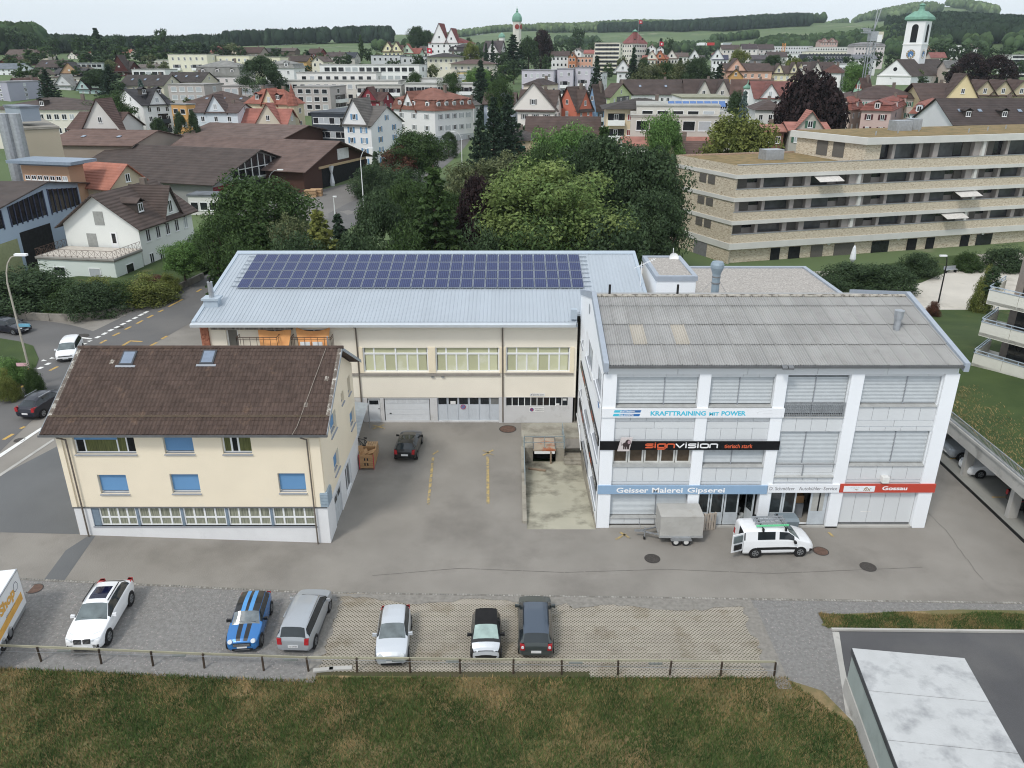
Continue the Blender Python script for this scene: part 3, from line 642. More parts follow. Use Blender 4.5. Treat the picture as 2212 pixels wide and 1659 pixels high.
# ---------------------------------------------------------------- solar building
sb=thing('workshop_building',(-9.5,58,0),'long cream workshop with pale blue metal roof and solar panels behind the yard','workshop')
BX0,BX1,BY,EZ2=-24.15,5.1,57.95,8.5; BB=69.4
wops=[(-11.74,4.42,-6.62,6.46),(-6.03,4.43,-1.0,6.47),(-.47,4.44,4.57,6.5)]
dops=[(-11.7,.12,-10.66,2.12),(-10.36,.12,-6.64,2.12),(-6.04,.12,-1.02,2.2)]; rop=[(-.49,1.48,4.53,2.25)]
hw=[(-22.3,6.0,-21.35,8.0),(-19.5,6.0,-17.5,8.0),(-16.5,6.0,-14.4,8.0)]
mb=MB(); mb.wall((BX0,BY,2.2),(1,0,0),BX1-BX0,EZ2-2.2,[(a-BX0,b-2.2,c-BX0,e-2.2)for a,b,c,e in wops+hw],.22)
mb.poly([(BX0,BB,0),(BX0,BY,0),(BX0,BY,EZ2),(BX0,BB,11)]); mb.poly([(BX1,BY,0),(BX1,58.4,0),(BX1,58.4,EZ2),(BX1,BY,EZ2)]); mb.poly([(BX0,BB,0),(10.7,BB,0),(10.7,BB,11.2),(BX0,BB,11.2)]); mb.poly([(10.7,58.4,0),(10.7,BB,0),(10.7,BB,11.2),(10.7,58.4,8.6)])
mb.build('wall',CREAM2,sb)
PILAS=mat('cream_pier',c8(240,226,196),rough=.9,var=.02)
for a,b in((-12.05,-11.76),(-6.6,-6.05),(-.98,-.5),(4.6,4.92)):MB().box(a,BY-.06,4.35,b,BY-.003,6.5).build('pier',PILAS,sb)
GREYW=mat('grey_painted_base',c8(206,206,206),rough=.85,var=.04,scale=.7,coord='World',spots=(c8(180,178,174),.8,.56,.2))
mb=MB(); mb.wall((BX0,BY-.02,-.1),(1,0,0),23.1,2.29,[(a-BX0,b+.1,c-BX0,min(e,2.18)+.1)for a,b,c,e in dops],.2); mb.wall((-1.05,BY-.1,-.1),(1,0,0),5.95,2.38,[(a+1.05,b+.1,c+1.05,e+.1)for a,b,c,e in rop],.2); mb.build('base_wall',GREYW,sb)
MB().box(BX0,BY-.12,4.12,-.95,BY-.003,4.32).build('string_course',mat('grey_ledge',c8(150,144,136),rough=.8),sb); MB().box(-.55,BY-.12,4.2,4.88,BY-.003,4.36).build('string_course',mat('grey_ledge',(0,0,0)),sb)
BLINDG=mat('green_cream_blind',c8(204,206,168),rough=.8,var=.05,scale=.6,coord='World',spots=(c8(214,216,190),.5,.5,.1)); BLIND2=mat('green_cream_blind_deep',c8(186,188,150),rough=.8,var=.06,scale=.8)  # second blind tone, a little deeper, for the transoms and some panes
for(a,b,c,e)in wops:
 wd=c-a; f=[a+wd*q for q in(.165,.325,.5,.675,.835)]
 mb=MB(); y=BY+.12; mb.box(a,y,b,a+.1,y+.08,e); mb.box(c-.1,y,b,c,y+.08,e); mb.box(a+.1,y,b,c-.1,y+.08,b+.07); mb.box(a+.1,y,e-.07,c-.1,y+.08,e)
 mb.box(a+.1,y-.02,5.86,c-.1,y+.07,6.0)
 for k,q in enumerate(f):mb.box(q-.06,y-.03 if k==2 else y+.005,b+.07,q+.06,y+.07,(e-.07)if k in(0,2,4)else 5.86)
 w=mb.build('window',FRAMEW,sb); ed=[a+.1,*f,c-.1]
 for k in range(6):
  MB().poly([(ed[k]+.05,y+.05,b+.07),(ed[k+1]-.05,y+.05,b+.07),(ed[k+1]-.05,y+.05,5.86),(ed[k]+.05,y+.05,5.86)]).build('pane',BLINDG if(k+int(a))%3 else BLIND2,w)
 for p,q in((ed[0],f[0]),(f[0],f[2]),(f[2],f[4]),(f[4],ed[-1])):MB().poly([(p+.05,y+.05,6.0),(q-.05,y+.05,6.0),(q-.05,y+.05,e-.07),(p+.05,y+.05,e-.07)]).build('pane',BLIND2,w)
for a,b,c,e in hw:glazed(sb,a,b,c,e,BY+.15,fr=.12,gm=mat('dull_pane',c8(110,108,102),rough=.3),mulls=()if c-a<1 else((a+c)/2,))
DOORW=mat('white_door',c8(214,218,222),rough=.55,var=.03)
dr=MB().box(-11.64,BY+.1,.12,-10.7,BY+.16,2.08).build('door',DOORW,sb); MB().box(-11.55,BY+.085,1.55,-10.82,BY+.099,1.9).build('pane',DARKGLASS,dr); MB().box(-10.85,BY+.06,1.15,-10.73,BY+.099,1.19).build('handle',BLACKM,dr)
dr=MB().box(-10.3,BY+.1,.14,-6.7,BY+.16,2.1).build('garage_door',DOORW,sb)
for k in range(4):MB().box(-10.28,BY+.085,.16+k*.49,-6.72,BY+.099,.63+k*.49).build('panel',DOORW,dr)
for k in range(4):MB().box(-10.2+k*.88,BY+.07,1.68,-9.45+k*.88,BY+.084,2.02).build('inset',mat('door_inset',c8(206,210,214),rough=.55),dr)
MB().box(-9.95,BY+.05,.72,-9.8,BY+.084,.8).build('handle',BLACKM,dr)
GATE=mat('grey_blue_gate',c8(196,203,210),rough=.65,var=.04,scale=1.2,spots=(c8(182,188,194),1.1,.55,.2))
ed=[-6.04,-5.22,-4.36,-3.5,-2.64,-1.8,-1.02]
gt=MB().box(-6.04,BY+.14,.12,-1.02,BY+.16,2.2).build('folding_gate',GATE,sb)
for k in range(6):
 MB().box(ed[k]+.025,BY+.1,.13,ed[k+1]-.025,BY+.135,2.18).build('leaf',GATE,gt); MB().box(ed[k]+.09,BY+.08,1.58,ed[k+1]-.07,BY+.098,2.16).build('pane',DARKGLASS if k<5 else mat('hazy_pane',c8(120,122,120),rough=.3),gt)
PAPER=mat('paper_notice',c8(226,226,224),rough=.8); MB().box(-4.98,BY+.06,1.57,-4.56,BY+.079,1.85).build('notice',PAPER,gt)
ed=np.linspace(-.49,4.53,11)
w=MB().box(-.49,BY+.06,1.48,4.53,BY+.08,2.25).build('window',mat('dull_pane',(0,0,0)),sb)
for k in range(10):MB().box(ed[k]+.03,BY+.03,1.52,ed[k+1]-.03,BY+.055,2.22).build('pane',DARKGLASS,w)
mb=MB()
for k in range(11):mb.box(ed[k]-.03,BY+.0,1.48,ed[k]+.03,BY+.054,2.25)
mb.build('glazing_bar',FRAMEW,w)
for a,b,q in((4.1,1.93,.3),(3.55,1.5,.28)):MB().box(a,BY+.01,b,a+q,BY+.028,b+q*.6).build('notice',PAPER,w)
# no-parking discs and the lettering over the right hand workshop window
RED=mat('sign_red',c8(196,44,66),rough=.5); BLU=mat('sign_blue',c8(72,140,196),rough=.5); VIO=mat('sign_violet',c8(96,86,140),rough=.5); INK=mat('sign_ink',c8(84,84,100),rough=.7)
def noparking(x,y,z,r,m2,label):
 t=thing('no_parking_sign',(x,y,z),label,'sign')
 def ring(r0,r1,yy,m,nm):
  mb=MB()
  for k in range(24):
   a0,a1=k*math.pi/12,(k+1)*math.pi/12; P=lambda a,q:(q*math.sin(a),yy,q*math.cos(a)); mb.poly([P(a0,r1),P(a1,r1),P(a1,r0),P(a0,r0)])
  put(nm,mb.mesh(nm,m),t)
 mb=MB(); mb.cyl((0,0,0),(0,-.012,0),r,r,24); put('plate',mb.mesh('plate',m2),t); ring(r*.74,r,-.016,RED,'rim'); mb=MB(); mb.obox(Vector((-r*.6,-.02,r*.5)),(r*1.1,0,-r*1.1),(r*.12,0,r*.12),(0,.005,0)); put('bar',mb.mesh('bar',RED),t)
 return t
noparking(-3.96,BY+.07,1.34,.21,BLU,'round red and blue no parking disc on the folding workshop gate')
nb=thing('parking_notice',(2.0,BY-.1,1.18),'white notice board with a no parking disc below the workshop window strip','sign')
put('board',MB().box(-.6,-.02,-.19,.6,0,.19).mesh('board',PAPER),nb)
mb=MB(); mb.cyl((-.4,-.02,0),(-.4,-.03,0),.16,.16,20); put('disc',mb.mesh('disc',VIO),nb)
mb=MB(); mb.obox(Vector((-.52,-.036,.09)),(.2,0,-.2),(.04,0,.04),(0,.004,0)); put('bar',mb.mesh('bar',RED),nb)
for k,s in enumerate(('PARKVERBOT','WIDERRECHTLICH')):put('lettering',text_mesh(s,INK,.72,.09),nb,(-.16,-.024,.03-k*.15),(R(90),0,0))
cb=thing('workshop_sign',(2.05,BY-.02,2.45),'small white Gascha CATV lettering board above the right hand workshop window','sign')
put('board',MB().box(-.6,-.02,-.11,.6,0,.12).mesh('board',PAPER),cb); put('lettering',text_mesh('Gascha',INK,.48,.13,shear=.3),cb,(-.36,-.024,-.05),(R(90),0,0)); put('lettering',text_mesh('CATV',INK,.32,.1),cb,(.2,-.024,-.05),(R(90),0,0))
mb=MB(); mb.obox(Vector((-.56,-.03,-.06)),(.1,0,.14),(.07,0,.02),(0,.004,0)); put('emblem',mb.mesh('emblem',INK),cb)
for x,y0 in((-.74,57.95),(-12.14,57.95)):
 mb=MB(); mb.cyl((x,57.2,8.4),(x,BY-.1,8.1),.06,n=6); mb.cyl((x,BY-.1,8.1),(x,BY-.1,.05),.06,n=6); mb.build('downpipe',PIPE,sb)
for x in(-6.3,-5.5):MB().box(x-.12,BY-.14,3.98,x+.12,BY-.003,4.05).build('lamp',GALV,sb)
MB().box(-24.2,BY-.18,1.8,-23.6,BY-.003,8.3).build('brick_pier',mat('red_brick',c8(176,112,84),rough=.95,var=.2,scale=6,coord='World',spots=(c8(140,80,60),7,.5,.1)),sb)
# metal roof
EVY,EVZ,RGY,RGZ=57.3,8.78,69.35,11.45; rs=Vector((0,RGY-EVY,RGZ-EVZ)); rsl=rs.length; rd=rs.normalized(); rn=Vector((0,-rd.z,rd.y))
METAL=mat('pale_blue_metal',c8(174,184,193),rough=.45,var=.03,scale=.3,metal=.15,spec=.5,coord='World',objr=.025); METAL2=mat('pale_metal_trim',c8(178,192,204),rough=.4,var=.03,metal=.2)
rf=MB(); rf.hexa([(-24.45,EVY,8.6),(5.0,EVY,8.6),(5.0,58.6,8.85),(10.8,58.6,8.85),(10.8,RGY,RGZ-.1),(-24.45,RGY,RGZ-.1)],[(-24.45,EVY,EVZ),(5.0,EVY,EVZ),(5.0,58.6,EVZ+1.3*rd.z/rd.y),(10.8,58.6,EVZ+1.3*rd.z/rd.y),(10.8,RGY,RGZ),(-24.45,RGY,RGZ)]); roof=rf.build('roof',METAL,sb)
def sheet_mesh(w,L):
 mb=MB(); pr=[]
 for k in range(3):
  b=k*w/3; pr+=[(b,0),(b+.025,.035),(b+.065,.035),(b+.09,0)]
 pr.append((w,0))
 for(a,h),(c,g)in zip(pr,pr[1:]):mb.poly([Vector((a,0,0))+rn*(h+.012),Vector((c,0,0))+rn*(g+.012),Vector((c,0,0))+rd*L+rn*(g+.012),Vector((a,0,0))+rd*L+rn*(h+.012)])
 return mb.mesh('roof_sheet',METAL)
SW=.9; SM=sheet_mesh(SW,rsl-.35); SM2=sheet_mesh(SW,rsl-1.75)
x=-24.2
while x<10.4:
 if x<4.2:put('roof_sheet',SM,roof,Vector((x,EVY+.05,EVZ)),world=True)
 else:put('roof_sheet',SM2,roof,Vector((x,EVY,EVZ))+rd*1.45,world=True)
 x+=SW
mb=MB(); mb.hexa([(-24.6,EVY-.32,8.45),(4.9,EVY-.32,8.45),(4.9,EVY+.02,8.45),(-24.6,EVY+.02,8.45)],[(-24.6,EVY-.34,8.66),(4.9,EVY-.34,8.66),(4.9,EVY+.02,8.74),(-24.6,EVY+.02,8.74)]); mb.build('gutter',mat('bright_gutter',c8(206,214,220),rough=.35,metal=.3,var=.04),sb)
MB().box(-24.6,EVY+.02,8.36,5.05,BY+.02,8.52).build('soffit',METAL2,sb)
for q in(-24.55,10.72):MB().obox(Vector((q,EVY if q<0 else 58.7,EVZ if q<0 else EVZ+1.4*rd.z/rd.y))+rn*-.1,(.28,0,0),rd*(rsl if q<0 else rsl-1.4),rn*.17).build('verge',METAL2,sb)
MB().obox(Vector((-24.55,RGY,RGZ))-rd*.55+rn*.03,(35.5,0,0),rd*.6,rn*.05).build('ridge_cap',METAL2,sb)
p=Vector((-23.75,59.9,9.3)); mb=MB(); mb.box(-24.3,59.5,8.9,-23.2,60.4,9.85); mb.build('chimney',METAL2,sb); MB().box(-24.42,59.38,9.85,-23.08,60.52,10.0).build('chimney_cap',METAL2,sb)
mb=MB(); mb.cyl((-23.75,59.95,10),(-23.75,59.95,11.2),.2,n=12); mb.cyl((-23.75,59.95,11.2),(-23.75,59.95,11.24),.22,n=12); mb.build('flue',GALV,sb); MB().cyl((-23.75,59.95,11.24),(-23.75,59.95,11.62),.07,n=8).build('flue_tip',BLACKM,sb)
mb=MB(); mb.box(4.5,57.3,9.0,4.98,57.8,9.75); mb.build('gutter_box',METAL2,sb)
# solar array
sa=thing('solar_array',tuple(Vector((-8.3,EVY,EVZ))+rd*5.5),'array of dark blue solar panels in four rows on the pale metal roof','solar panels')
SOLF=mat('panel_frame',c8(150,160,170),rough=.4,metal=.4)
def solar_mat():
 m=mat('solar_cells',c8(14,30,84),rough=.22,var=.1,scale=1.1,spec=.4,objr=.07); nt=m.node_tree; b=nt.nodes['Principled BSDF']
 src=b.inputs['Base Color'].links[0].from_socket
 tc=_n(nt,'ShaderNodeTexCoord'); sx=_n(nt,'ShaderNodeSeparateXYZ'); nt.links.new(tc.outputs['Object'],sx.inputs[0])
 def lines(sock,per,wid):
  d=_n(nt,'ShaderNodeMath',operation='DIVIDE'); d.inputs[1].default_value=per; nt.links.new(sock,d.inputs[0]); f=_n(nt,'ShaderNodeMath',operation='FRACT'); nt.links.new(d.outputs[0],f.inputs[0])
  l=_n(nt,'ShaderNodeMath',operation='LESS_THAN'); l.inputs[1].default_value=wid; nt.links.new(f.outputs[0],l.inputs[0]); return l.outputs[0]
 mx=_n(nt,'ShaderNodeMath',operation='MAXIMUM'); nt.links.new(lines(sx.outputs[0],.16,.14),mx.inputs[0]); nt.links.new(lines(sx.outputs[1],.155,.06),mx.inputs[1])
 mm=_n(nt,'ShaderNodeMix',data_type='RGBA'); nt.links.new(mx.outputs[0],mm.inputs['Factor']); nt.links.new(src,mm.inputs['A']); mm.inputs['B'].default_value=(*c8(72,90,132),1); nt.links.new(mm.outputs['Result'],b.inputs['Base Color']); return m
SOLM=solar_mat(); PW,PL=1.0,1.52
mb=MB(); u=Vector((1,0,0)); mb.obox(Vector((0,0,0))+rn*.12,u*(PW-.02),rd*(PL-.02),rn*.035,0)
mb.poly([u*a+rd*b+rn*.157 for a,b in((.035,.035),(PW-.055,.035),(PW-.055,PL-.055),(.035,PL-.055))],1); PM=mb.mesh('solar_panel',[SOLF,SOLM])
A0=Vector((-22.6,EVY,EVZ))+rd*5.32
for r in range(4):
 for c in range(28):put('solar_panel',PM,sa,A0+u*(c*1.02)+rd*(r*1.555),world=True)
for r in range(4):
 for q in(.35,1.15):MB().obox(A0+rd*(r*1.555+q)-u*.55+rn*.06,u*29.7,rd*.05,rn*.055).build('rail',SOLF,sa)
 # orange sails and balconies at the workshop flat
ORNG=mat('orange_cloth',c8(236,166,92),rough=.85,var=.04,scale=1.5,coord='World',spots=(c8(228,140,70),.8,.55,.3)); WCLOTH=mat('white_cloth',c8(228,232,236),rough=.9)
for k,(xl,xr)in enumerate(((-19.7,-17.05),(-16.75,-14.06))):
 n=10; V=[]; mb=MB()
 for j in range(7):
  row=[]
  for i in range(n+1):
   s=i/n; t=j/6; top=8.3-.42*math.sin(math.pi*s)**.8; bot=6.55-(.0 if k else.05); x=xl+(xr-xl)*(s*(1-.22*t)+.11*t)
   row.append((x,57.75-.75*t**1.2-.06*math.sin(s*9+t*4),top+(bot-top)*t))
  V.append(row)
 for j in range(6):
  for i in range(n):mb.poly([V[j][i],V[j][i+1],V[j+1][i+1],V[j+1][i]])
 sh=thing('sun_sail',(xl,57.7,6.5),('orange sun sail hung over the left balcony of the workshop flat','orange sun sail with white cloths below over the right balcony of the workshop flat')[k],'sun sail')
 LOC[sh.name]=Vector(sh.location); mb.build('cloth',ORNG,sh,smooth=True)
 if k:
  for a in(-16.3,-15.35):MB().box(a,56.95,6.3,a+.75,56.97,7.3).build('cloth',WCLOTH,sh)
RAILB=mat('brown_railing',c8(96,76,66),rough=.6,metal=.3)
for k,(xl,xr)in enumerate(((-21.15,-18.05),(-16.95,-13.9))):
 t=thing('balcony',(xl,57,5.9),('balcony with brown metal railing behind the ridge of the yellow house, the left one','balcony with brown metal railing behind the ridge of the yellow house, the right one')[k],'balcony',group='balconies of the workshop flat')
 MB().box(xl,56.85,5.85,xr,57.72,6.0).build('slab',CONC2,t); mb=MB()
 for a,b in(((xl,56.9),(xr,56.9)),((xl,56.9),(xl,57.7)),((xr,56.9),(xr,57.7))):
  mb.bar((*a,7.68),(*b,7.68),.04); mb.bar((*a,7.5),(*b,7.5),.025); mb.bar((*a,6.1),(*b,6.1),.025); L=math.hypot(b[0]-a[0],b[1]-a[1]); n=max(2,int(L/.5))
  for i in range(n+1):q=i/n; x,y=a[0]+(b[0]-a[0])*q,a[1]+(b[1]-a[1])*q; mb.bar((x,y,6.0),(x,y,7.68),.03)
 mb.build('railing',RAILB,t)
t=thing('awning_box',(-20,57.7,8.1),'rolled up dark checked awning under the eaves of the workshop flat','awning'); MB().box(-23.3,57.62,8.06,-17.0,57.93,8.24).build('case',mat('awning_dark',c8(70,66,62),rough=.8,var=0,col2=c8(170,166,158),scale=3.5,stretch=(1,.1,.1)),t)
# corrugated lean-to left of the workshop
lt=thing('lean_to_shed',(-27,58,0),'low lean-to with corrugated grey roof left of the cream workshop','shed'); CORR=mat('grey_corrugated',c8(138,144,142),rough=.6,metal=.3,var=.12,scale=1)
a,b,c,e=spotg(345,745,2.6),spotg(447,745,2.6),spotg(447,665,3.2),spotg(412,690,3.2)
mb=MB(); n=36; A=Vector((-29.6,57.0,2.4)); Bv=Vector((-24.3,57.0,2.4)); C=Vector((-24.4,66.5,3.3)); Dv=Vector((-29.2,66.5,3.3))
for i in range(n):
 p,q=i/n,(i+1)/n; h=(.04 if i%2 else 0,0 if i%2 else.04)
 mb.poly([A.lerp(Bv,p)+Vector((0,0,h[0])),A.lerp(Bv,q)+Vector((0,0,h[1])),Dv.lerp(C,q)+Vector((0,0,h[1])),Dv.lerp(C,p)+Vector((0,0,h[0]))])
mb.build('roof',CORR,lt); MB().box(-29.65,56.9,2.2,-24.2,57.0,2.36).build('eaves_board',BLACKM,lt); MB().box(-29.3,57.6,0,-24.4,66.3,2.35).build('wall',mat('brown_boards',c8(92,74,60),rough=.9,var=.2,scale=4),lt)
# bike shelter beside the yellow house, with bicycles
bs=thing('bicycle_shelter',(-10.5,53,0),'small corrugated shelter over bicycles between the yellow house and the workshop door','shelter')
mb=MB(); n=20
for i in range(n):
 p,q=i/n,(i+1)/n; h0,h1=(.03,0)if i%2 else(0,.03); mb.poly([(-13.6,51+6.2*p,2.3+h0),(-13.6,51+6.2*q,2.3+h1),(-11.15-.3*q,51+6.2*q,2.05+h1),(-11.15-.3*p,51+6.2*p,2.05+h0)])
mb.build('roof',mat('pale_corrugated',c8(170,180,188),rough=.5,metal=.3),bs)
for y in(51.3,56.8):MB().bar((-11.4,y,0),(-11.4,y,2.05),.05).build('post',GALV,bs)
def bicycle(x,y,rz,lean,label):
 t=thing('bicycle',(x,y,0),label,'bicycle',rz,'bicycles under the shelter'); t.rotation_euler=(0,lean,rz)
 def ringm(r,w):
  mb=MB(); n=16
  for k in range(n):a0,a1=k*2*math.pi/n,(k+1)*2*math.pi/n; mb.bar((0,r*math.cos(a0),r*math.sin(a0)),(0,r*math.cos(a1),r*math.sin(a1)),w)
  return mb
 for dy in(-.52,.52):
  wh=put('wheel',ringm(.33,.035).mesh('wheel',BLACKM),t,(0,dy,.34)); mb=MB()
  for k in range(6):a=k*math.pi/6; mb.bar((0,-.31*math.cos(a),-.31*math.sin(a)),(0,.31*math.cos(a),.31*math.sin(a)),.008)
  put('spokes',mb.mesh('spokes',GALV),wh)
 mb=MB()
 for p,q in(((0,-.52,.34),(0,-.1,.3)),((0,-.52,.34),(0,-.2,.75)),((0,-.2,.85),(0,-.1,.3)),((0,-.2,.75),(0,.38,.8)),((0,-.1,.3),(0,.38,.8)),((0,.36,.95),(0,.52,.34))):mb.bar(p,q,.035)
 put('frame',mb.mesh('frame',mat('bike_frame',c8(40,44,50),rough=.4)),t); put('saddle',MB().box(-.07,-.34,.88,.07,-.1,.94).mesh('saddle',BLACKM),t); mb=MB(); mb.bar((-.28,.36,1.0),(.28,.36,1.0),.03); put('handlebar',mb.mesh('handlebar',GALV),t)
bicycle(-11.3,52.0,R(70),.12,'black bicycle under the shelter nearest the pallets'); bicycle(-11.35,53.2,R(75),.15,'dark bicycle with a pale rim behind the first one under the shelter')
# ---------------------------------------------------------------- white commercial building
wb=thing('commercial_building',(15.7,50,0),'white three storey commercial building with shop signs and a grey corrugated roof','building')
WX0,WX1,WY,WB_,EZ3=5.33,26.1,42.37,58.4,11.02
WHITEP=mat('white_facade',c8(240,244,248),rough=.7,var=.02,scale=.3,coord='World'); PANEL=mat('grey_facade_panel',c8(212,216,218),rough=.55,var=.015,scale=.4,objr=.02); PGAP=mat('panel_joint',c8(150,152,152),rough=.8)
cols=[(5.33,6.13),(10.95,11.62),(15.41,16.1),(19.8,20.56),(25.25,26.1)]; bays=[(cols[i][1],cols[i+1][0])for i in range(4)]
wops=[   # x0,z0,x1,z1 openings in the infill
(bays[0][0],8.38,bays[0][1],10.22),(bays[1][0],8.38,bays[1][1],10.26),(bays[2][0]+.02,7.7,bays[2][1]-.02,10.34),(bays[3][0]+.04,8.42,bays[3][1]-.04,10.28),
(bays[0][0],4.34,bays[0][1],5.9),(bays[1][0],4.36,bays[1][1],5.9),(bays[2][0],3.68,bays[2][1],6.68),(bays[3][0],4.44,bays[3][1]-.03,6.72),
(bays[0][0],.1,bays[0][1],2.6),(bays[1][0],.1,bays[1][1],2.6),(bays[2][0],.1,bays[2][1],2.6),(bays[3][0],.06,bays[3][1],2.62)]
mb=MB(); mb.wall((WX0+.01,WY+.2,0),(1,0,0),WX1-WX0-.02,EZ3,[(a-WX0-.01,b,c-WX0-.01,e)for a,b,c,e in wops],.3)
mb.poly([(WX1-.01,WY+.2,0),(WX1-.01,WB_,0),(WX1-.01,WB_,10.6),(WX1-.01,50.2,12.7),(WX1-.01,WY+.2,EZ3)]); mb.poly([(WX1,WB_,0),(WX0,WB_,0),(WX0,WB_,10.6),(WX1,WB_,10.6)])
# side wall facing the courtyard, with its own windows
sops=[(57.6-2.2,7.5,55.3,9.0)]
side=[(55.2,7.3,57.3,8.9),(48.6,7.55,53.2,9.6),(43.3,8.3,46.9,10.1),(48.5,3.0,53.8,4.2),(43.4,4.1,47.6,5.35),(55.0,3.2,57.2,4.3),(48.6,.0,54.5,1.3),(43.3,.75,47.6,2.2),(55.2,.2,57.0,1.5)]
mb.wall((WX0,WB_,-1.3),(0,-1,0),WB_-WY-.0,EZ3+.9,[(WB_-c,b+1.3,WB_-a,e+1.3)for a,b,c,e in side],.3)
mb.poly([(WX0,WB_,EZ3-.4),(WX0,WY,EZ3-.4),(WX0,WY,EZ3+.25),(WX0,50.2,13.15),(WX0,WB_,EZ3-.1)])
mb.build('wall',WHITEP,wb)
for a,b,c,e in side:
 GLW=mat('side_glass',c8(150,158,164),rough=.25,var=.1); glazed(wb,a,b,c,e,WX0+.22,axis='z',fr=.08,mulls=((a+c)/2,),gm=GLW,m=GALV)
 MB().hexa([(WX0-.06,a,b-.1),(WX0+.2,a,b-.02),(WX0+.2,c,b-.02),(WX0-.06,c,b-.1)],[(WX0-.06,a,b-.04),(WX0+.2,a,b+.05),(WX0+.2,c,b+.05),(WX0-.06,c,b-.04)]).build('sill',SILL,wb)
mb=MB(); mb.cyl((WX0-.02,51.6,11.6),(WX0-.03,51.6,11.6),.35,.35,20); mb.build('round_vent',SILL,wb)
for a,b in cols:MB().box(a,WY,0,b,WY+.198,10.47).build('pillar',WHITEP,wb)
xs=np.linspace(5.57,25.9,6)
for k in range(5):MB().box(xs[k]+.012,WY-.02,10.48,xs[k+1]-.012,WY+.19,11.0).build('panel',PANEL,wb)
def panelrow(x0,z0,x1,z1,n,y=WY+.15):
 e=np.linspace(x0,x1,n+1)
 for k in range(n):MB().box(e[k]+.012,y,z0+.012,e[k+1]-.012,y+.045,z1-.012).build('panel',PANEL,wb)
for(a,b),n in zip(bays[:2],(5,4)):
 panelrow(a,10.24,b,10.47,n); panelrow(a,7.37,b,7.76,n); panelrow(a,6.93,b,7.36,2); panelrow(a,6.15,b,6.92,n); panelrow(a,3.27,b,4.33,n); panelrow(a,3.08,b,3.26,2)
a,b=bays[2]; panelrow(a,6.7,b,7.68,4); panelrow(a,3.2,b,3.66,4)
a,b=bays[3]; panelrow(a,10.3,b,10.47,5); panelrow(a,7.46,b,8.4,5); panelrow(a,7.04,b,7.44,2); panelrow(a,6.74,b,7.02,5); panelrow(a,3.42,b,4.42,5); panelrow(a,3.2,b,3.4,2)
a,b=bays[0]; panelrow(a,.2,b,.68,5)
# windows with outside blinds
yb=WY+.3
def blindwin(a,z0,c,z1,bz,split,rail=True):
 MB().box(a,yb+.12,z0,c,yb+.14,z1).build('window',DARKGLASS,wb)
 for p,q in((a+.03,a+(c-a)*split-.03),(a+(c-a)*split+.03,c-.03)):slats(wb,p,bz,q,z1,yb)
 MB().box(a+(c-a)*split-.025,yb-.02,z0,a+(c-a)*split+.025,yb+.02,z1).build('guide_rail',SILL,wb)
 MB().hexa([(a-.01,WY+.06,z0-.07),(c+.01,WY+.06,z0-.07),(c+.01,yb+.1,z0-.01),(a-.01,yb+.1,z0-.01)],[(a-.01,WY+.06,z0-.02),(c+.01,WY+.06,z0-.02),(c+.01,yb+.1,z0+.05),(a-.01,yb+.1,z0+.05)]).build('sill',mat('stone_sill',c8(176,178,176),rough=.7),wb)
blindwin(*wops[0][:2],wops[0][2],10.22,8.5,.595); blindwin(*wops[1][:2],wops[1][2],10.26,8.5,.47); blindwin(*wops[3][:2],wops[3][2],10.28,8.55,.57)
blindwin(*wops[5][:2],wops[5][2],5.9,4.52,.48); blindwin(*wops[7][:2],wops[7][2],6.72,4.58,.57)
blindwin(*wops[2][:2],wops[2][2],10.28,7.85,.48); blindwin(*wops[6][:2],wops[6][2],6.68,4.5,.46); blindwin(bays[0][0],.72,bays[0][1],2.6,.84,.6)
a,b=bays[2]
mb=MB(); mb.bar((a,WY+.12,8.6),(b,WY+.12,8.6),.05); mb.bar((a,WY+.12,7.72),(b,WY+.12,7.72),.04)
n=34
for i in range(n+1):x=a+(b-a)*i/n; mb.bar((x,WY+.12,7.72),(x,WY+.12,8.6),.03 if i%11 else.05)
for k in range(6):z=7.86+k*.13; mb.bar((a,WY+.12,z),(b,WY+.12,z),.018)
mb.build('balustrade',GALV,wb)
MB().box(a+.04,yb-.05,3.86,b-.04,yb-.02,4.48).build('panel',PANEL,wb); mb=MB(); mb.bar((a-.05,WY+.1,4.5),(b+.05,WY+.1,4.5),.05); mb.bar(((a+b)/2-.1,WY+.1,3.7),((a+b)/2-.1,WY+.1,4.5),.05); mb.build('balustrade',GALV,wb)
MB().box(a,yb-.1,3.7,b,yb-.03,3.84).build('sill',PANEL,wb); MB().hexa([(a,WY+.02,3.6),(b,WY+.02,3.6),(b,WY+.2,3.66),(a,WY+.2,3.66)],[(a,WY+.02,3.66),(b,WY+.02,3.66),(b,WY+.2,3.72),(a,WY+.2,3.72)]).build('sill',mat('stone_sill',(0,0,0)),wb)
BRG=mat('brown_glass',c8(84,72,58),rough=.2,var=.15,scale=4)
a,b,c,e=wops[4]; f=[a+(c-a)*q/5 for q in range(6)]
for k in range(5):glazed(wb,f[k]+.02,b+.18,f[k+1]-.02,e,yb-.02,fr=.1,gm=BRG,m=mat('pale_frame',c8(206,206,200),rough=.5))
MB().box(a,WY+.08,b-.04,c,yb+.1,b+.17).build('sill',mat('stone_sill',(0,0,0)),wb)
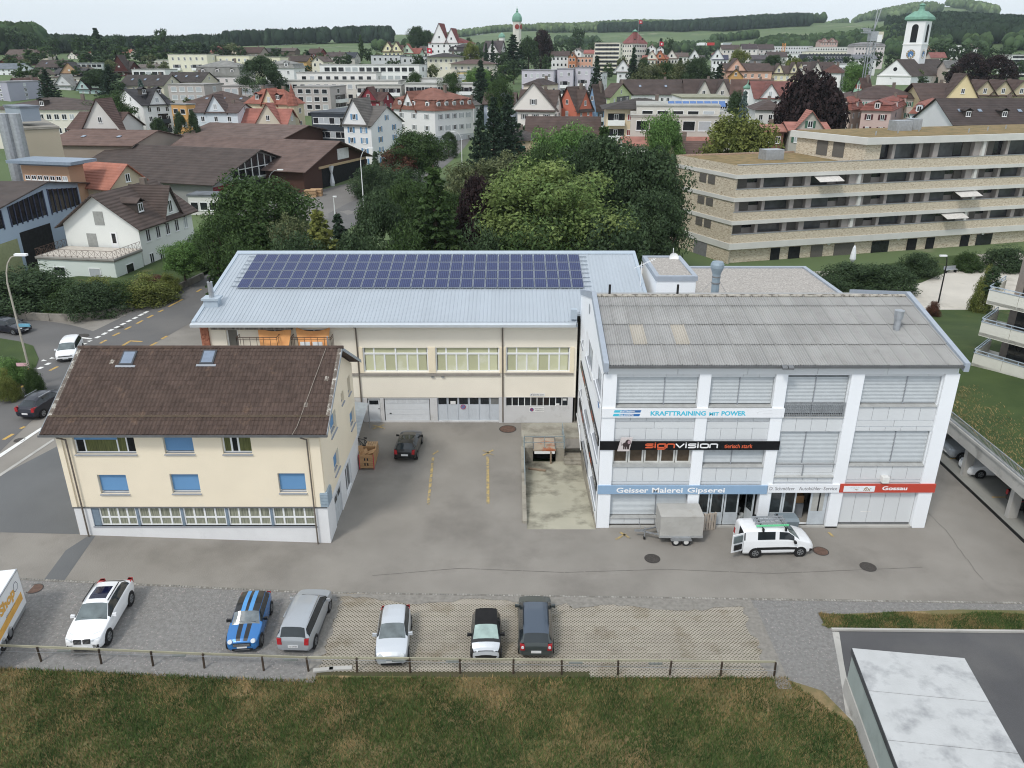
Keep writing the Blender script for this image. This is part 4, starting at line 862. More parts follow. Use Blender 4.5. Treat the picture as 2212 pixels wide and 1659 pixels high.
# ground floor shop fronts
SHOPD=mat('shop_interior',c8(70,70,68),rough=.8,var=.3,scale=1.5); SHOPG=mat('shop_glass',c8(44,50,52),rough=.08,var=.3,spec=.7)
a,c=bays[1]
mb=MB(); mb.box(a,yb+3,0,c,yb+3.05,2.6); mb.box(a,yb,-.0,c,yb+3,.06); mb.poly([(a-.01,yb,0),(a-.01,yb+3,0),(a-.01,yb+3,2.6),(a-.01,yb,2.6)]); mb.poly([(c+.01,yb,0),(c+.01,yb+3,0),(c+.01,yb+3,2.6),(c+.01,yb,2.6)]); mb.build('shop_room',SHOPD,wb)
for k in range(3):
 x0,x1=(a,12.42,13.32)[k],(12.4,13.3,14.24)[k]
 w=glazed(wb,x0+.02,.1,x1-.02,2.58,yb-.06,fr=.09,gm=SHOPG,m=mat('shop_frame',c8(200,208,212),rough=.5)); MB().box(x0+.08,yb-.075,.12,x1-.08,yb-.062,1.0).build('panel',mat('shop_panel',c8(190,198,204),rough=.6),w)
w=MB().obox((15.15,yb-.06,.12),(-.25,.78,0),(.05,.016,0),(0,0,2.4)).build('door',mat('shop_frame',(0,0,0)),wb); MB().obox((15.1,yb+.05,1.0),(-.17,.55,0),(.002,-.01,0),(0,0,1.35)).build('pane',SHOPG,w)
BUCK=mat('white_bucket',c8(206,210,208),rough=.5)
for k in range(12):
 x,y,z=13.5+(k%4)*.3,yb+.5+(k//4)*.45,.06; t=tag(MB().cyl((x,y,z),(x,y,z+.34),.12,.15,10).build('paint_bucket',BUCK),'white paint bucket standing inside the painter shop window','bucket','paint buckets in the shop')
for k in range(5):x=14.45+(k%2)*.3; y=yb+.4+k*.35; tag(MB().cyl((x,y,.06),(x,y,.42),.12,.15,10).build('paint_bucket',BUCK),'white paint bucket standing inside the painter shop window','bucket','paint buckets in the shop')
a,c=bays[2]
mb=MB(); mb.box(a,yb+3,0,c,yb+3.05,2.6); mb.box(a,yb,0,c,yb+3,.05); mb.build('shop_room',mat('pale_room',c8(150,146,138),rough=.9,var=.1),wb)
glazed(wb,a+.03,.1,16.95,2.55,yb-.06,fr=.09,gm=SHOPG,m=mat('shop_frame',(0,0,0))); glazed(wb,16.98,.1,17.8,2.55,yb-.06,fr=.1,gm=SHOPG,m=mat('shop_frame',(0,0,0)))
MB().box(a+.06,yb-.08,.12,17.7,yb-.062,1.0).build('panel',mat('shop_panel',(0,0,0)),wb)
w=MB().box(18.7,yb-.06,.1,19.75,yb-.01,2.55).build('door',mat('shop_panel',(0,0,0)),wb); MB().box(18.82,yb-.075,1.1,19.55,yb-.062,2.4).build('pane',mat('pale_pane',c8(176,176,170),rough=.3),w); MB().box(19.2,yb-.08,1.1,19.3,yb-.076,2.4).build('bar',BLACKM,w)
o=MB().box(18.0,yb+.8,.05,18.7,yb+2.2,1.1).build('drawer_cabinet',mat('grey_cabinet',c8(136,140,144),rough=.6)); tag(o,'grey drawer cabinet just inside the open radiator service door','cabinet'); o=MB().box(18.1,yb+.9,1.1,18.7,yb+1.9,1.6).build('cardboard_box',mat('cardboard',c8(176,132,86),rough=.95)); tag(o,'brown cardboard box on the grey cabinet behind the open service door','box')
a,c=bays[3]; e=np.linspace(a+.02,c-.02,6); gd=MB().box(a,yb,.05,c,yb+.05,2.6).build('garage_door',PGAP,wb)
for k in range(5):MB().box(e[k]+.012,yb-.03,.26,e[k+1]-.012,yb-.002,2.58).build('panel',PANEL,gd)
MB().box(a+.1,yb-.05,.06,c-.1,yb-.002,.22).build('rubber_seal',GUTTER,gd); MB().box(22.0,yb-.036,1.0,22.65,yb-.031,1.06).build('handle',PAPER,gd)
MB().box(WX0+.8,WY-.0,0,WX1-.8,WY+.31,.1).build('threshold',CONC2,wb)
for px0,py0,px1,py1 in((WX0-.02,WY-.02,6.0,3),):pass
# corrugated roof in overlapping sheets
rv=Vector((0,50.2-42.2,12.93-11.06)); L=rv.length; wd=rv.normalized(); wn_=Vector((0,-wd.z,wd.y)); O=Vector((5.55,42.15,11.08))
ETER=mat('fibre_cement',c8(162,162,160),rough=.95,var=.1,scale=.45,coord='World',objr=.06,bump=.45,bscale=25,spots=(c8(142,141,138),.9,.5,.3)); ETERP=mat('fibre_cement_pale',c8(176,170,158),rough=.95,var=.06,scale=.6,objr=.03,bump=.2)
NCOL,NROW=24,4; cw=(26.0-5.55)/NCOL; rows=[0,L*.27,L*.55,L*.83,L]
def csheet(w,l):
 mb=MB(); n=24
 for i in range(n):
  a0,a1=w*i/n*1.01,w*(i+1)/n*1.01; h=lambda x:.034*math.cos(2*math.pi*x/(w/6))+(.035 if x<.03 or x>w-.03 else 0)
  mb.poly([Vector((a0,0,0))+wn_*(h(a0)+.05),Vector((a1,0,0))+wn_*(h(a1)+.05),Vector((a1,0,0))+wd*(l+.08)+wn_*h(a1),Vector((a0,0,0))+wd*(l+.08)+wn_*h(a0)])
 return mb
rb=MB(); rb.hexa([O+Vector((0,0,-.12)),O+Vector((20.45,0,-.12)),O+Vector((20.45,0,-.12))+rv,O+Vector((0,0,-.12))+rv],[O+Vector((0,0,-.03)),O+Vector((20.45,0,-.03)),O+Vector((20.45,0,-.03))+rv,O+Vector((0,0,-.03))+rv])
rb.hexa([O+rv+Vector((0,0,-.12)),O+rv+Vector((20.45,0,-.12)),(26.0,58.6,10.6),(5.55,58.6,10.6)],[O+rv,O+rv+Vector((20.45,0,0)),(26.0,58.6,10.75),(5.55,58.6,10.75)]); roof=rb.build('roof',ETER,wb)
for r in range(NROW):
 me=csheet(cw,rows[r+1]-rows[r]).mesh('roof_sheet',ETER,smooth=True); me2=me.copy(); me2.materials[0]=ETERP
 for c in range(NCOL):put('roof_sheet',me2 if(r,c)in((1,2),(1,5))else me,roof,O+Vector((c*cw,0,0))+wd*rows[r]+wn_*random.uniform(0,.01),world=True)
mb=MB(); LICH=mat('ridge_lichen',c8(168,162,150),rough=1,var=.2,scale=5,coord='World',spots=(c8(104,98,88),3,.5,.1))
for i in range(40):x=5.6+i*.51; mb.obox(O+rv+Vector((i*.51,0,.02))-wd*.2,(.5,0,0),wd*.24,wn_*.08)
mb.build('ridge_cap',LICH,wb); VERG=mat('blue_grey_verge',c8(158,168,180),rough=.5,var=.05)
for x in(5.27,26.02):MB().hexa([(x,42.0,EZ3-.25),(x+.3,42.0,EZ3-.25),(x+.3,50.2,12.75),(x,50.2,12.75)],[(x,42.0,EZ3+.28),(x+.3,42.0,EZ3+.28),(x+.3,50.2,13.22),(x,50.2,13.22)]).build('verge',VERG,wb); MB().hexa([(x,50.2,12.75),(x+.3,50.2,12.75),(x+.3,58.6,10.6),(x,58.6,10.6)],[(x,50.2,13.22),(x+.3,50.2,13.22),(x+.3,58.6,11.0),(x,58.6,11.0)]).build('verge',VERG,wb)
MB().hexa([(5.57,42.0,10.98),(26.02,42.0,10.98),(26.02,42.2,10.98),(5.57,42.2,10.98)],[(5.57,41.97,11.14),(26.02,41.97,11.14),(26.02,42.2,11.1),(5.57,42.2,11.1)]).build('gutter',GUTTER,wb)
p=Vector((22.4,46.6,12.1)); p=atY(1938,700,46.0); zr=11.08+(46.0-42.15)*rv.z/rv.y
mb=MB(); mb.cyl((p.x,46,zr-.1),(p.x,46,zr+.75),.2,n=12); mb.build('flue',GALV,wb); mb=MB(); mb.cyl((p.x,46,zr+.72),(p.x,46,zr+1.25),.27,.3,8); mb.build('flue_cap',GALV,wb)
for px,py in((842,960),(1428,960)):q=atY(1106+px/4,387.1+1005/4,50.9); MB().cyl((q.x,50.9,12.6),(q.x,50.9,13.5),.08,n=8).build('vent_pipe',BLACKM,wb)
mb=MB(); q=Vector((15.8,42.0,11.05)); mb.obox(q+Vector((-.33,-.3,-.05)),(.3,0,0),(0,.28,.08),(0,0,.14)); mb.obox(q+Vector((.02,-.3,-.05)),(.3,0,0),(0,.28,.08),(0,0,.14)); o=mb.build('flood_light',GUTTER); tag(o,'twin floodlight on the eaves gutter of the white building','floodlight')
LOC_=mat('lamp_white',c8(226,226,222),rough=.5); o=MB().box(22.75,WY-.2,3.32,23.15,WY+.14,3.72).build('wall_lamp',LOC_); tag(o,'small white lamp box on the panel above the red Gossau sign','lamp')
# ---------------------------------------------------------------- signs
SBLUE=mat('sky_blue_sign',c8(140,174,206),rough=.45,var=.02); SBLK=mat('black_sign',c8(18,19,22),rough=.4,var=.1); SRED=mat('red_sign',c8(204,66,44),rough=.45,var=.02); SWHT=mat('white_sign',c8(236,239,243),rough=.5,var=.01)
CYAN=mat('cyan_letters',c8(34,196,226),rough=.5); ORA=mat('orange_letters',c8(236,98,46),rough=.5); WLET=mat('white_letters',c8(245,246,248),rough=.5); GLET=mat('grey_letters',c8(104,100,104),rough=.6); DBLUE=mat('deep_blue',c8(40,110,178),rough=.5); TANL=mat('tan_letters',c8(176,146,110),rough=.6); GREYPR=mat('pale_grey_print',c8(208,210,212),rough=.6)  # last one: pale grey print of the faint emblem and the wash lettering
def lett(t,s,m,x,z,w,h,y=-.085,**k):return put('lettering',text_mesh(s,m,w,h,**k),t,(x-LOC[t.name].x,y,z-LOC[t.name].z),(R(90),0,0))
s1=thing('shop_sign',(5.32,WY,8.02),'long white board KRAFTTRAINING MIT POWER in turquoise letters on the white building','shop sign'); MB().box(5.32,WY-.08,7.73,16.15,WY-.003,8.32).build('board',SWHT,s1)
lett(s1,'KRAFTTRAINING',CYAN,8.22,7.86,3.28,.3,bold=.035); lett(s1,'MIT',CYAN,11.7,7.86,.58,.23,bold=.03); lett(s1,'POWER',CYAN,12.42,7.86,1.45,.3,bold=.035)
for k,(s,z)in enumerate((('KRAFTTRAINING',8.06),('NAIL-KOSMETIK',7.82))):
 x=6.03-k*.05
 for a,b,m in((0,.42,CYAN),(.42,1.0,mat('mid_blue',c8(56,140,200),rough=.5)),(1.0,1.58,DBLUE)):mb=MB(); mb.poly([(x+a-.0,WY-.084,z),(x+b,WY-.084,z),(x+b+.05,WY-.084,z+.16),(x+a+.05,WY-.084,z+.16)]); mb.build('emblem',m,s1)
 lett(s1,s,WLET,x+.36,z+.03,.9,.1,y=-.088,shear=.25,bold=.02)
mb=MB()
for a,b in(((14.5,8.06),(14.75,8.16)),((14.75,8.16),(15.4,8.2)),((14.55,7.95),(14.6,8.1)),((14.9,8.0),(15.5,7.98))):mb.bar((a[0],WY-.083,a[1]),(b[0],WY-.083,b[1]),.004,.012)
mb.build('emblem',GREYPR,s1)
s2=thing('shop_sign',(5.3,WY,5.85),'long black board reading signvision tierisch stark in orange and white','shop sign'); MB().box(5.3,WY-.08,5.57,16.16,WY-.003,6.14).build('board',SBLK,s2)
MB().box(5.22,WY-.08,5.57,5.3,56.3,6.14).build('board',SBLK,s2)if False else None
def tubes(t,strokes,m,x0,z0,sx,sz,w=.075):
 mb=MB()
 for st in strokes:
  for(a,b),(c,e)in zip(st,st[1:]):mb.bar((x0+a*sx,WY-.092,z0+b*sz),(x0+c*sx,WY-.092,z0+e*sz),w,.012,up=(0,1,0))
  for a,b in st:mb.cyl((x0+a*sx,WY-.087,z0+b*sz),(x0+a*sx,WY-.0975,z0+b*sz),w/2,n=8)
 mb.build('lettering',m,t)
S=[[(1,1),(.2,1),(0,.9),(0,.62),(.2,.52),(.8,.52),(1,.42),(1,.1),(.8,0),(0,0)]]; I=[[(.1,0),(.1,1)],[(.1,1.28),(.1,1.32)]]; Gl=[[(1,0),(.2,0),(0,.12),(0,.88),(.2,1),(1,1),(1,-.3),(.8,-.42),(0,-.42)]]; N=[[(0,0),(0,.88),(.2,1),(.8,1),(1,.88),(1,0)]]; Vv=[[(0,1),(.5,0),(1,1)]]; Oo=[[(.2,0),(0,.12),(0,.88),(.2,1),(.8,1),(1,.88),(1,.12),(.8,0),(.2,0)]]
x=8.08
for st,w,m,n in((S,.42,ORA,0),(I,.2,ORA,0),(Gl,.44,ORA,0),(N,.44,ORA,0),(Vv,.46,WLET,1),(I,.2,WLET,1),(S,.42,WLET,1),(I,.2,WLET,1),(Oo,.46,WLET,1),(N,.44,WLET,1)):
 tubes(s2,st,m,x,5.74,w if st is not I else.3,.24); x+=(w+.11)if st is not I else.19
lett(s2,'tierisch stark',ORA,12.82,5.7,1.7,.27,bold=.012)
lp=thing('picture_panel',(6.45,WY-.1,5.5),'tilted picture panel of a dark lion mounted across the black board','picture'); mb=MB(); mb.hexa([(6.36,WY-.16,5.53),(7.08,WY-.16,5.53),(7.08,WY-.1,5.53),(6.36,WY-.1,5.53)],[(6.56,WY-.16,6.43),(7.24,WY-.16,6.43),(7.24,WY-.1,6.43),(6.56,WY-.1,6.43)]); mb.build('panel',mat('picture_ground',c8(206,196,194),rough=.5,var=.08,scale=3),lp)
LION=mat('lion_dark',c8(62,48,48),rough=.6); PINK=mat('lion_face',c8(178,150,156),rough=.6); mb=MB(); yy=WY-.165
def disc(mb,x,z,rx,rz,n=14,m=0,y=yy):mb.poly([(x+rx*math.cos(k*2*math.pi/n),y,z+rz*math.sin(k*2*math.pi/n))for k in range(n)],m)
disc(mb,6.98,6.1,.17,.22); disc(mb,6.85,5.98,.2,.15,y=yy-.001)
for x in(6.74,6.84,6.95,7.03):mb.poly([(x-.035,yy-.002,5.66),(x+.035,yy-.002,5.66),(x+.045,yy-.002,5.98),(x-.045,yy-.002,5.98)])
for a,b in(((6.68,6.0),(6.6,5.92)),((6.6,5.92),(6.57,6.06)),((6.57,6.06),(6.55,6.15))):mb.bar((a[0],yy-.003,a[1]),(b[0],yy-.003,b[1]),.004,.02)
mb.build('lion',LION,lp); mb=MB(); disc(mb,7.04,6.14,.09,.13,y=yy-.004); mb.build('lion_head',PINK,lp)
s3=thing('shop_sign',(5.3,WY,2.78),'pale blue board reading Geisser Malerei Gipserei over the painter shop','shop sign'); MB().box(5.3,WY-.08,2.5,15.79,WY-.003,3.09).build('board',SBLUE,s3)
lett(s3,'Geisser',WLET,6.46,2.6,1.98,.36,bold=.022); lett(s3,'Malerei',WLET,8.66,2.6,1.9,.36,bold=.022); lett(s3,'Gipserei',WLET,10.85,2.51,2.32,.45,bold=.022)
s4=thing('shop_sign',(15.82,WY,2.88),'white board D. Schmölzer Autokühler-Service in thin grey letters','shop sign'); MB().box(15.82,WY-.08,2.6,20.24,WY-.003,3.17).build('board',SWHT,s4)
lett(s4,'D. Schmölzer',GLET,15.92,2.78,1.56,.24); lett(s4,'Autokühler–Service',GLET,17.74,2.78,2.36,.24)
s5=thing('shop_sign',(20.28,WY,2.9),'red board with washfix plate and Gossau in white letters over the right garage','shop sign'); MB().box(20.28,WY-.08,2.61,26.17,WY-.003,3.2).build('board',SRED,s5); MB().box(20.5,WY-.095,2.68,22.42,WY-.081,3.08).build('plate',SWHT,s5)
lett(s5,'wash',GREYPR,20.85,2.92,.62,.1,y=-.1,shear=.2); lett(s5,'fix',TANL,21.72,2.74,.5,.27,y=-.1,shear=.3,bold=.02); lett(s5,'Gossau',WLET,22.88,2.78,1.55,.28,bold=.03); mb=MB(); mb.poly([(21.15,WY-.1,2.88),(21.45,WY-.1,2.82),(21.3,WY-.1,2.78)]); mb.build('emblem',TANL,s5)
# the two black side boards facing the courtyard
for k,(y0,z0,y1,z1,lab)in enumerate(((43.0,5.75,56.3,5.75,'upper black signvision board along the courtyard side of the white building'),(43.0,2.6,56.3,2.6,'lower black signvision board along the courtyard side of the white building'))):
 t=thing('shop_sign',(WX0,49,z0),lab,'shop sign'); t.location.z=z0; LOC[t.name]=Vector(t.location); MB().box(WX0-.07,y0,z0-.28,WX0-.003,y1,z0+.28).build('board',SBLK,t)
 for s,m,yy_,w in(('sign',ORA,54.6,2.2),('vision',WLET,52.2,3.2),('sign',ORA,47.6,1.7),('vision',WLET,45.7,2.4)):put('lettering',text_mesh(s,m,w,.36,bold=.01),t,(-.075,yy_-49,-.16),(R(90),0,R(-90)))
t=thing('shop_sign',(WX0,46,7.9),'small pale print board with a blue diamond on the courtyard side of the white building','shop sign'); MB().box(WX0-.03,43.0,7.6,WX0-.003,50.0,8.1).build('board',SWHT,t); mb=MB(); mb.poly([(WX0-.034,43.3,7.85),(WX0-.034,43.9,7.66),(WX0-.034,44.5,7.85),(WX0-.034,43.9,8.04)]); mb.build('emblem',DBLUE,t)
# ---------------------------------------------------------------- annexe with gravel roof, lift head
GRAVR=mat('roof_gravel',c8(178,172,164),rough=.97,var=0,scale=7,coord='World',col2=c8(146,140,134),bump=.5,bscale=9,spots=(c8(200,194,186),8,.55,.08))
ax=thing('flat_annexe',(20,66,0),'flat roofed annexe with pale gravel behind the white building','annexe'); MB().box(11,58.5,0,28,73.5,8.85).build('wall',WHITEP,ax); MB().box(11.1,58.7,8.85,27.8,73.3,8.95).build('gravel_bed',GRAVR,ax)
mb=MB(); mb.box(27.7,58.5,8.82,28.05,73.2,9.1); mb.box(11,73.2,8.82,28.05,73.55,9.1); mb.build('parapet',VERG,ax)
lh=thing('lift_house',(13.1,64.4,8.5),'white box shaped lift head with a gravel top behind the corrugated roof','lift housing'); MB().box(11.55,61,8.5,14.7,67.9,11.1).build('wall',WHITEP,lh); MB().box(11.75,61.3,11.1,14.5,67.7,11.32).build('gravel_bed',GRAVR,lh); mb=MB()
mb.box(11.45,60.9,11.05,11.8,68,11.42); mb.box(14.45,60.9,11.05,14.8,68,11.42); mb.box(11.8,60.9,11.05,14.45,61.25,11.42); mb.box(11.8,67.65,11.05,14.45,68,11.42); mb.build('parapet',VERG,lh)
f=thing('exhaust_stack',(16.2,59.5,9),'blue grey exhaust stack with a flared top behind the corrugated roof','exhaust stack'); STK=mat('blue_stack',c8(140,158,170),rough=.5,metal=.2,var=.08); mb=MB(); mb.lathe((0,0,0),[(.3,-.2),(.3,2.6),(.33,2.65),(.3,2.7),(.32,3.0),(.52,3.5),(.52,3.75),(.42,3.95),(0,3.95)],14); put('pipe',mb.mesh('pipe',STK,smooth=True),f)
for z in(.9,2.2,2.7):mb=MB(); mb.lathe((0,0,z),[(.31,0),(.335,.02),(.335,.12),(.31,.14)],14); put('band',mb.mesh('band',GUTTER),f)
for a in(-1,1):mb=MB(); mb.bar((a*.3,0,2.4),(a*1.9,1.0,0),.02); put('guy_wire',mb.mesh('guy_wire',GALV),f)
f.location=(atY(1543,640,59.5).x,59.5,9.0)
an=thing('roof_antenna',(11.0,63,9.5),'thin yagi television antenna on the roof corner beside the lift head','antenna'); q=atY(1387,560,63); an.location=(q.x,63,9.6); mb=MB(); mb.bar((0,0,0),(0,0,2.5),.05); put('mast',mb.mesh('mast',FRAMEW),an); mb=MB(); mb.bar((-.6,0,1.95),(1.1,0,2.75),.03)
for k in range(8):mb.bar((-.2+k*.17,-.3,2.13+k*.08),(-.2+k*.17,.3,2.13+k*.08),.02)
put('boom',mb.mesh('boom',FRAMEW),an)
q=atY(1453,560,67.5); sd_=thing('satellite_dish',(q.x,67.5,11.3),'white satellite dish on the far edge of the lift head','dish'); mb=MB(); mb.lathe((0,0,.35),[(0,0),(.2,.03),(.35,.1),(.42,.18)],12); o=put('bowl',mb.mesh('bowl',FRAMEW),sd_,rot=(R(70),0,0)); mb=MB(); mb.bar((0,0,0),(0,0,.9),.05); put('mast',mb.mesh('mast',FRAMEW),sd_)
# ---------------------------------------------------------------- loading ramp, dock and steps
RUST=mat('rusty_plate',c8(176,160,140),rough=.9,var=.1,scale=1.5,coord='World',spots=(c8(176,100,60),.9,.48,.12)); OLDC=mat('old_concrete',c8(158,152,138),rough=.92,var=.14,scale=.8,coord='World',bump=.3,spots=(c8(104,98,88),.7,.5,.2))
RB=mat('ramp_concrete',c8(176,172,152),rough=.92,var=.1,scale=.45,coord='World',bump=.3,spots=(c8(98,94,82),.38,.47,.2))
rp=MB(); rp.poly([(RAMPX0,RAMPY0,0),(RAMPX1,RAMPY0,0),(RAMPX1,51.6,-1.12),(RAMPX0,51.6,-1.12)]); rp.poly([(RAMPX0,51.6,-1.12),(RAMPX1,51.6,-1.12),(RAMPX1,53.3,-1.12),(RAMPX0,53.3,-1.12)]); o=rp.build('loading_ramp',RB); o['kind']='structure'
ld=thing('loading_dock',(2.8,54,0),'concrete loading dock with a rusty lift plate at the end of the sunken ramp','loading dock')
mb=MB(); mb.box(.95,53.3,-1.2,1.6,55.6,.02); mb.box(3.35,53.3,-1.2,4.0,55.6,.02); mb.box(1.6,54.6,-1.2,3.35,55.6,.02); mb.build('base',OLDC,ld); MB().box(1.62,53.0,-.08,3.33,55.0,.06).build('lift_plate',RUST,ld)
mb=MB();
for x in(1.64,3.3):mb.bar((x,53.05,.065),(x,55.0,.065),.06)
mb.bar((1.62,55.0,.065),(3.33,55.0,.065),.06); mb.build('plate_frame',GUTTER,ld); MB().box(1.7,52.98,-.3,3.25,53.1,-.1).build('bumper',FRAMEW,ld)
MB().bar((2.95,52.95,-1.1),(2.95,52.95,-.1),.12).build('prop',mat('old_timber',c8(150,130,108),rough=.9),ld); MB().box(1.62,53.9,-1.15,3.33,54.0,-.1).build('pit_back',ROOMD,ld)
gsheet('dock_terrace',[[(.75,53.3),(.95,53.3),(.95,55.6),(4.0,55.6),(4.0,55.2),(5.28,55.2),(5.28,57.8),(.75,57.8)]],.03,CONCR)
st=thing('outdoor_steps',(4.65,54,-1.1),'concrete steps climbing from the ramp beside the white building','steps')
for k in range(8):MB().box(4.0,52.7+k*.32,-1.2,5.28,55.25,-1.12+(k+1)*.142).build('step',OLDC,st)
rw=thing('ramp_wall',(.9,47,0),'low concrete edge wall along the left side of the ramp','low wall'); mb=MB(); mb.hexa([(.68,42.9,-.1),(.95,42.9,-.3),(.95,53.3,-1.2),(.68,53.3,-.1)],[(.68,42.9,.18),(.95,42.9,.18),(.95,53.3,.2),(.68,53.3,.2)]); mb.build('wall',OLDC,rw); MB().box(5.27,42.4,-1.2,5.325,53,.12).build('wall',OLDC,rw)
RAILG=mat('blue_grey_rail',c8(150,166,172),rough=.5,metal=.3); hr=thing('ramp_railing',(1,52,0),'grey blue tube railing round the rusty dock and the ramp','railing'); mb=MB()
for a,b in(((.9,47.5),(.9,53.2)),((.95,53.25),(4.0,53.25)),((3.95,53.3),(3.95,55.6))):
 for z in(.55,1.05):mb.bar((*a,z),(*b,z),.045)
 n=max(2,int(math.hypot(b[0]-a[0],b[1]-a[1])/1.6))
 for i in range(n+1):q=i/n; mb.bar((a[0]+(b[0]-a[0])*q,a[1]+(b[1]-a[1])*q,0),(a[0]+(b[0]-a[0])*q,a[1]+(b[1]-a[1])*q,1.05),.045)
mb.build('rail',RAILG,hr); mb=MB()
for a,b in(((5.2,53.0,.0),(5.2,55.2,1.0)),((5.2,55.2,1.0),(5.2,57.5,1.0))):mb.bar(a,b,.05)
mb.build('handrail',FRAMEW,hr)
o=MB().obox((1.2,52.0,-1.1),(1.3,-.35,.0),(.05,.18,0),(0,0,.1)).build('timber_beam',mat('old_timber',(0,0,0))); tag(o,'brown timber beam lying at the foot of the dock','beam')
# ================================================================ vehicles
TYRE=mat('tyre',(.018,.018,.019),rough=.85,var=.2); RIM=mat('alloy_rim',c8(150,154,158),rough=.35,metal=.7,var=.1); LAMPC=mat('headlamp_glass',c8(206,212,216),rough=.12,var=.1,spec=.8); TAIL=mat('tail_lamp_red',c8(176,22,32),rough=.2,spec=.6); CARG=glassmat('car_glass',(.02,.026,.03),.05); CARGP=mat('car_glass_pale',c8(92,104,106),rough=.06,var=.35,scale=1.5,spec=.8,coord='Object'); PLATE=mat('number_plate',c8(222,224,224),rough=.5); TRIM=mat('black_trim',(.014,.014,.015),rough=.5,var=.1); CHROME=mat('chrome',c8(200,204,208),rough=.18,metal=.9)
def paint(key,col,metal=.0,rough=.32):return mat(key,col,rough=rough,metal=metal,var=.015,scale=1,spec=.5,coat=.5)
PW_=paint('white_car_paint',c8(236,238,240)); PB_=paint('blue_car_paint',c8(30,118,190),.2,.25); PS_=paint('silver_car_paint',c8(172,178,184),.35,.35); PD_=paint('dark_green_grey_paint',c8(70,78,78),.3,.3); PK_=paint('black_car_paint',c8(16,18,22)); PN_=paint('navy_car_paint',c8(20,24,40)); PS2=paint('pale_silver_paint',c8(200,206,212),.3,.35)
ST={   # yfrac, top z, belt z, belt width, top width, bottom z   (fractions of the half width)
'suv':[(0,.66,.56,.72,.5,.34),(.015,.84,.70,.86,.68,.26),(.05,.95,.80,.95,.78,.22),(.14,1.03,.90,1,.82,.22),(.27,1.10,1.0,1,.84,.22),(.42,1.57,1.06,1,.66,.22),(.55,1.63,1.08,1,.67,.22),(.70,1.60,1.10,1,.65,.22),(.82,1.48,1.12,1,.62,.22),(.94,1.16,1.08,.96,.72,.27),(.985,1.02,.92,.9,.72,.34),(1,.74,.62,.8,.6,.4)],
'mini':[(0,.5,.44,.66,.45,.28),(.015,.68,.58,.84,.66,.2),(.06,.80,.70,.93,.76,.17),(.16,.88,.78,.99,.80,.17),(.30,.94,.86,1,.82,.17),(.43,1.36,.92,1,.72,.17),(.58,1.41,.94,1,.74,.17),(.74,1.39,.95,1,.73,.17),(.88,1.32,.96,.98,.69,.2),(.965,.98,.92,.93,.72,.26),(.99,.84,.76,.86,.68,.32),(1,.6,.5,.76,.5,.36)],
'fiat':[(0,.5,.44,.66,.45,.28),(.015,.66,.56,.84,.66,.2),(.06,.80,.70,.93,.76,.17),(.14,.92,.80,.98,.80,.17),(.27,1.02,.9,1,.82,.17),(.45,1.43,.96,1,.68,.17),(.58,1.48,.98,1,.69,.17),(.74,1.46,.98,1,.68,.17),(.87,1.38,.98,.97,.65,.2),(.955,1.02,.92,.93,.70,.26),(.985,.84,.76,.86,.66,.32),(1,.58,.5,.76,.5,.36)],
'hatch':[(0,.54,.48,.70,.48,.3),(.015,.72,.60,.86,.66,.22),(.05,.84,.72,.95,.78,.18),(.14,.93,.82,1,.82,.18),(.26,1.0,.92,1,.84,.18),(.42,1.42,.97,1,.69,.18),(.56,1.48,.99,1,.70,.18),(.74,1.46,1.0,1,.69,.18),(.88,1.39,1.01,.98,.67,.2),(.965,1.04,.97,.94,.74,.28),(.99,.88,.8,.88,.7,.34),(1,.64,.54,.8,.55,.4)],
'mpv':[(0,.58,.5,.72,.5,.32),(.015,.78,.64,.88,.68,.24),(.05,.90,.76,.96,.8,.2),(.12,.98,.86,1,.84,.2),(.20,1.06,.96,1,.86,.2),(.36,1.56,1.02,1,.72,.2),(.52,1.65,1.04,1,.74,.2),(.74,1.64,1.05,1,.73,.2),(.93,1.58,1.05,.98,.70,.22),(.975,1.12,1.02,.95,.78,.3),(.992,.92,.84,.9,.74,.36),(1,.66,.56,.84,.6,.4)],
'smart':[(0,.5,.44,.72,.5,.28),(.02,.68,.58,.86,.66,.2),(.07,.84,.72,.94,.78,.18),(.14,.96,.84,.98,.82,.18),(.22,1.06,.94,1,.84,.18),(.44,1.48,1.0,1,.72,.18),(.58,1.54,1.02,1,.73,.18),(.76,1.54,1.02,1,.73,.18),(.93,1.48,1.02,.98,.71,.2),(.975,1.1,1.0,.95,.78,.26),(.992,.9,.82,.9,.74,.32),(1,.62,.54,.84,.6,.36)],
'van':[(0,.6,.5,.74,.5,.34),(.015,.82,.66,.88,.68,.25),(.05,.96,.80,.96,.8,.22),(.12,1.06,.92,1,.84,.22),(.21,1.16,1.02,1,.86,.22),(.37,1.70,1.10,1,.78,.22),(.50,1.80,1.12,1,.82,.22),(.75,1.82,1.12,1,.82,.22),(.955,1.80,1.12,.99,.80,.22),(.985,1.70,1.10,.98,.80,.26),(.995,1.0,.9,.96,.76,.3),(1,.7,.6,.9,.6,.4)]}
def cr(P,n):
 P=np.asarray(P,float); out=[]; m=len(P)
 for i in range(m-1):
  p0=P[max(i-1,0)]; p1=P[i]; p2=P[i+1]; p3=P[min(i+2,m-1)]
  for k in range(n):
   t=k/n; out.append(.5*(2*p1+(-p0+p2)*t*.8+(2*p0-5*p1+4*p2-p3)*t*t*.8+(-p0+3*p1-3*p2+p3)*t**3*.8)if False else p1+(p2-p1)*(t*t*(3-2*t)*.35+t*.65))
 out.append(P[-1]); return np.array(out)
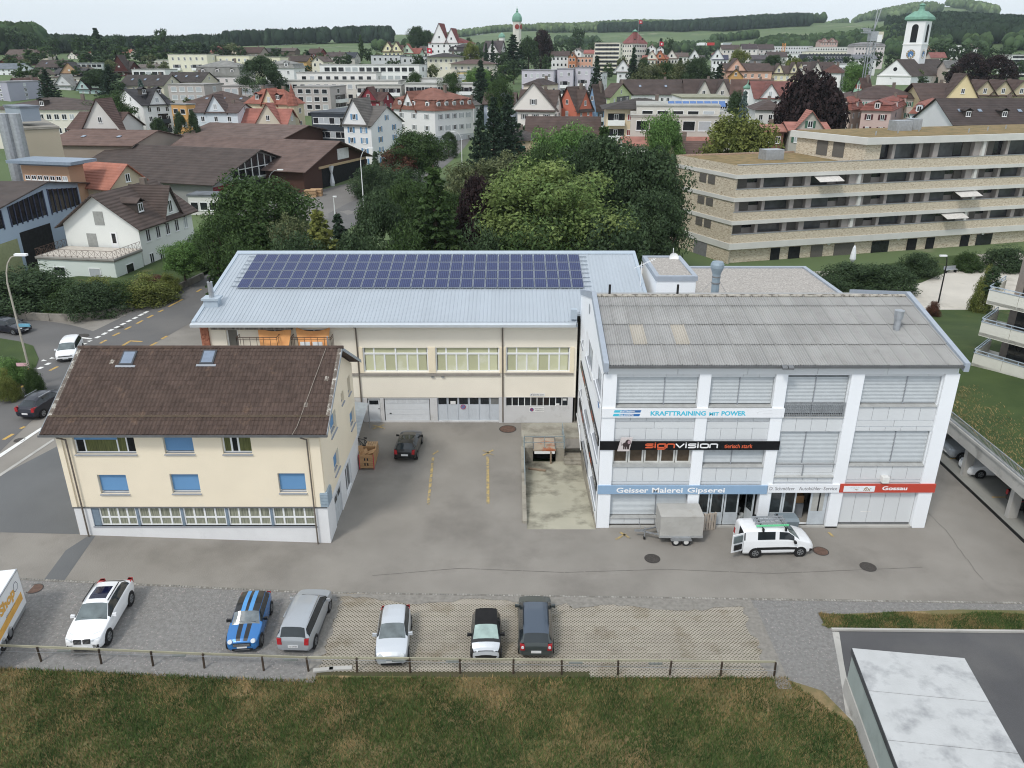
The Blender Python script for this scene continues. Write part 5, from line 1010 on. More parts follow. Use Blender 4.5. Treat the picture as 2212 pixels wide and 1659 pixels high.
def car_surface(kind,L,W,hs=1.0,n=4):
 S=[]
 for(f,zt,zs,wb_,wt,zb)in ST[kind]:
  y=-L/2+f*L; zt,zs=zt*hs,zs*hs; ze=zt-.05-.03*(zt-zs); w=W
  S.append([(0,y,zb),(wb_*w*.86,y,zb),(wb_*w*.97,y,zb+.1),(wb_*w,y,zb+(zs-zb)*.55),(wb_*w*.965,y,zs),((wb_*.35+wt*.65)*w*(.985 if zt-zs>.2 else 1.06),y,zs+(ze-zs)*.62),(wt*w,y,ze),(wt*w*.6,y,zt-.012),(0,y,zt)])
 S=np.array(S); A=cr(S,n)   # stations
 A=np.stack([cr(A[i],n)for i in range(len(A))])
 return A
def make_car(name,kind,L,W,loc,rotz,body,label,cat='car',hs=1.0,roofm=None,glass=None,wheel=(.33,.165,.81),regions=(),side=(4.35,8.6),rearwin=(8.12,8.9),plates=(True,True),lampf=(1.0,2.6,3.25,4.75),lampr=(9.0,10.3,3.2,4.9),grille=None,mirrors=None,rails=None,wscr=(4.12,5.0),sidewin=True,cladding=None,group=None,rl=False):
 n=4; A=car_surface(kind,L,W,hs,n); ns,nt_,_=A.shape; t=thing(name,loc,label,cat,rotz,group)
 full=np.concatenate([A*np.array([-1,1,1]),A[:,::-1][:,1:]],1); m=full.shape[1]
 i,j=np.meshgrid(np.arange(ns-1),np.arange(m-1),indexing='ij'); fa=np.stack([i*m+j,i*m+j+1,(i+1)*m+j+1,(i+1)*m+j],-1).reshape(-1,4)
 s=((i+.5)/n).ravel(); tt=np.where(j<nt_-1,j+.5,(m-1)-(j+.5)).ravel()/n; sg=np.where(j<nt_-1,-1,1).ravel(); V=full.reshape(-1,3)
 used=np.zeros(len(fa),bool)
 def part(nm,sel,mm,parent=t,lift=0.):
  sel=sel&~used
  if not sel.any():return None
  used[sel]=True; q=fa[sel]; u,inv=np.unique(q,return_inverse=True)
  return put(nm,npmesh(nm,V[u],inv.reshape(-1,4),mm,smooth=True),parent)
 for r in regions:part(r[0],r[1](s,tt,sg),r[2])
 G_=glass or CARG
 part('windscreen',(s>wscr[0])&(s<wscr[1])&(tt>6.0),G_); part('rear_window',(s>rearwin[0])&(s<rearwin[1])&(tt>6.2),CARG)
 if sidewin:
  for q in(-1,1):
   part('side_window',(s>side[0])&(s<6.15)&(tt>4.2)&(tt<5.85)&(sg==q),CARG); part('side_window',(s>6.3)&(s<side[1])&(tt>4.2)&(tt<5.85)&(sg==q),CARG); part('pillar',(s>6.0)&(s<6.5)&(tt>4.2)&(tt<5.85)&(sg==q),TRIM)
 if cladding:part('sill_cladding',(tt<cladding),TRIM)
 if roofm:part('roof',(s>5)&(s<8.1)&(tt>5.9),roofm)
 b=part('body',np.ones(len(fa),bool),body)
 # ends
 for e in(0,ns-1):put('bumper',MB().poly([tuple(p)for p in full[e]]).mesh('bumper',body),t)
 r,f0,f1=wheel
 for fy in(f0,f1):
  for q in(-1,1):
   x=q*(W-.1); y=-L/2+fy*L
   mb=MB(); mb.cyl((q*(W-.22),y,r),(q*(W+.006),y,r),r+.055,r+.055,18); put('wheel_arch',mb.mesh('wheel_arch',TRIM),t)
   mb=MB(); mb.cyl((q*(W-.2),y,r),(q*(W+.018),y,r),r,r*.97,20); w=put('wheel',mb.mesh('wheel',TYRE),t)
   mb=MB(); mb.cyl((q*(W+.0),y,r),(q*(W+.024),y,r),r*.66,r*.62,16); o=put('rim',mb.mesh('rim',RIM),w); mb=MB()
   for k in range(5):
    a=k*2*math.pi/5; mb.poly([(q*(W+.027),y+r*.2*math.cos(a+.3),r+r*.2*math.sin(a+.3)),(q*(W+.027),y+r*.55*math.cos(a+.42),r+r*.55*math.sin(a+.42)),(q*(W+.027),y+r*.55*math.cos(a+.84),r+r*.55*math.sin(a+.84)),(q*(W+.027),y+r*.2*math.cos(a+.96),r+r*.2*math.sin(a+.96))])
   put('rim_opening',mb.mesh('rim_opening',TRIM),w)
 zc=ST[kind][4][2]*hs; yc=-L/2+ST[kind][4][0]*L
 for q in(-1,1):
  mb=MB(); mb.hexa([(q*(W-.03),yc+.3,zc),(q*(W+.18),yc+.27,zc+.0),(q*(W+.18),yc+.42,zc),(q*(W-.03),yc+.4,zc)],[(q*(W-.03),yc+.3,zc+.12),(q*(W+.17),yc+.29,zc+.15),(q*(W+.17),yc+.4,zc+.15),(q*(W-.03),yc+.4,zc+.12)]); put('mirror',mb.mesh('mirror',mirrors or body),t)
 for q in(-1,1):
  z1,z2=ST[kind][1][2]*hs,ST[kind][2][1]*hs; x0,x1=q*W*(.5 if not rl else.56),q*W*.84; y0=-L/2+.0
  if rl:mb=MB(); mb.cyl((q*W*.66,y0+.16,z1+.06),(q*W*.66,y0+.03,z1+.15),.125,.11,14)
  else:mb=MB(); mb.hexa([(x0,y0+.01,z1+.02),(x1,y0+.13,z1+.04),(x1,y0+.5,z2-.1),(x0,y0+.3,z2-.06)],[(x0,y0+.02,z1+.1),(x1,y0+.16,z1+.14),(x1*.97,y0+.52,z2+.005),(x0,y0+.3,z2+.01)])
  put('headlight',mb.mesh('headlight',LAMPC),t); z1,z2=ST[kind][-2][2]*hs*.86,ST[kind][-3][1]*hs*.96; z2=min(z2,z1+.34); mb=MB(); mb.hexa([(q*W*.62,L/2-.12,z1),(q*W*.885,L/2-.16,z1),(q*W*.9,L/2-.5,z1+.05),(q*W*.62,L/2-.3,z1)],[(q*W*.66,L/2-.05,z2),(q*W*.9,L/2-.1,z2),(q*W*.93,L/2-.45,z2),(q*W*.66,L/2-.2,z2)]); mb.hexa([(q*W*.62,L/2-.04,z1),(q*W*.87,L/2-.06,z1),(q*W*.87,L/2+.012,z1),(q*W*.62,L/2+.014,z1)],[(q*W*.66,L/2-.2,z2),(q*W*.89,L/2-.22,z2),(q*W*.89,L/2-.03,z2),(q*W*.66,L/2-.02,z2)]); put('tail_light',mb.mesh('tail_light',TAIL),t)
 if plates[0]:put('number_plate',MB().box(-.24,-L/2-.03,.36,.24,-L/2-.012,.46).mesh('number_plate',PLATE),t)
 if plates[1]:
  pl=put('number_plate',MB().box(-.25,L/2+.012,.56*hs,.25,L/2+.03,.7*hs).mesh('number_plate',PLATE),t)
  if isinstance(plates[1],str):put('lettering',text_mesh(plates[1],INK,.4,.08),pl,(.2,L/2+.033,.6*hs),(R(90),0,R(180)))
 if grille:put('grille',grille(L,W).mesh('grille',[TRIM,CHROME]),t)
 if rails:
  for q in(-1,1):
   mb=MB(); z0=ST[kind][6][1]*hs; x=q*ST[kind][6][4]*W*.98
   mb.bar((x,-L/2+ST[kind][5][0]*L+.1,z0-.02),(x,-L/2+ST[kind][7][0]*L+.25,z0-.0),.04); put('roof_rail',mb.mesh('roof_rail',rails),t)
 mb=MB()
 for q in(-.05,.5):mb.bar((q,yc+.06,zc+.13),(q-.45*W,yc+.1,zc+.15),.015,.015)
 put('wiper',mb.mesh('wiper',TRIM),t)
 return t
def pz(x,y):return(x,y,gz(x)+.006)
def kidney(L,W):
 mb=MB()
 for q in(-1,1):
  mb.box(q*.22-.17,-L/2-.02,.62,q*.22+.17,-L/2+.1,.84,0)
  for k in range(6):mb.box(q*.22-.16+k*.058,-L/2-.03,.63,q*.22-.14+k*.058,-L/2-.018,.83,1)
 mb.box(-.85*W+.05,-L/2-.0,.36,-.5*W,-L/2+.12,.54,0); mb.box(.5*W,-L/2,.36,.85*W-.05,-L/2+.12,.54,0); mb.box(-.36,-L/2-.018,.3,.36,-L/2+.02,.36,0); return mb
bmw=make_car('parked_car','suv',4.67,.94,pz(-21.2,32.85),R(4.5),PW_,'white SUV with a dark glass sunroof parked on gravel by the white box trailer',wheel=(.37,.17,.81),grille=kidney,glass=CARGP,regions=[('sunroof',lambda s,t,g:(s>5.4)&(s<7.1)&(t>6.75),mat('sunroof_glass',(.008,.009,.03),rough=.05,spec=.7))],rails=TRIM,rearwin=(8.05,8.95),lampf=(1.1,2.7,3.4,5.0),group='cars parked along the rail fence')
def mini_g(L,W):
 mb=MB(); mb.box(-.42,-L/2-.03,.46,.42,-L/2+.06,.62,0)
 for k in range(4):mb.box(-.4,-L/2-.045,.48+k*.036,.4,-L/2-.028,.5+k*.036,1)
 mb.box(-.5,-L/2-.02,.22,.5,-L/2+.06,.32,0); mb.box(-.36,-L/2-.03,.25,.36,-L/2-.018,.28,1); return mb
STB=mat('stripe_blue',c8(70,150,214),rough=.35); mini=make_car('parked_car','mini',3.73,.845,pz(-13.55,32.75),R(5),PB_,'blue small car with black roof and double racing stripes along roof and bonnet',roofm=PK_,glass=mat('mini_glass',c8(104,114,118),rough=.06,var=.3,scale=3,spec=.8),wheel=(.31,.16,.83),grille=mini_g,rl=True,mirrors=PK_,lampf=(1.3,2.5,3.6,5.3),  # windscreen glare is painted into the pale grey of the glass colour
regions=[('stripe',lambda s,t,g:(s>1.2)&(s<4.1)&(t>7.25)&(t<7.75),PK_),('stripe',lambda s,t,g:(s>5.0)&(s<8.1)&(t>7.25)&(t<7.75),STB)],group='cars parked along the rail fence')
tou=make_car('parked_car','mpv',4.39,.895,pz(-10.72,33.0),R(180-2.5),PS_,'silver compact people carrier parked nose to the yard beside the striped blue car',wheel=(.32,.19,.82),rearwin=(8.1,8.95),plates=(False,'TG 139 884'),rails=CHROME,lampr=(8.9,9.9,3.4,4.9),side=(4.35,8.6),group='cars parked along the rail fence')
fiat=make_car('parked_car','fiat',3.55,.815,pz(-5.98,31.78),R(3.5),PS2,'small pale silver hatchback alone in the middle of the paved parking',wheel=(.3,.19,.83),rl=True,glass=mat('fiat_glass',c8(96,106,108),rough=.06,var=.3,scale=2,spec=.8),lampf=(1.4,2.4,3.7,5.0),grille=lambda L,W:MB().box(-.5,-L/2-.02,.2,.5,-L/2+.05,.3,0).box(-.22,-L/2-.02,.5,.22,-L/2+.03,.53,1),group='cars parked along the rail fence')
smart=make_car('parked_car','smart',2.5,.757,pz(-1.3,31.6),R(1),PK_,'tiny two seater with silver bonnet panel and black soft top',roofm=mat('black_canvas',(.012,.012,.013),rough=.9,var=.2),glass=mat('smart_glass',c8(148,172,166),rough=.06,var=.2,scale=2,spec=.8),wheel=(.28,.2,.84),lampf=(1.6,3.0,4.0,5.6),mirrors=TRIM,regions=[('bonnet',lambda s,t,g:(s>1.2)&(s<3.2)&(t>5.3),PS2),('front_apron',lambda s,t,g:(s<1.0)&(t>1),PS2)],plates=(False,False),group='cars parked along the rail fence')
golf=make_car('parked_car','mpv',4.2,.88,pz(1.2,32.55),R(180-.5),PD_,'dark grey green high hatchback parked nose in with round tail lamps',hs=.965,wheel=(.32,.19,.82),rearwin=(8.1,8.95),plates=(False,True),lampr=(8.9,9.7,3.5,4.9),rails=TRIM,roofm=paint('blue_grey_roof',c8(70,84,100),.3,.25),group='cars parked along the rail fence')
for q in(-1,1):
 mb=MB(); mb.cyl((q*.66,2.09,.88),(q*.66,2.15,.88),.07,.07,10); put('lamp_lens',mb.mesh('lamp_lens',LAMPC),golf)
black=make_car('parked_car','hatch',3.9,.845,(-7.8,52.95,.006),R(180-2),PK_,'black hatchback parked alone in the courtyard in front of the garage doors',wheel=(.31,.18,.82),roofm=mat('black_roof_glass',(.01,.012,.014),rough=.05,spec=.7),rearwin=(8.1,8.95),plates=(False,True),lampr=(8.6,9.7,3.3,4.8),glass=CARG)
van=make_car('panel_van','van',4.38,.905,(15.75,40.1,.006),R(92.6),PW_,'white panel van with a green roof ladder and an open rear door',cat='van',wheel=(.32,.19,.81),cladding=None,sidewin=False,rearwin=(99,100),lampr=(8.8,9.3,3.0,4.0),lampf=(1.2,3.2,4.0,5.2),wscr=(4.1,5.1),glass=mat('van_glass',c8(84,98,94),rough=.06,var=.4,scale=2,spec=.8),mirrors=TRIM,plates=(False,False),
regions=[('bumper_guard',lambda s,t,g:(s<2.2)&(t<3.1)&(t>.9),TRIM),('bumper_guard',lambda s,t,g:(s>9.0)&(t<3.0)&(t>.9),TRIM),('rub_strip',lambda s,t,g:(s>4.2)&(s<7.3)&(t>2.5)&(t<3.0),TRIM),('side_window',lambda s,t,g:(s>4.5)&(s<5.95)&(t>4.2)&(t<5.7)&(g<9),CARG),('side_window',lambda s,t,g:(s>6.2)&(s<7.2)&(t>4.2)&(t<5.7),CARG),('side_window',lambda s,t,g:(s>8.3)&(s<8.7)&(t>4.2)&(t<5.7),CARG),('rear_opening',lambda s,t,g:(s>9.0)&(t>3.1)&(g<0),ROOMD)])
# open rear door, rack and ladder of the van
mb=MB(); mb.obox((-.9,2.15,.55),(-.25,.75,0),(.05,.016,0),(0,0,1.2)); dr=put('rear_door',mb.mesh('rear_door',PW_),van); put('pane',MB().obox((-.99,2.25,1.2),(-.19,.57,0),(.075,.025,0),(0,0,.45)).mesh('pane',CARGP),dr); put('panel',MB().obox((-.99,2.25,.7),(-.17,.5,0),(.08,.026,0),(0,0,.35)).mesh('panel',TRIM),dr)
for y in(-.35,1.0):mb=MB(); mb.bar((-.8,y,1.9),(.8,y,1.9),.05); mb.box(-.82,y-.05,1.74,-.68,y+.05,1.93); mb.box(.68,y-.05,1.74,.82,y+.05,1.93); put('roof_bar',mb.mesh('roof_bar',TRIM),van)
GREENL=mat('green_plastic',c8(90,214,146),rough=.5); la=thing('roof_ladder',(15.75,40.1,1.93),'aluminium ladder with bright green rails strapped on the roof of the white van','ladder',R(92.6)); LOC[la.name]=Vector((0,0,0))
for k,x in enumerate((-.55,-.25,.1,.4)):put('rail',MB().box(x,-.6,0,x+.07,1.35,.09).mesh('rail',GREENL if k==0 else GALV),la)
mb=MB()
for k in range(7):mb.box(-.5,-.5+k*.28,.03,.42,-.46+k*.28,.06)
put('rungs',mb.mesh('rungs',GALV),la)
white=make_car('road_car','mpv',4.3,.9,(-42.75,71.3,.86),R(17),PW_,'white compact car waiting at the give way line on the road corner',hs=.95,wheel=(.32,.19,.81),glass=CARGP,grille=lambda L,W:MB().box(-.7,-L/2-.02,.28,.7,-L/2+.06,.42,0).box(-.6,-L/2-.02,.6,.6,-L/2+.04,.66,0))
opel=make_car('road_car','hatch',4.42,.9,(-52.8,78.4,.86),R(74),PN_,'dark blue hatchback driving in from the left edge of the side street',wheel=(.33,.19,.81),grille=lambda L,W:MB().box(-.6,-L/2-.02,.5,.6,-L/2+.05,.54,1))
a,b=spotg(50,905),spotg(150,845); ang_=math.atan2(b.y-a.y,b.x-a.x)
suv=make_car('road_car','suv',4.48,.925,(-38.2,58.55,.86),ang_+R(90),PN_,'black SUV with silver roof rails driving up the road behind the brown tiled roof',wheel=(.36,.18,.81),rails=CHROME,plates=(False,True),lampr=(8.9,9.9,3.6,5.0))
# ---------------------------------------------------------------- grey tarpaulin trailer, pallet, bin, white box trailer
TARP=mat('grey_tarpaulin',c8(176,174,168),rough=.75,var=.05,scale=1.2,coord='World',bump=.15,bscale=3,spots=(c8(156,150,140),1.4,.58,.2)); TY=40.5
zq=zz=lambda x,y:(1271.9+x/4,995.4+y/4)
tr=thing('tarpaulin_trailer',(10.4,41.3,0),'grey tarpaulin covered twin axle trailer standing before the painter shop','trailer')
bl,br_,tl_,tr_=atY(*zq(605,680),TY),atY(*zq(980,680),TY),atY(*zq(628,492),TY),atY(*zq(1000,478),TY); zt,z0=(tl_.z+tr_.z)/2,.62; xa,xb=(bl.x+tl_.x)/2,(br_.x+tr_.x)/2; D_=1.55
mb=MB(); n=8
def tp(u,v):return Vector((xa+(xb-xa)*u,TY+.02*math.sin(u*9+v*4),z0+(zt-z0)*v))
for i in range(n):
 for j in range(4):mb.poly([tp(i/n,j/4),tp((i+1)/n,j/4),tp((i+1)/n,(j+1)/4),tp(i/n,(j+1)/4)])
mb.poly([(xa,TY+D_,z0),(xa,TY,z0),(xa,TY,zt),(xa,TY+D_,zt)]); mb.poly([(xb,TY,z0),(xb,TY+D_,z0),(xb,TY+D_,zt),(xb,TY,zt)]); mb.poly([(xb,TY+D_,z0),(xa,TY+D_,z0),(xa,TY+D_,zt),(xb,TY+D_,zt)])
for i in range(4):a,b=xa+(xb-xa)*i/4,xa+(xb-xa)*(i+1)/4; h=lambda q:zt+.06*math.sin(math.pi*q)-.02*math.cos(q*25)+.02; mb.poly([(a,TY,zt),(b,TY,zt),(b,TY+D_/2,h((i+1)/4)),(a,TY+D_/2,h(i/4))]); mb.poly([(a,TY+D_/2,h(i/4)),(b,TY+D_/2,h((i+1)/4)),(b,TY+D_,zt),(a,TY+D_,zt)])
mb.build('tarpaulin',TARP,tr); MB().box(xa-.03,TY-.03,.5,xb+.03,TY+D_+.03,.64).build('chassis',mat('alu_frame',c8(170,172,172),rough=.5,metal=.3),tr)
for px in(750,838):
 c=spot(*zq(px,735),0); x=c.x
 for y0,y1 in((TY-.14,TY+.06),(TY+D_-.06,TY+D_+.14)):
  mb=MB(); mb.cyl((x,y0,.27),(x,y1,.27),.27,.27,18); w=mb.build('wheel',TYRE,tr); mb=MB(); mb.cyl((x,y0-.01,.27),(x,y0+.02,.27),.15,.15,12); mb.build('rim',mat('white_rim',c8(206,206,202),rough=.5),w)
x0,x1=spot(*zq(705,735),0).x,spot(*zq(890,735),0).x
mb=MB(); mb.hexa([(x0,TY-.16,.36),(x1,TY-.16,.36),(x1,TY+.1,.36),(x0,TY+.1,.36)],[(x0+.12,TY-.16,.58),(x1-.12,TY-.16,.58),(x1-.12,TY+.1,.58),(x0+.12,TY+.1,.58)]); mb.build('mudguard',GALV,tr)
mb=MB(); hx=xa-1.05; mb.bar((xa,TY+.35,.5),(hx,TY+.78,.5),.08); mb.bar((xa,TY+D_-.35,.5),(hx,TY+.78,.5),.08); mb.bar((hx+.1,TY+.78,.5),(hx-.35,TY+.78,.52),.1); mb.bar((hx+.25,TY+.6,.9),(hx+.25,TY+.6,.2),.06); mb.bar((hx+.05,TY+.95,.55),(hx-.05,TY+1.0,1.0),.03); mb.build('drawbar',GALV,tr); mb=MB(); mb.cyl((hx+.2,TY+.6,.11),(hx+.3,TY+.6,.11),.11,.11,12); mb.build('jockey_wheel',TYRE,tr)
def pallet(loc,rot,label,m,group=None):
 t=thing('wooden_pallet',loc,label,'pallet',0,group); t.rotation_euler=rot; LOC[t.name]=Vector((0,0,0)); PLK.setdefault(m.name,[MB().box(-.6,-.06,0,.6,.06,.022).mesh('plank',m),MB().box(-.6,-.05,0,.6,.05,.078).mesh('bearer',m)])
 a,b=PLK[m.name]
 for y in(-.34,-.17,0,.17,.34):put('plank',a,t,(0,y,.122))
 for y in(-.35,0,.35):put('bearer',b,t,(0,y,.022)); put('plank',a,t,(0,y,0))
 for x in(-.55,0,.55):put('plank',a,t,(x,0,.1),(0,0,R(90)),(.68,1,1))
 return t
PLK={}; PINE=mat('pallet_wood',c8(186,150,108),rough=.9,var=.14,scale=4,stretch=(.5,5,5),objr=.12); OLDW=mat('old_pallet_wood',c8(176,164,150),rough=.9,var=.12,scale=4,objr=.1)
p=spot(*zq(1035,600),0); pallet((p.x,p.y+.12,.62),(R(78),R(90),0),'weathered pallet standing on edge behind the grey trailer by the shop glass',OLDW)
gp_=lambda x,y:(442.4+x/4,691.25+y/4)
q=spot(*gp_(1350,1300),0); BOXW=mat('box_timber',c8(182,140,92),rough=.9,var=.14,scale=3,stretch=(.6,.6,4),objr=.08)
cx0,cx1,cy0,cy1=-10.98,-9.95,q.y+.1,q.y+1.5
bx_=thing('wooden_crate',((cx0+cx1)/2,(cy0+cy1)/2,0),'open wooden crate with red corner irons and lids propped inside beside the yellow house','crate')
mb=MB(); mb.box(cx0,cy0,.12,cx1,cy0+.04,1.2); mb.box(cx0,cy1-.04,.12,cx1,cy1,1.2); mb.box(cx0,cy0+.04,.12,cx0+.04,cy1-.04,1.2); mb.box(cx1-.04,cy0+.04,.12,cx1,cy1-.04,1.2); mb.box(cx0+.04,cy0+.04,.12,cx1-.04,cy1-.04,.16); mb.build('side_board',BOXW,bx_)
for k in range(5):MB().box(cx0-.01,cy0-.025,.14+k*.21,cx1+.01,cy0-.002,.33+k*.21).build('plank',BOXW,bx_)
mb=MB()
for x in(.35,.55):
 for z in(.35,.75):MB().box(cx0+x,cy0-.032,z,cx0+x+.1,cy0-.026,z+.2).build('stencil_mark',TRIM,bx_)
mb=MB()
for x in(cx0-.02,cx1-.03):mb.box(x,cy0-.04,.05,x+.05,cy0+.02,1.22)
mb.build('corner_iron',RED,bx_); MB().obox((cx0+.05,cy0+.2,.9),(.55,.25,.25),(-.2,.5,.1),(0,0,.04)).build('lid',BOXW,bx_); MB().obox((cx0+.45,cy0+.3,1.0),(.6,-.1,.28),(.1,.55,.05),(0,0,.04)).build('lid',BOXW,bx_); MB().obox((cx0+.0,cy0+.5,.8),(.35,.1,-.0),(0,.05,0),(-.2,.1,.8)).build('lid',BOXW,bx_)
for k in range(6):pallet((-10.45,cy1+.75,.0+k*.152),(0,0,R(90+random.uniform(-2,2))),('pallet at the bottom of the stack behind the crate','second pallet from the bottom of the stack behind the crate','third pallet from the bottom of the stack behind the crate','fourth pallet from the bottom of the stack behind the crate','pallet next to the top of the stack behind the crate','topmost pallet of the stack behind the open crate')[k],PINE,'pallets stacked by the yellow house')
b0,b1=spot(*zq(1575,560),0),spot(*zq(1755,570),0); BING=mat('grey_bin',c8(124,138,146),rough=.55,var=.06,scale=2); bn=thing('rubbish_container',((b0.x+b1.x)/2,42.3,0),'grey lidded rubbish container between the van and the radiator service window','container'); xa2,xb2=b0.x,b1.x; mb=MB(); mb.hexa([(xa2+.08,41.55,.15),(xb2-.08,41.55,.15),(xb2-.08,42.3,.15),(xa2+.08,42.3,.15)],[(xa2,41.5,.98),(xb2,41.5,.98),(xb2,42.34,.98),(xa2,42.34,.98)]); mb.build('body',BING,bn); mb=MB(); mb.hexa([(xa2-.03,41.46,.98),(xb2+.03,41.46,.98),(xb2+.03,42.36,.98),(xa2-.03,42.36,.98)],[(xa2+.04,41.6,1.18),(xb2-.04,41.6,1.18),(xb2-.04,42.3,1.14),(xa2+.04,42.3,1.14)]); mb.build('lid',BING,bn)
for x in(xa2+.2,xb2-.2):mb=MB(); mb.cyl((x,41.6,.08),(x+.05,41.6,.08),.08,.08,10); mb.build('wheel',TYRE,bn)
# white box trailer cut by the left edge of the picture
c0,c1=spot(57,1301,1.0),spot(0,1402,1.0); dv=Vector((c1.x-c0.x,c1.y-c0.y,0)).normalized(); zt2=atY(36,1229,c0.y).z; sv_=Vector((dv.y,-dv.x,0)); sv_=sv_ if sv_.x<0 else-sv_
bt=thing('box_trailer',(c0.x,c0.y,gz(c0.x)),'white box trailer with yellow stripe and Shop lettering at the left edge of the parking','trailer'); WBX=mat('white_box_panel',c8(232,234,236),rough=.45,var=.03,spots=(c8(206,206,204),1.2,.6,.2)); LB=5.2
P=lambda u,v,z:c0+dv*u+sv_*v+Vector((0,0,z-c0.z))
mb=MB(); mb.hexa([P(0,0,1.0),P(LB,0,1.0),P(LB,2.3,1.0),P(0,2.3,1.0)],[P(0,0,zt2),P(LB,0,zt2),P(LB,2.3,zt2),P(0,2.3,zt2)]); mb.build('box',WBX,bt); hh=zt2-1.0
YST=mat('yellow_stripe',c8(232,172,52),rough=.5)
mb=MB(); mb.poly([P(.25,-.006,1+hh*.42),P(LB,-.006,1+hh*.30),P(LB,-.006,1+hh*.12),P(.25,-.006,1+hh*.2)]); mb.build('stripe',YST,bt)
me=text_mesh('Shop',YST,1.9,hh*.36,bold=.05); o=put('lettering',me,bt,rot=(R(90),0,math.atan2(-dv.y,-dv.x))); q=P(2.75,-.01,1+hh*.46); o.location=q-bt.location
me=text_mesh('Ostschweiz',INK,1.2,.1); o=put('lettering',me,bt,rot=(R(90),0,math.atan2(-dv.y,-dv.x))); q=P(2.3,-.01,1+hh*.37); o.location=q-bt.location
mb=MB()
for(a,b),(c,e)in zip([(.9,.66),(.75,.8),(.5,.8),(.35,.7),(.5,.6),(.8,.6)],[(.75,.8),(.5,.8),(.35,.7),(.5,.6),(.8,.6),(.9,.66)]):mb.bar(P(a,-.008,1+hh*b),P(c,-.008,1+hh*e),.01,.02)
mb.build('emblem',INK,bt); mb=MB(); mb.hexa([P(0,.05,.72),P(LB,.05,.72),P(LB,2.25,.72),P(0,2.25,.72)],[P(0,.05,1.0),P(LB,.05,1.0),P(LB,2.25,1.0),P(0,2.25,1.0)]); mb.build('chassis',GALV,bt)
for u in(2.3,3.15):
 for v in(.1,2.1):mb=MB(); a=P(u,v,gz(c0.x)+.33); mb.cyl(a-sv_*.1,a+sv_*.12,.33,.33,18); w=mb.build('wheel',TYRE,bt); mb=MB(); mb.cyl(a-sv_*.11,a-sv_*.07,.19,.19,12); mb.build('rim',RIM,w)
mb=MB(); mb.bar(P(0.0,.04,1.0),P(0,.04,zt2),.07); mb.bar(P(0.02,-.01,zt2),P(LB,-.01,zt2),.06); mb.build('corner_profile',GALV,bt)
# ================================================================ kit for houses and trees of the town
_WM={}
def winmesh(w,h,fm,pm,kind=0):
 k=(round(w,1),round(h,1),fm.name,pm.name,kind)
 if k not in _WM:
  mb=MB(); a,b=w/2,h/2; f=.09
  for x0,z0,x1,z1 in((-a,-b,a,-b+f),(-a,b-f,a,b),(-a,-b+f,-a+f,b-f),(a-f,-b+f,a,b-f))+(((-f/2,-b+f,f/2,b-f),)if kind==0 else()):mb.box(x0,-.06,z0,x1,.02,z1)
  mb.poly([(-a+f,-.03,-b+f),(a-f,-.03,-b+f),(a-f,-.03,b-f),(-a+f,-.03,b-f)],1); mb.box(-a-.06,-.12,-b-.08,a+.06,0,-b-.003)
  _WM[k]=mb.mesh('window',[fm,pm])
 return _WM[k]
_SM={}
def shutmesh(w,h,m):
 k=(round(w,2),round(h,1),m.name)
 if k not in _SM:_SM[k]=MB().box(-w/2,-.07,-h/2,w/2,-.004,h/2).mesh('shutter',m)
 return _SM[k]
def hx(s,k=.93,sat=.85):
 q=c8(int(s[0:2],16),int(s[2:4],16),int(s[4:6],16),k); l=.2126*q[0]+.7152*q[1]+.0722*q[2]; return tuple(l+(u-l)*sat for u in q)
def wallm(s):return mat('render_'+s,hx(s),rough=.9,var=.035,scale=.25,coord='World')
def roofm_(s,tile=True):
 k='roof_'+s
 if k in _M:return _M[k]
 m=mat(k,hx(s,.84,.74),rough=.88,var=.2,scale=.5,coord='World',objr=.05,detail=8,spots=(tuple(q*1.3 for q in hx(s,.8,.62)),.7,.58,.2))
 nt=m.node_tree; b=nt.nodes['Principled BSDF']; g=_n(nt,'ShaderNodeNewGeometry'); sx=_n(nt,'ShaderNodeSeparateXYZ'); nt.links.new(g.outputs['Position'],sx.inputs[0])
 wv=_n(nt,'ShaderNodeMath',operation='MULTIPLY'); wv.inputs[1].default_value=18.; nt.links.new(sx.outputs[2],wv.inputs[0]); sn=_n(nt,'ShaderNodeMath',operation='SINE'); nt.links.new(wv.outputs[0],sn.inputs[0])
 bp=_n(nt,'ShaderNodeBump'); bp.inputs['Strength'].default_value=.5; bp.inputs['Distance'].default_value=.06; nt.links.new(sn.outputs[0],bp.inputs['Height']); nt.links.new(bp.outputs[0],b.inputs['Normal'])
 return m
EAVE=mat('dark_eaves',c8(72,64,58),rough=.8); PANED=glassmat('town_glass',(.018,.02,.024),.12); PANEP=mat('closed_blind',c8(176,182,186),rough=.6,var=.05); PANEG=mat('grey_blind',c8(120,126,132),rough=.6,var=.08); CHIMM=mat('chimney_render',c8(120,108,98),rough=.9,var=.15)
def solid_roof(mb,quad,th=.16):
 b=[Vector(p)-Vector((0,0,th))for p in quad]; mb.hexa(b,[Vector(p)for p in quad])
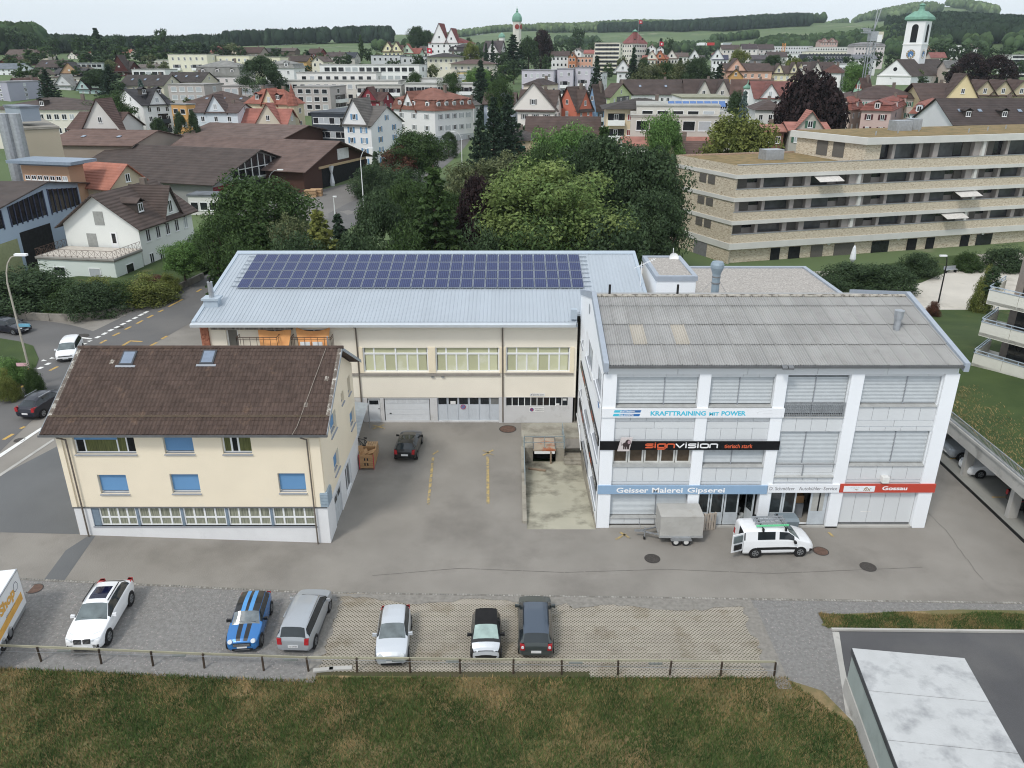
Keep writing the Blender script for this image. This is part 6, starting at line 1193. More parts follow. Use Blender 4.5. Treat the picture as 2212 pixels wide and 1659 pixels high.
def roof_parts(t,kind,w,d,H0,H1,rm,oh=.55,wall=None,mans=None,name='roof'):
 """roof over the rectangle w x d (local), eaves at H0, ridge at H1"""
 mb=MB(); a,b=w/2,d/2
 if kind=='gx':
  dz=oh*(H1-H0)/b
  for s in(-1,1):solid_roof(mb,[(-a-oh,s*(b+oh),H0-dz+.1),(a+oh,s*(b+oh),H0-dz+.1),(a+oh,0,H1+.1),(-a-oh,0,H1+.1)])
 elif kind=='gy':
  dz=oh*(H1-H0)/a
  for s in(-1,1):solid_roof(mb,[(s*(a+oh),-b-oh,H0-dz+.1),(s*(a+oh),b+oh,H0-dz+.1),(0,b+oh,H1+.1),(0,-b-oh,H1+.1)])
 elif kind in('hip','mans','half'):
  z0=H0; A,B=a+oh,b+oh
  if kind=='mans':
   zb=H0+(H1-H0)*(mans or.55); A2,B2=a-.5,b-.5
   for q in(((-A,-B),(A,-B),(A2,-B2),(-A2,-B2)),((A,-B),(A,B),(A2,B2),(A2,-B2)),((A,B),(-A,B),(-A2,B2),(A2,B2)),((-A,B),(-A,-B),(-A2,-B2),(-A2,B2))):
    mb.poly([(*q[0],H0),(*q[1],H0),(*q[2],zb),(*q[3],zb)])
   A,B,z0=A2+.25,B2+.25,zb
  k=max(A-B,0)if A>=B else 0; l=max(B-A,0)
  if kind=='half':k=max(A-B*.5,0)
  r0,r1=(-k,-l,H1+.1),(k,l,H1+.1)
  if A>=B:F_=[[(-A,-B,z0),(A,-B,z0),r1,r0],[(A,-B,z0),(A,B,z0),r1],[(A,B,z0),(-A,B,z0),r0,r1],[(-A,B,z0),(-A,-B,z0),r0]]
  else:F_=[[(-A,-B,z0),(A,-B,z0),r0],[(A,-B,z0),(A,B,z0),r1,r0],[(A,B,z0),(-A,B,z0),r1],[(-A,B,z0),(-A,-B,z0),r0,r1]]
  for f in F_:mb.poly(f)
  mb.poly([(-A,-B,z0-.02),(-A,B,z0-.02),(A,B,z0-.02),(A,-B,z0-.02)])
 elif kind=='flat':
  mb.box(-a-.15,-b-.15,H0,a+.15,b+.15,H0+.35)
 return put(name,mb.mesh(name,rm),t)
def house(uL,uC,uR,r,eave,ridge,a,roof,wc,rc,rows,cf,cs,name,label,D=None,cat=None,shut=None,win=(1.0,1.35),cg=(),cgs=(),dm=0,dms=0,chim=1,bal=(),mans=None,fm=None,pm=None,oh=.55,group=None,base=None,gw=None,skip=(),band=None,low=None,W=None,gut=None,sky=0):
 an=R(a); ca,sa=math.cos(an),math.sin(an); ze=zat(eave,r); Dc=depth(r,ze); Xc=(uC-CX)*Dc/F; cp=math.cos(PITCH)
 k1=(uL-CX)/F; w=W or(Xc-k1*Dc)/(ca+k1*sa*cp)
 if D is None:k2=(uR-CX)/F; d=(k2*Dc-Xc)/(sa-k2*ca*cp)
 else:d=D
 w,d=max(3,min(w,90)),max(3,min(d,60)); ex,ey=Vector((ca,-sa,0)),Vector((sa,ca,0)); c=Vector((Xc,r,0))-ex*w/2+ey*d/2
 zb=min(tg(*(c+ex*i*w/2+ey*j*d/2).xy)for i in(-1,1)for j in(-1,1))-.4 if base is None else base
 H0=max(ze-zb,2.2); H1=zat(ridge,c.y)-zb; H1=max(H1,H0+.3)
 t=thing(name,(c.x,c.y,zb),label,cat or name.replace('_',' ').split()[-1],-an,group); LOC[t.name]=Vector((0,0,0))
 wm=wallm(wc); rm=roofm_(rc); A,B=w/2,d/2; fmm=fm or FRAMEW; far=r>430
 mb=MB(); mb.box(-A,-B,0,A,B,H0)
 if roof=='gx':
  for s in(-1,1):mb.poly([(s*A,-B,H0),(s*A,B,H0),(s*A,0,H1)])
 if roof=='gy':
  for s in(-1,1):mb.poly([(-A,s*B,H0),(A,s*B,H0),(0,s*B,H1)])
 wl=put('wall',mb.mesh('wall',wm),t)
 if band:put('base_course',MB().box(-A-.03,-B-.03,0,A+.03,B+.03,H0*band[0]).mesh('base_course',wallm(band[1])),t)
 rf=roof_parts(t,roof,w,d,H0,H1,rm,oh,mans=mans)
 if roof=='flat' and ridge<eave-1:pass
 jo=MB()if far else None
 def win_at(x,y,z,rz,ww,hh,face):
  pmm=pm or(PANEP if random.random()<.22 else PANED)
  if far:
   m4=Matrix.Translation((x,y,z))@Matrix.Rotation(rz,4,'Z')
   for q in((-ww/2-.12,-hh/2-.12,ww/2+.12,hh/2+.12,-.03,0),(-ww/2,-hh/2,ww/2,hh/2,-.05,1)):jo.poly([m4@Vector(p)for p in((q[0],q[4],q[1]),(q[2],q[4],q[1]),(q[2],q[4],q[3]),(q[0],q[4],q[3]))],q[5])
   return
  put('window',winmesh(ww,hh,fmm,pmm,0 if ww<1.5 else 1),t,(x,y,z),(0,0,rz))
  if shut:
   sm=shutmesh(ww*.5,hh,mat('shutter_'+shut,hx(shut),rough=.7,var=.05))
   for q in(-1,1):v=Matrix.Rotation(rz,3,'Z')@Vector((q*(ww*.76),0,0)); put('shutter',sm,t,(x+v.x,y+v.y,z),(0,0,rz))
 st_=min(H0/max(rows,1),3.4); ww,hh=win; hh=min(hh,st_*.62)
 def row(n,L,face):
  for j in range(rows):
   z=H0-st_*(rows-j-.48)
   if z<hh/2+.2:continue
   for i in range(n):
    q=-L/2+L*(i+.5)/n
    if(face,j,i)in skip:continue
    if face=='f':win_at(q,-B-.003,z,0,ww,hh,face)
    else:win_at(A+.003,q,z,R(90),ww,hh,face)
 if cf:row(cf,w*.92,'f')
 if cs:row(cs,d*.9,'s')
 if roof=='gy' and cf and gw!=0:
  for q in([0]if(gw or 1)==1 else[-w*.12,w*.12]):win_at(q,-B-.003,H0+(H1-H0)*.32,0,ww*.9,hh*.9,'f')
 if roof=='gx' and cs and gw!=0:
  for q in([0]if(gw or 1)==1 else[-d*.12,d*.12]):win_at(A+.003,q,H0+(H1-H0)*.32,R(90),ww*.9,hh*.9,'s')
 def crossgable(pos,cw,face,ht=None,wcol=None,zl=None):
  L=w if face=='f' else d; q=-L/2+pos*L; ht=ht or min(cw*.5,(H1-H0)*.92); dep=(B if face=='f' else A)*.98
  T=(lambda x,y,z:(q+x,-B-.12+y,z))if face=='f' else(lambda x,y,z:(A+.12-y,q+x,z)); zl=H0-.6 if zl is None else zl
  m1=MB(); m1.poly([T(-cw/2,0,zl),T(cw/2,0,zl),T(cw/2,0,H0+.05),T(0,0,H0+ht),T(-cw/2,0,H0+.05)]);
  for s in(-1,1):m1.poly([T(s*cw/2,0,zl),T(s*cw/2,.3,zl),T(s*cw/2,.3,H0+.05),T(s*cw/2,0,H0+.05)])
  g=put('cross_gable',m1.mesh('cross_gable',wallm(wcol)if wcol else wm),t); m2=MB(); bk=dep*min(1.,ht/max(H1-H0,.1))+.5
  for s in(-1,1):solid_roof(m2,[T(s*(cw/2+.45),-.5,H0+.05-.45*ht/(cw/2)+.12),T(0,-.5,H0+ht+.12),T(0,bk,H0+ht+.12),T(s*(cw/2+.45),bk*.25,H0+.05-.45*ht/(cw/2)+.12)],.14)
  put('gable_roof',m2.mesh('gable_roof',rm),g)
  p=T(0,-.003,H0+ht*.3); win_at(*p,0 if face=='f' else R(90),min(ww,cw*.3),min(hh,ht*.5),face)
 for q in cg:crossgable(q[0],q[1],'f',*q[2:])
 for q in cgs:crossgable(q[0],q[1],'s',*q[2:])
 slope=(H1-H0)/(B if roof in('gx','hip','half')and w>=d else min(A,B))
 def dormer(pos,face,wd=1.5):
  L=w if face=='f' else d; q=-L/2+pos*L
  if roof=='mans':zl=H0+(H1-H0)*(mans or.55)*.25; ins=.25; zh=1.7
  else:ins=(B if face=='f' else A)*.3; zl=H0+ins*slope*.9; zh=1.5
  T=(lambda x,y,z:(q+x,-B+ins+y,z))if face=='f' else(lambda x,y,z:(A-ins-y,q+x,z)); m1=MB(); m1.hexa([T(-wd/2,-.3,zl),T(wd/2,-.3,zl),T(wd/2,2.2,zl),T(-wd/2,2.2,zl)],[T(-wd/2,-.3,zl+zh),T(wd/2,-.3,zl+zh),T(wd/2,2.2,zl+zh),T(-wd/2,2.2,zl+zh)])
  g=put('dormer',m1.mesh('dormer',wm if roof=='mans' else EAVE),t); m2=MB()
  for s in(-1,1):solid_roof(m2,[T(s*(wd/2+.25),-.55,zl+zh),T(0,-.55,zl+zh+.55),T(0,2.4,zl+zh+.55),T(s*(wd/2+.25),2.4,zl+zh)],.1)
  put('dormer_roof',m2.mesh('dormer_roof',rm),g)
  if not far:put('window',winmesh(wd*.7,zh*.75,fmm,PANED),g,T(0,-.31,zl+zh*.5),(0,0,0 if face=='f' else R(90)))
 for k in range(dm):dormer((k+.5)/dm,'f')
 for k in range(dms):dormer((k+.5)/dms,'s')
 for k in range(chim if roof!='flat' else 0):
  x,y=((.22-.5*k)*w,.08*d)if w>=d else(.1*w,(.22-.5*k)*d); put('chimney',MB().box(x-.4,y-.35,H0,x+.4,y+.35,H1+.9).mesh('chimney',CHIMM),rf)
 for k in range(sky):
  x=-w/2+w*(k+.7)/(sky+.4); y=-B*.5; z=H0+(H1-H0)*.5; put('skylight',MB().obox((x-.4,y-.55,z-.55*slope+.16),(.8,0,0),(0,1.1,1.1*slope),(0,-.08,.1)).mesh('skylight',mat('sky_glass',(0,0,0))),rf)
 for(j,x0,x1,*o)in bal:
  z=H0-st_*(rows-j)+.02; face=o[0]if o else 'f'; L=w if face=='f' else d; p,q=-L/2+x0*L,-L/2+x1*L; T=(lambda x,y,zz_:(x,-B-y,zz_))if face=='f' else(lambda x,y,zz_:(A+y,x,zz_)); col=wallm(o[1])if len(o)>1 else FRAMEW; dp=1.3
  m1=MB(); m1.hexa([T(p,0,z-.2),T(q,0,z-.2),T(q,dp,z-.2),T(p,dp,z-.2)],[T(p,0,z),T(q,0,z),T(q,dp,z),T(p,dp,z)]); m1.hexa([T(p,dp-.1,z),T(q,dp-.1,z),T(q,dp,z),T(p,dp,z)],[T(p,dp-.1,z+1),T(q,dp-.1,z+1),T(q,dp,z+1),T(p,dp,z+1)])
  for e in(p,q-.1):m1.hexa([T(e,.0,z),T(e+.1,.0,z),T(e+.1,dp-.1,z),T(e,dp-.1,z)],[T(e,.0,z+1),T(e+.1,.0,z+1),T(e+.1,dp-.1,z+1),T(e,dp-.1,z+1)])
  g=put('balcony',m1.mesh('balcony',col),t); m2=MB(); m2.hexa([T(p,.02,z),T(q,.02,z),T(q,.05,z),T(p,.05,z)],[T(p,.02,z+2.4),T(q,.02,z+2.4),T(q,.05,z+2.4),T(p,.05,z+2.4)]); put('balcony_glazing',m2.mesh('balcony_glazing',PANED),g)
 if far and jo.f:o=put('window',jo.mesh('window',[FRAMEW,PANED]),t); o['kind']='stuff'
 return t,w,d,H0,H1
 # ---------------------------------------------------------------- trees
def leafmat(key,c1,c2,isl=.38,rough=.72):
 m=mat(key,c1,rough=rough,var=0,scale=.55,col2=c2,island=isl,spec=.22,objr=0)
 nt=m.node_tree; b=nt.nodes['Principled BSDF']; o=nt.nodes['Material Output']; tr=_n(nt,'ShaderNodeBsdfTranslucent'); mx=_n(nt,'ShaderNodeMixShader'); mx.inputs[0].default_value=.3
 nt.links.new(b.inputs['Base Color'].links[0].from_socket,tr.inputs['Color']); nt.links.new(b.outputs[0],mx.inputs[1]); nt.links.new(tr.outputs[0],mx.inputs[2]); nt.links.new(mx.outputs[0],o.inputs['Surface']); return m
BARK=mat('bark',c8(84,72,60),rough=.95,var=.2,scale=3)
def leaves(cent,rad,per,ls,droop=0.,flat=.75,shell=.55):
 """leaf faces spread over clumps: cent (n,3), rad (n,)"""
 n=len(cent); C=np.repeat(cent,per,0); r=np.repeat(rad,per); m=len(C)
 d=RNG.normal(size=(m,3)); d/=np.linalg.norm(d,axis=1)[:,None]; rr=r*(shell+(1-shell)*RNG.random(m)); P=C+d*rr[:,None]*np.array([1,1,flat])
 nn=d+RNG.normal(0,.55,(m,3))+np.array([0,0,.35]); nn/=np.linalg.norm(nn,axis=1)[:,None]
 u=np.cross(nn,RNG.normal(size=(m,3))); u/=np.linalg.norm(u,axis=1)[:,None]+1e-9; v=np.cross(nn,u); s=ls*RNG.uniform(.6,1.35,m)[:,None]
 u=u*s; v=v*s*.55; v[:,2]-=droop*s[:,0]
 V=np.stack([P-u*.5,P+v*.5+u*.05,P+u*.6,P-v*.5+u*.05],1).reshape(-1,3); return V
TREE={}
def proto(kind,seed,m,n=60,per=90,ls=.42):
 """crown and trunk meshes of a tree 10 m high and about as wide as its kind grows"""
 rg=np.random.default_rng(seed); t=MB()
 if kind=='broad':
  k=n; d=rg.normal(size=(k,3)); d/=np.linalg.norm(d,axis=1)[:,None]; q=rg.uniform(.35,1,k)**.5; c=d*q[:,None]*np.array([3.3,3.3,3.4])+np.array([0,0,6.0]); c[:,:2]*=(1+.22*rg.normal(size=k))[:,None]; rad=rg.uniform(.75,1.5,k); c[:,2]=np.maximum(c[:,2],2.2)
  V=leaves(c,rad,per,ls); t.cyl((0,0,-.5),(.1,0,4),.3,.18,7)
  for i in range(6):t.cyl((.08,0,2.6+i*.35),tuple(c[i*3]*.8+np.array([0,0,.8])),.12,.04,5)
 elif kind=='dome':
  k=n; th=rg.uniform(0,6.28,k); z=rg.uniform(.0,1,k)**.8; rr=4.2*np.sqrt(1-z**2.2)*rg.uniform(.72,1.0,k); c=np.stack([rr*np.cos(th),rr*np.sin(th),.7+z*8.3],1); rad=rg.uniform(.7,1.35,k); V=leaves(c,rad,per,ls,shell=.7); t.cyl((0,0,-.5),(0,0,4),.35,.2,7)
 elif kind=='spruce':
  C=[]; Rd=[]
  for L in range(19):
   z=.6+L*.49; R0=2.3*(1-L/19.4)**.85*rg.uniform(.85,1.15); nb=max(5,int(11-L*.35))
   for b in range(nb):
    a=b*6.283/nb+L*.8+rg.uniform(-.2,.2)
    for s in(.3,.6,.9):q=s*rg.uniform(.85,1.15); C.append((R0*q*math.cos(a),R0*q*math.sin(a),z-.22*q*R0+rg.uniform(-.22,.22))); Rd.append((.5 if s<.9 else.36)*(1-L/26))
  c=np.array(C); V=leaves(c,np.array(Rd),max(6,per//6),ls*.8,droop=.35,flat=.55,shell=.3); t.cyl((0,0,-.5),(0,0,9.8),.22,.03,6)
 elif kind=='column':
  k=n; z=rg.uniform(0,1,k); th=rg.uniform(0,6.28,k); rr=1.15*np.sin(np.pi*np.clip(z*.86+.1,0,1))**.7*rg.uniform(.5,1,k); c=np.stack([rr*np.cos(th),rr*np.sin(th),.6+z*9.0],1); V=leaves(c,rg.uniform(.35,.65,k),per,ls*.8,flat=1.3); t.cyl((0,0,-.5),(0,0,5),.18,.08,6)
 elif kind=='weeping':
  k=n; d=rg.normal(size=(k,3)); d[:,2]=np.abs(d[:,2]); d/=np.linalg.norm(d,axis=1)[:,None]; c=d*np.array([4.0,4.0,4.6])*rg.uniform(.7,1,k)[:,None]+np.array([0,0,4.6]); c2=c.copy(); c2[:,2]-=rg.uniform(1,3.4,k); c2[:,:2]*=1.06; c=np.concatenate([c,c2]); c[:,2]=np.maximum(c[:,2],.6); V=leaves(c,rg.uniform(.5,1.05,2*k),per//2,ls,droop=.7,flat=1.3); t.cyl((0,0,-.5),(0,0,5),.4,.2,7)
 elif kind=='bush':
  k=n; d=rg.normal(size=(k,3)); d[:,2]=np.abs(d[:,2])*.9; d/=np.linalg.norm(d,axis=1)[:,None]; c=d*np.array([4.2,4.2,7.2])*rg.uniform(.5,1,k)[:,None]; c[:,2]+=.6; V=leaves(c,rg.uniform(1.0,2.0,k),per,ls*1.5,flat=.9); t.cyl((0,0,-.5),(0,0,4),.3,.15,6)
 V=V.astype(np.float32); q=np.arange(len(V)).reshape(-1,4); return npmesh('crown',V,q,m),t.mesh('trunk',BARK),(float(np.percentile(V[:,0],97)-np.percentile(V[:,0],3)),float(np.percentile(V[:,2],99.3)))
def tree(key,u,top,r,wpx,name,label,group=None,base=None,asp=1.,sink=0.):
 me,tm,(W0,H0)=TREE[key]; p=atY(u,top,r); b=tg(p.x,p.y)if base is None else base; h=max(p.z-b,1.0); w=wpx*depth(r,p.z)/F
 t=thing(name,(p.x,p.y,b-sink),label,'bush' if 'bush' in name else('hedge' if 'hedge' in name else 'tree'),random.uniform(0,6.28),group); s=(w/W0,w/W0*asp,(h+sink)/H0); LOC[t.name]=Vector((0,0,0))
 c=put('crown',me,t,scale=s)
 if 'hedge' not in name:put('trunk',tm,t,scale=s)
 return t
G1=leafmat('leaf_green',c8(75,100,48),c8(53,78,36)); G2=leafmat('leaf_fresh',c8(112,148,70),c8(80,117,53)); G3=leafmat('leaf_dark',c8(74,96,60),c8(54,76,46)); G4=leafmat('leaf_chestnut',c8(130,148,74),c8(88,116,54),.42); G5=leafmat('needle_dark',c8(64,86,64),c8(46,66,50)); G6=leafmat('leaf_copper',c8(65,48,48),c8(43,34,36),.4); G7=leafmat('leaf_olive',c8(117,124,80),c8(85,97,61)); G8=leafmat('needle_gold',c8(143,146,63),c8(97,109,48)); G9=leafmat('needle_blue',c8(117,136,131),c8(80,102,95)); G10=leafmat('leaf_yellowgreen',c8(129,134,56),c8(97,112,48)); G11=leafmat('leaf_rust',c8(117,75,58),c8(87,63,48))
def reg(key,*a,**k):TREE[key]=proto(*a,**k)
reg('b_green','broad',1,G1,115,230,.25); reg('b_fresh','broad',2,G2,115,230,.25); reg('b_dark','broad',3,G3,115,230,.25); reg('b_chest','broad',4,G4,150,260,.2); reg('b_olive','broad',5,G7,90,120,.28); reg('b_yel','broad',6,G10,90,120,.33); reg('b_rust','broad',7,G11,60,80,.4)
reg('s_dark','spruce',8,G5,per=72,ls=.42); reg('s_gold','spruce',9,G8,per=54,ls=.5); reg('s_blue','spruce',10,G9,per=54,ls=.5); reg('s_green','spruce',11,G1,per=90,ls=.4)
reg('d_dark','dome',12,G3,130,220,.23); reg('d_cop','dome',13,G6,120,140,.32); reg('w_cop','weeping',14,G6,110,110,.42); reg('w_green','weeping',15,G3,70,90,.4); reg('c_dark','column',16,G3,70,60,.4); reg('c_green','column',17,G1,70,60,.42)
reg('u_green','bush',18,G1,80,200,.21); reg('u_fresh','bush',19,G2,80,200,.21); reg('u_dark','bush',20,G3,80,200,.21); reg('u_gold','bush',21,G10,80,200,.21); reg('u_rust','bush',22,G11,80,200,.21)
reg('f_broad','broad',23,G1,26,26,1.0); reg('f_dark','broad',24,G3,26,26,1.0); reg('f_fresh','broad',25,G7,26,26,1.0); reg('f_spr','spruce',26,G5,per=12,ls=1.0)
# ================================================================ garage row, carport, brick flats, villa, sawmill
gu,gv,g0=Vector((4.8,-.65,0)),Vector((-.352,-2.63,0)),Vector((15.6,28.57,0)); GCON=mat('garage_concrete',c8(186,188,188),rough=.9,var=.05,scale=1.2,coord='World',bump=.25,bscale=10,spots=(c8(150,152,154),.8,.5,.18)); GCW=mat('garage_wall',c8(160,172,168),rough=.9,var=.06,scale=.7,coord='World',spots=(c8(140,150,146),.5,.55,.2))
for k in range(4):
 o=g0+gv*k; t=thing('prefab_garage',tuple(o),('farthest flat concrete garage of the row at the lower right, over the dark driveway','second flat concrete garage of the row, counted from the dark driveway corner','third flat concrete garage of the row at the lower right','nearest flat concrete garage of the row, cut by the lower edge')[k],'garage',0,'row of prefabricated garages'); h=Vector((0,0,2.34)); i_=gu.normalized()*.06
 mb=MB(); mb.hexa([o+i_,o+gu-i_,o+gu-i_+gv,o+gv+i_],[p+h for p in(o+i_,o+gu-i_,o+gu-i_+gv,o+gv+i_)]); mb.build('wall',GCW,t)
 e=gv.normalized()*.015; mb=MB(); mb.hexa([p+h for p in(o+e,o+gu+e,o+gu+gv-e,o+gv-e)],[p+h+Vector((0,0,.16))for p in(o+e,o+gu+e,o+gu+gv-e,o+gv-e)]); mb.build('roof_slab',GCON,t)
 mb=MB(); q=o-i_*1.2; mb.hexa([q,q+i_*2,q+i_*2+gv,q+gv],[p+Vector((0,0,.75))for p in(q+i_,q+i_*2,q+i_*2+gv,q+i_+gv)]); mb.build('plinth',CONC2,t)
 mb=MB(); mb.hexa([q+Vector((0,0,2.2))+i_*.7,q+i_*2+Vector((0,0,2.2)),q+i_*2+gv+Vector((0,0,2.2)),q+gv+Vector((0,0,2.2))+i_*.7],[p+Vector((0,0,2.48))for p in(q+i_*.7,q+i_*2,q+i_*2+gv,q+gv+i_*.7)]); mb.build('flashing',mat('dark_flashing',c8(72,74,78),rough=.6,var=.3,scale=2),t)
 # carport under the lawn
cpt=thing('carport',(36,44,0),'long open carport with concrete deck edge and parked cars under the sloping lawn','carport'); CPF=mat('carport_floor',c8(150,150,144),rough=.9,coord='World',var=.1,scale=.4)
MB().box(31.5,20,.0,44,58,.1).build('floor',CPF,cpt); MB().box(31.38,20,.0,31.5,58,.13).build('kerb',BLACKM,cpt); mb=MB(); mb.box(31.45,20,2.43,44,58,3.3); mb.box(31.35,20,3.3,31.75,58,3.46); mb.build('deck',CONC2,cpt); MB().box(40.5,20,.1,40.8,58,2.43).build('rear_wall',mat('carport_wall',c8(180,180,174),rough=.9),cpt)
for y in(27,32.5,38,43.5,49,54.5):MB().box(31.9,y-.18,.1,32.5,y+.18,2.43).build('pillar',CONC2,cpt); MB().box(32.4,y+2.4,.1,37,y+2.52,.105).build('bay_marking',YELLOW,cpt)
mb=MB(); mb.bar((31.45,20,4.1),(31.45,58,4.1),.05); mb.bar((31.45,20,3.55),(31.45,58,3.55),.04); y=20
while y<58:mb.bar((31.45,y,3.45),(31.45,y,4.1),.025); y+=.13
mb.build('railing',GALV,cpt)
q=spot(2055,985,.1); make_car('parked_car','suv',4.4,.9,(34.4,q.y+.1,.1),R(-90),PS_,'silver car under the carport, farthest from the camera','car',wheel=(.34,.18,.81))
q=spot(2102,1030,.1); make_car('parked_car','hatch',4.25,.9,(34.3,q.y+.6,.1),R(-92),PW_,'white hatchback parked nose out beside the carport pillar','car',wheel=(.32,.19,.81),glass=CARGP)
q=spot(2180,1115,.1); make_car('parked_car','hatch',4.3,.9,(34.9,q.y+.9,.1),R(88),PK_,'black hatchback parked nose in under the carport at the right edge','car',wheel=(.33,.18,.81),plates=(False,True),lampr=(8.6,9.7,3.3,4.8))
def lz(x,y):s=min(max((y-60)/28,0),1); return 3.42*(1-s*s*(3-2*s))+.06+.5*min(max((x-34)/8,0),1)*(1-s)
mb=MB(); xs=np.linspace(31.75,75,16); ys=np.linspace(20,92,30)
for i in range(15):
 for j in range(29):mb.poly([(a,b,lz(a,b))for a,b in((xs[i],ys[j]),(xs[i+1],ys[j]),(xs[i+1],ys[j+1]),(xs[i],ys[j+1]))])
o=mb.build('lawn',LAWN); o['kind']='structure'; n=9000; X=RNG.uniform(31.9,37,n); Y=RNG.uniform(34,57,n); k=RNG.random(n)<np.clip(1.25-(X-31.8)/4,0,1); X,Y=X[k],Y[k]; n=len(X); Z=np.array([lz(a,b)for a,b in zip(X,Y)]); h=RNG.uniform(.1,.28,n); a=RNG.uniform(0,6.28,n); V=np.stack([np.stack([X-.02,Y,Z],1),np.stack([X+.03,Y+.02,Z],1),np.stack([X+np.cos(a)*h*.8,Y+np.sin(a)*h*.8,Z+h*.6],1)],1).reshape(-1,3); o=put('dry_bank_grass',npmesh('grass',V,np.arange(3*n).reshape(-1,3),GRASSY)); o['kind']='stuff'
PLAZA=mat('plaza_concrete',c8(196,190,178),rough=.9,var=.06,scale=.3,coord='World',spots=(c8(174,168,156),.15,.52,.1)); S2=lambda*p:[(spot(*q).x,spot(*q).y)for q in p]
gsheet('plaza',[S2((1560,660),(2330,690),(2330,540),(2075,552),(1960,585),(1560,590))],.07,PLAZA)
gsheet('garden_lawn',[S2((1790,592),(1990,560),(2105,549),(2120,558),(1990,612),(1880,632),(1780,600))],.12,LAWN)
# flats with balconies at the right edge
rb_=thing('balcony_flats',(40,62,3.4),'cream balcony flats with glass rails cut by the right edge above the lawn','apartment building'); e1,e2,C=Vector((.54,-.84,0)),Vector((.7,.71,0)),Vector((38.4,61.2,0)); CRP=mat('cream_panel',c8(214,212,200),rough=.6,var=.02); zv=lambda v,z:Vector((v.x,v.y,z))
I0=C+e1*1.2+e2*3.4; mb=MB(); poly=[I0,I0+e1*16,I0+e1*16+e2*14,I0+e2*14]; mb.hexa([zv(p,1)for p in poly],[zv(p,13.5)for p in poly]); mb.build('wall',mat('taupe_wall',c8(128,120,114),rough=.9),rb_)
for k,z in enumerate((3.72,6.42,9.12)):
 p=[C,C+e1*14,C+e1*14+e2*4,C+e1*1.3+e2*4.5,C+e2*4.5]; MB().hexa([zv(q,z)for q in p],[zv(q,z+.25)for q in p]).build('balcony_floor',CRP,rb_)
 for a,b,n in((C+e2*4.5,C,2),(C,C+e1*14,6)):
  d=(b-a)/n; nn=d.cross(Vector((0,0,1))).normalized()*.12
  for i in range(n):s,f=a+d*i+d*.006,a+d*(i+1)-d*.006; MB().hexa([zv(q,z-.05)for q in(s,f,f-nn,s-nn)],[zv(q,z+1.12)for q in(s,f,f-nn,s-nn)]).build('panel',CRP,rb_)
  mb=MB(); mb.bar(zv(a,z+1.42),zv(b,z+1.42),.06); mb.bar(zv(a,z+1.16),zv(b,z+1.16),.1,.05)
  for i in range(n*2+1):q=a+d*i/2; mb.bar(zv(q,z+1.12),zv(q,z+1.42),.04)
  mb.build('balcony_rail',mat('rail_blue_grey',c8(178,192,206),rough=.4,metal=.2),rb_)
 w=I0-(e1.cross(Vector((0,0,1))))*0; MB().hexa([zv(I0-e2*.03+e1*.6,z+.25),zv(I0-e2*.03+e1*6,z+.25),zv(I0+e2*.02+e1*6,z+.25),zv(I0+e2*.02+e1*.6,z+.25)],[zv(I0-e2*.03+e1*.6,z+2.4),zv(I0-e2*.03+e1*6,z+2.4),zv(I0+e2*.02+e1*6,z+2.4),zv(I0+e2*.02+e1*.6,z+2.4)]).build('window',PANED,rb_)
 # long brick apartment building, modelled in its own axes
BC=Vector((31.1,111.1,0)); ba=math.atan2(12.9,46.9); bk=thing('brick_apartments',tuple(BC),'long apartment building in beige brick with pale concrete bands and grassed flat roofs','apartment building',ba); LOC[bk.name]=Vector((0,0,0)); YB=111.1
BRICK=mat('beige_brick',c8(216,206,184),rough=.95,var=0,scale=2.3,stretch=(1,1,3.2),col2=c8(184,168,142),detail=9,bump=.6,bscale=6,spots=(c8(138,116,92),2.9,.57,.06)); BAND=mat('pale_concrete_band',c8(204,204,198),rough=.85,var=.05,scale=.4); TAU=mat('taupe_render',c8(164,156,150),rough=.9,var=.03); SHUT=mat('perforated_shutter',c8(98,94,88),rough=.7,var=.1,scale=9); DRYR=mat('dry_roof_grass',c8(146,122,78),rough=1,var=0,scale=.8,col2=c8(112,100,62),bump=1.,bscale=3)
zB=lambda py:zat(py,YB); L_=66.; SK=lambda y:-.166*y
def prism(nm,pts,z0,z1,m):return put(nm,MB().hexa([(x,y,z0)for x,y in pts],[(x,y,z1)for x,y in pts]).mesh(nm,m),bk)
prism('wall',[(SK(1.5)+.3,1.5),(L_,1.5),(L_,14),(SK(14)+.3,14)],-2,zB(357)-.5,TAU)
lv=[(357.5,378,386.5),(410,428,436.5),(459.5,478,486.5),(508,526.5,540)]
for py0,py1,py2 in lv:
 z0,z1,z2=zB(py2),zB(py1),zB(py0); prism('brick_band',[(0,0),(L_,0),(L_,.3),(0,.3)],z1,z2,BRICK); prism('concrete_band',[(-.15,-.12),(L_,-.12),(L_,1.6),(-.15,1.6)],z0,z1-.003,BAND); prism('concrete_band',[(-.15,-.12),(.3,1.6),(SK(14.2)+.3,14.2),(SK(14.2)-.15,14.2)],z0+.004,z1-.006,BAND); MB_=prism('coping',[(0,-.05),(L_,-.05),(L_,.35),(0,.35)],z2,z2+.08,GALV)
lm=MB(); lm.poly([(0,0,-2),(SK(14.1),14.1,-2),(SK(14.1),14.1,zB(357.5)),(0,0,zB(357.5))][::-1]); lm.poly([(0,0,-2),(0,0,zB(357.5)),(.35,.3,zB(357.5)),(.35,.3,-2)]); put('side_wall',lm.mesh('side_wall',BRICK),bk)
sdir=Vector((-.166,1,0)).normalized();
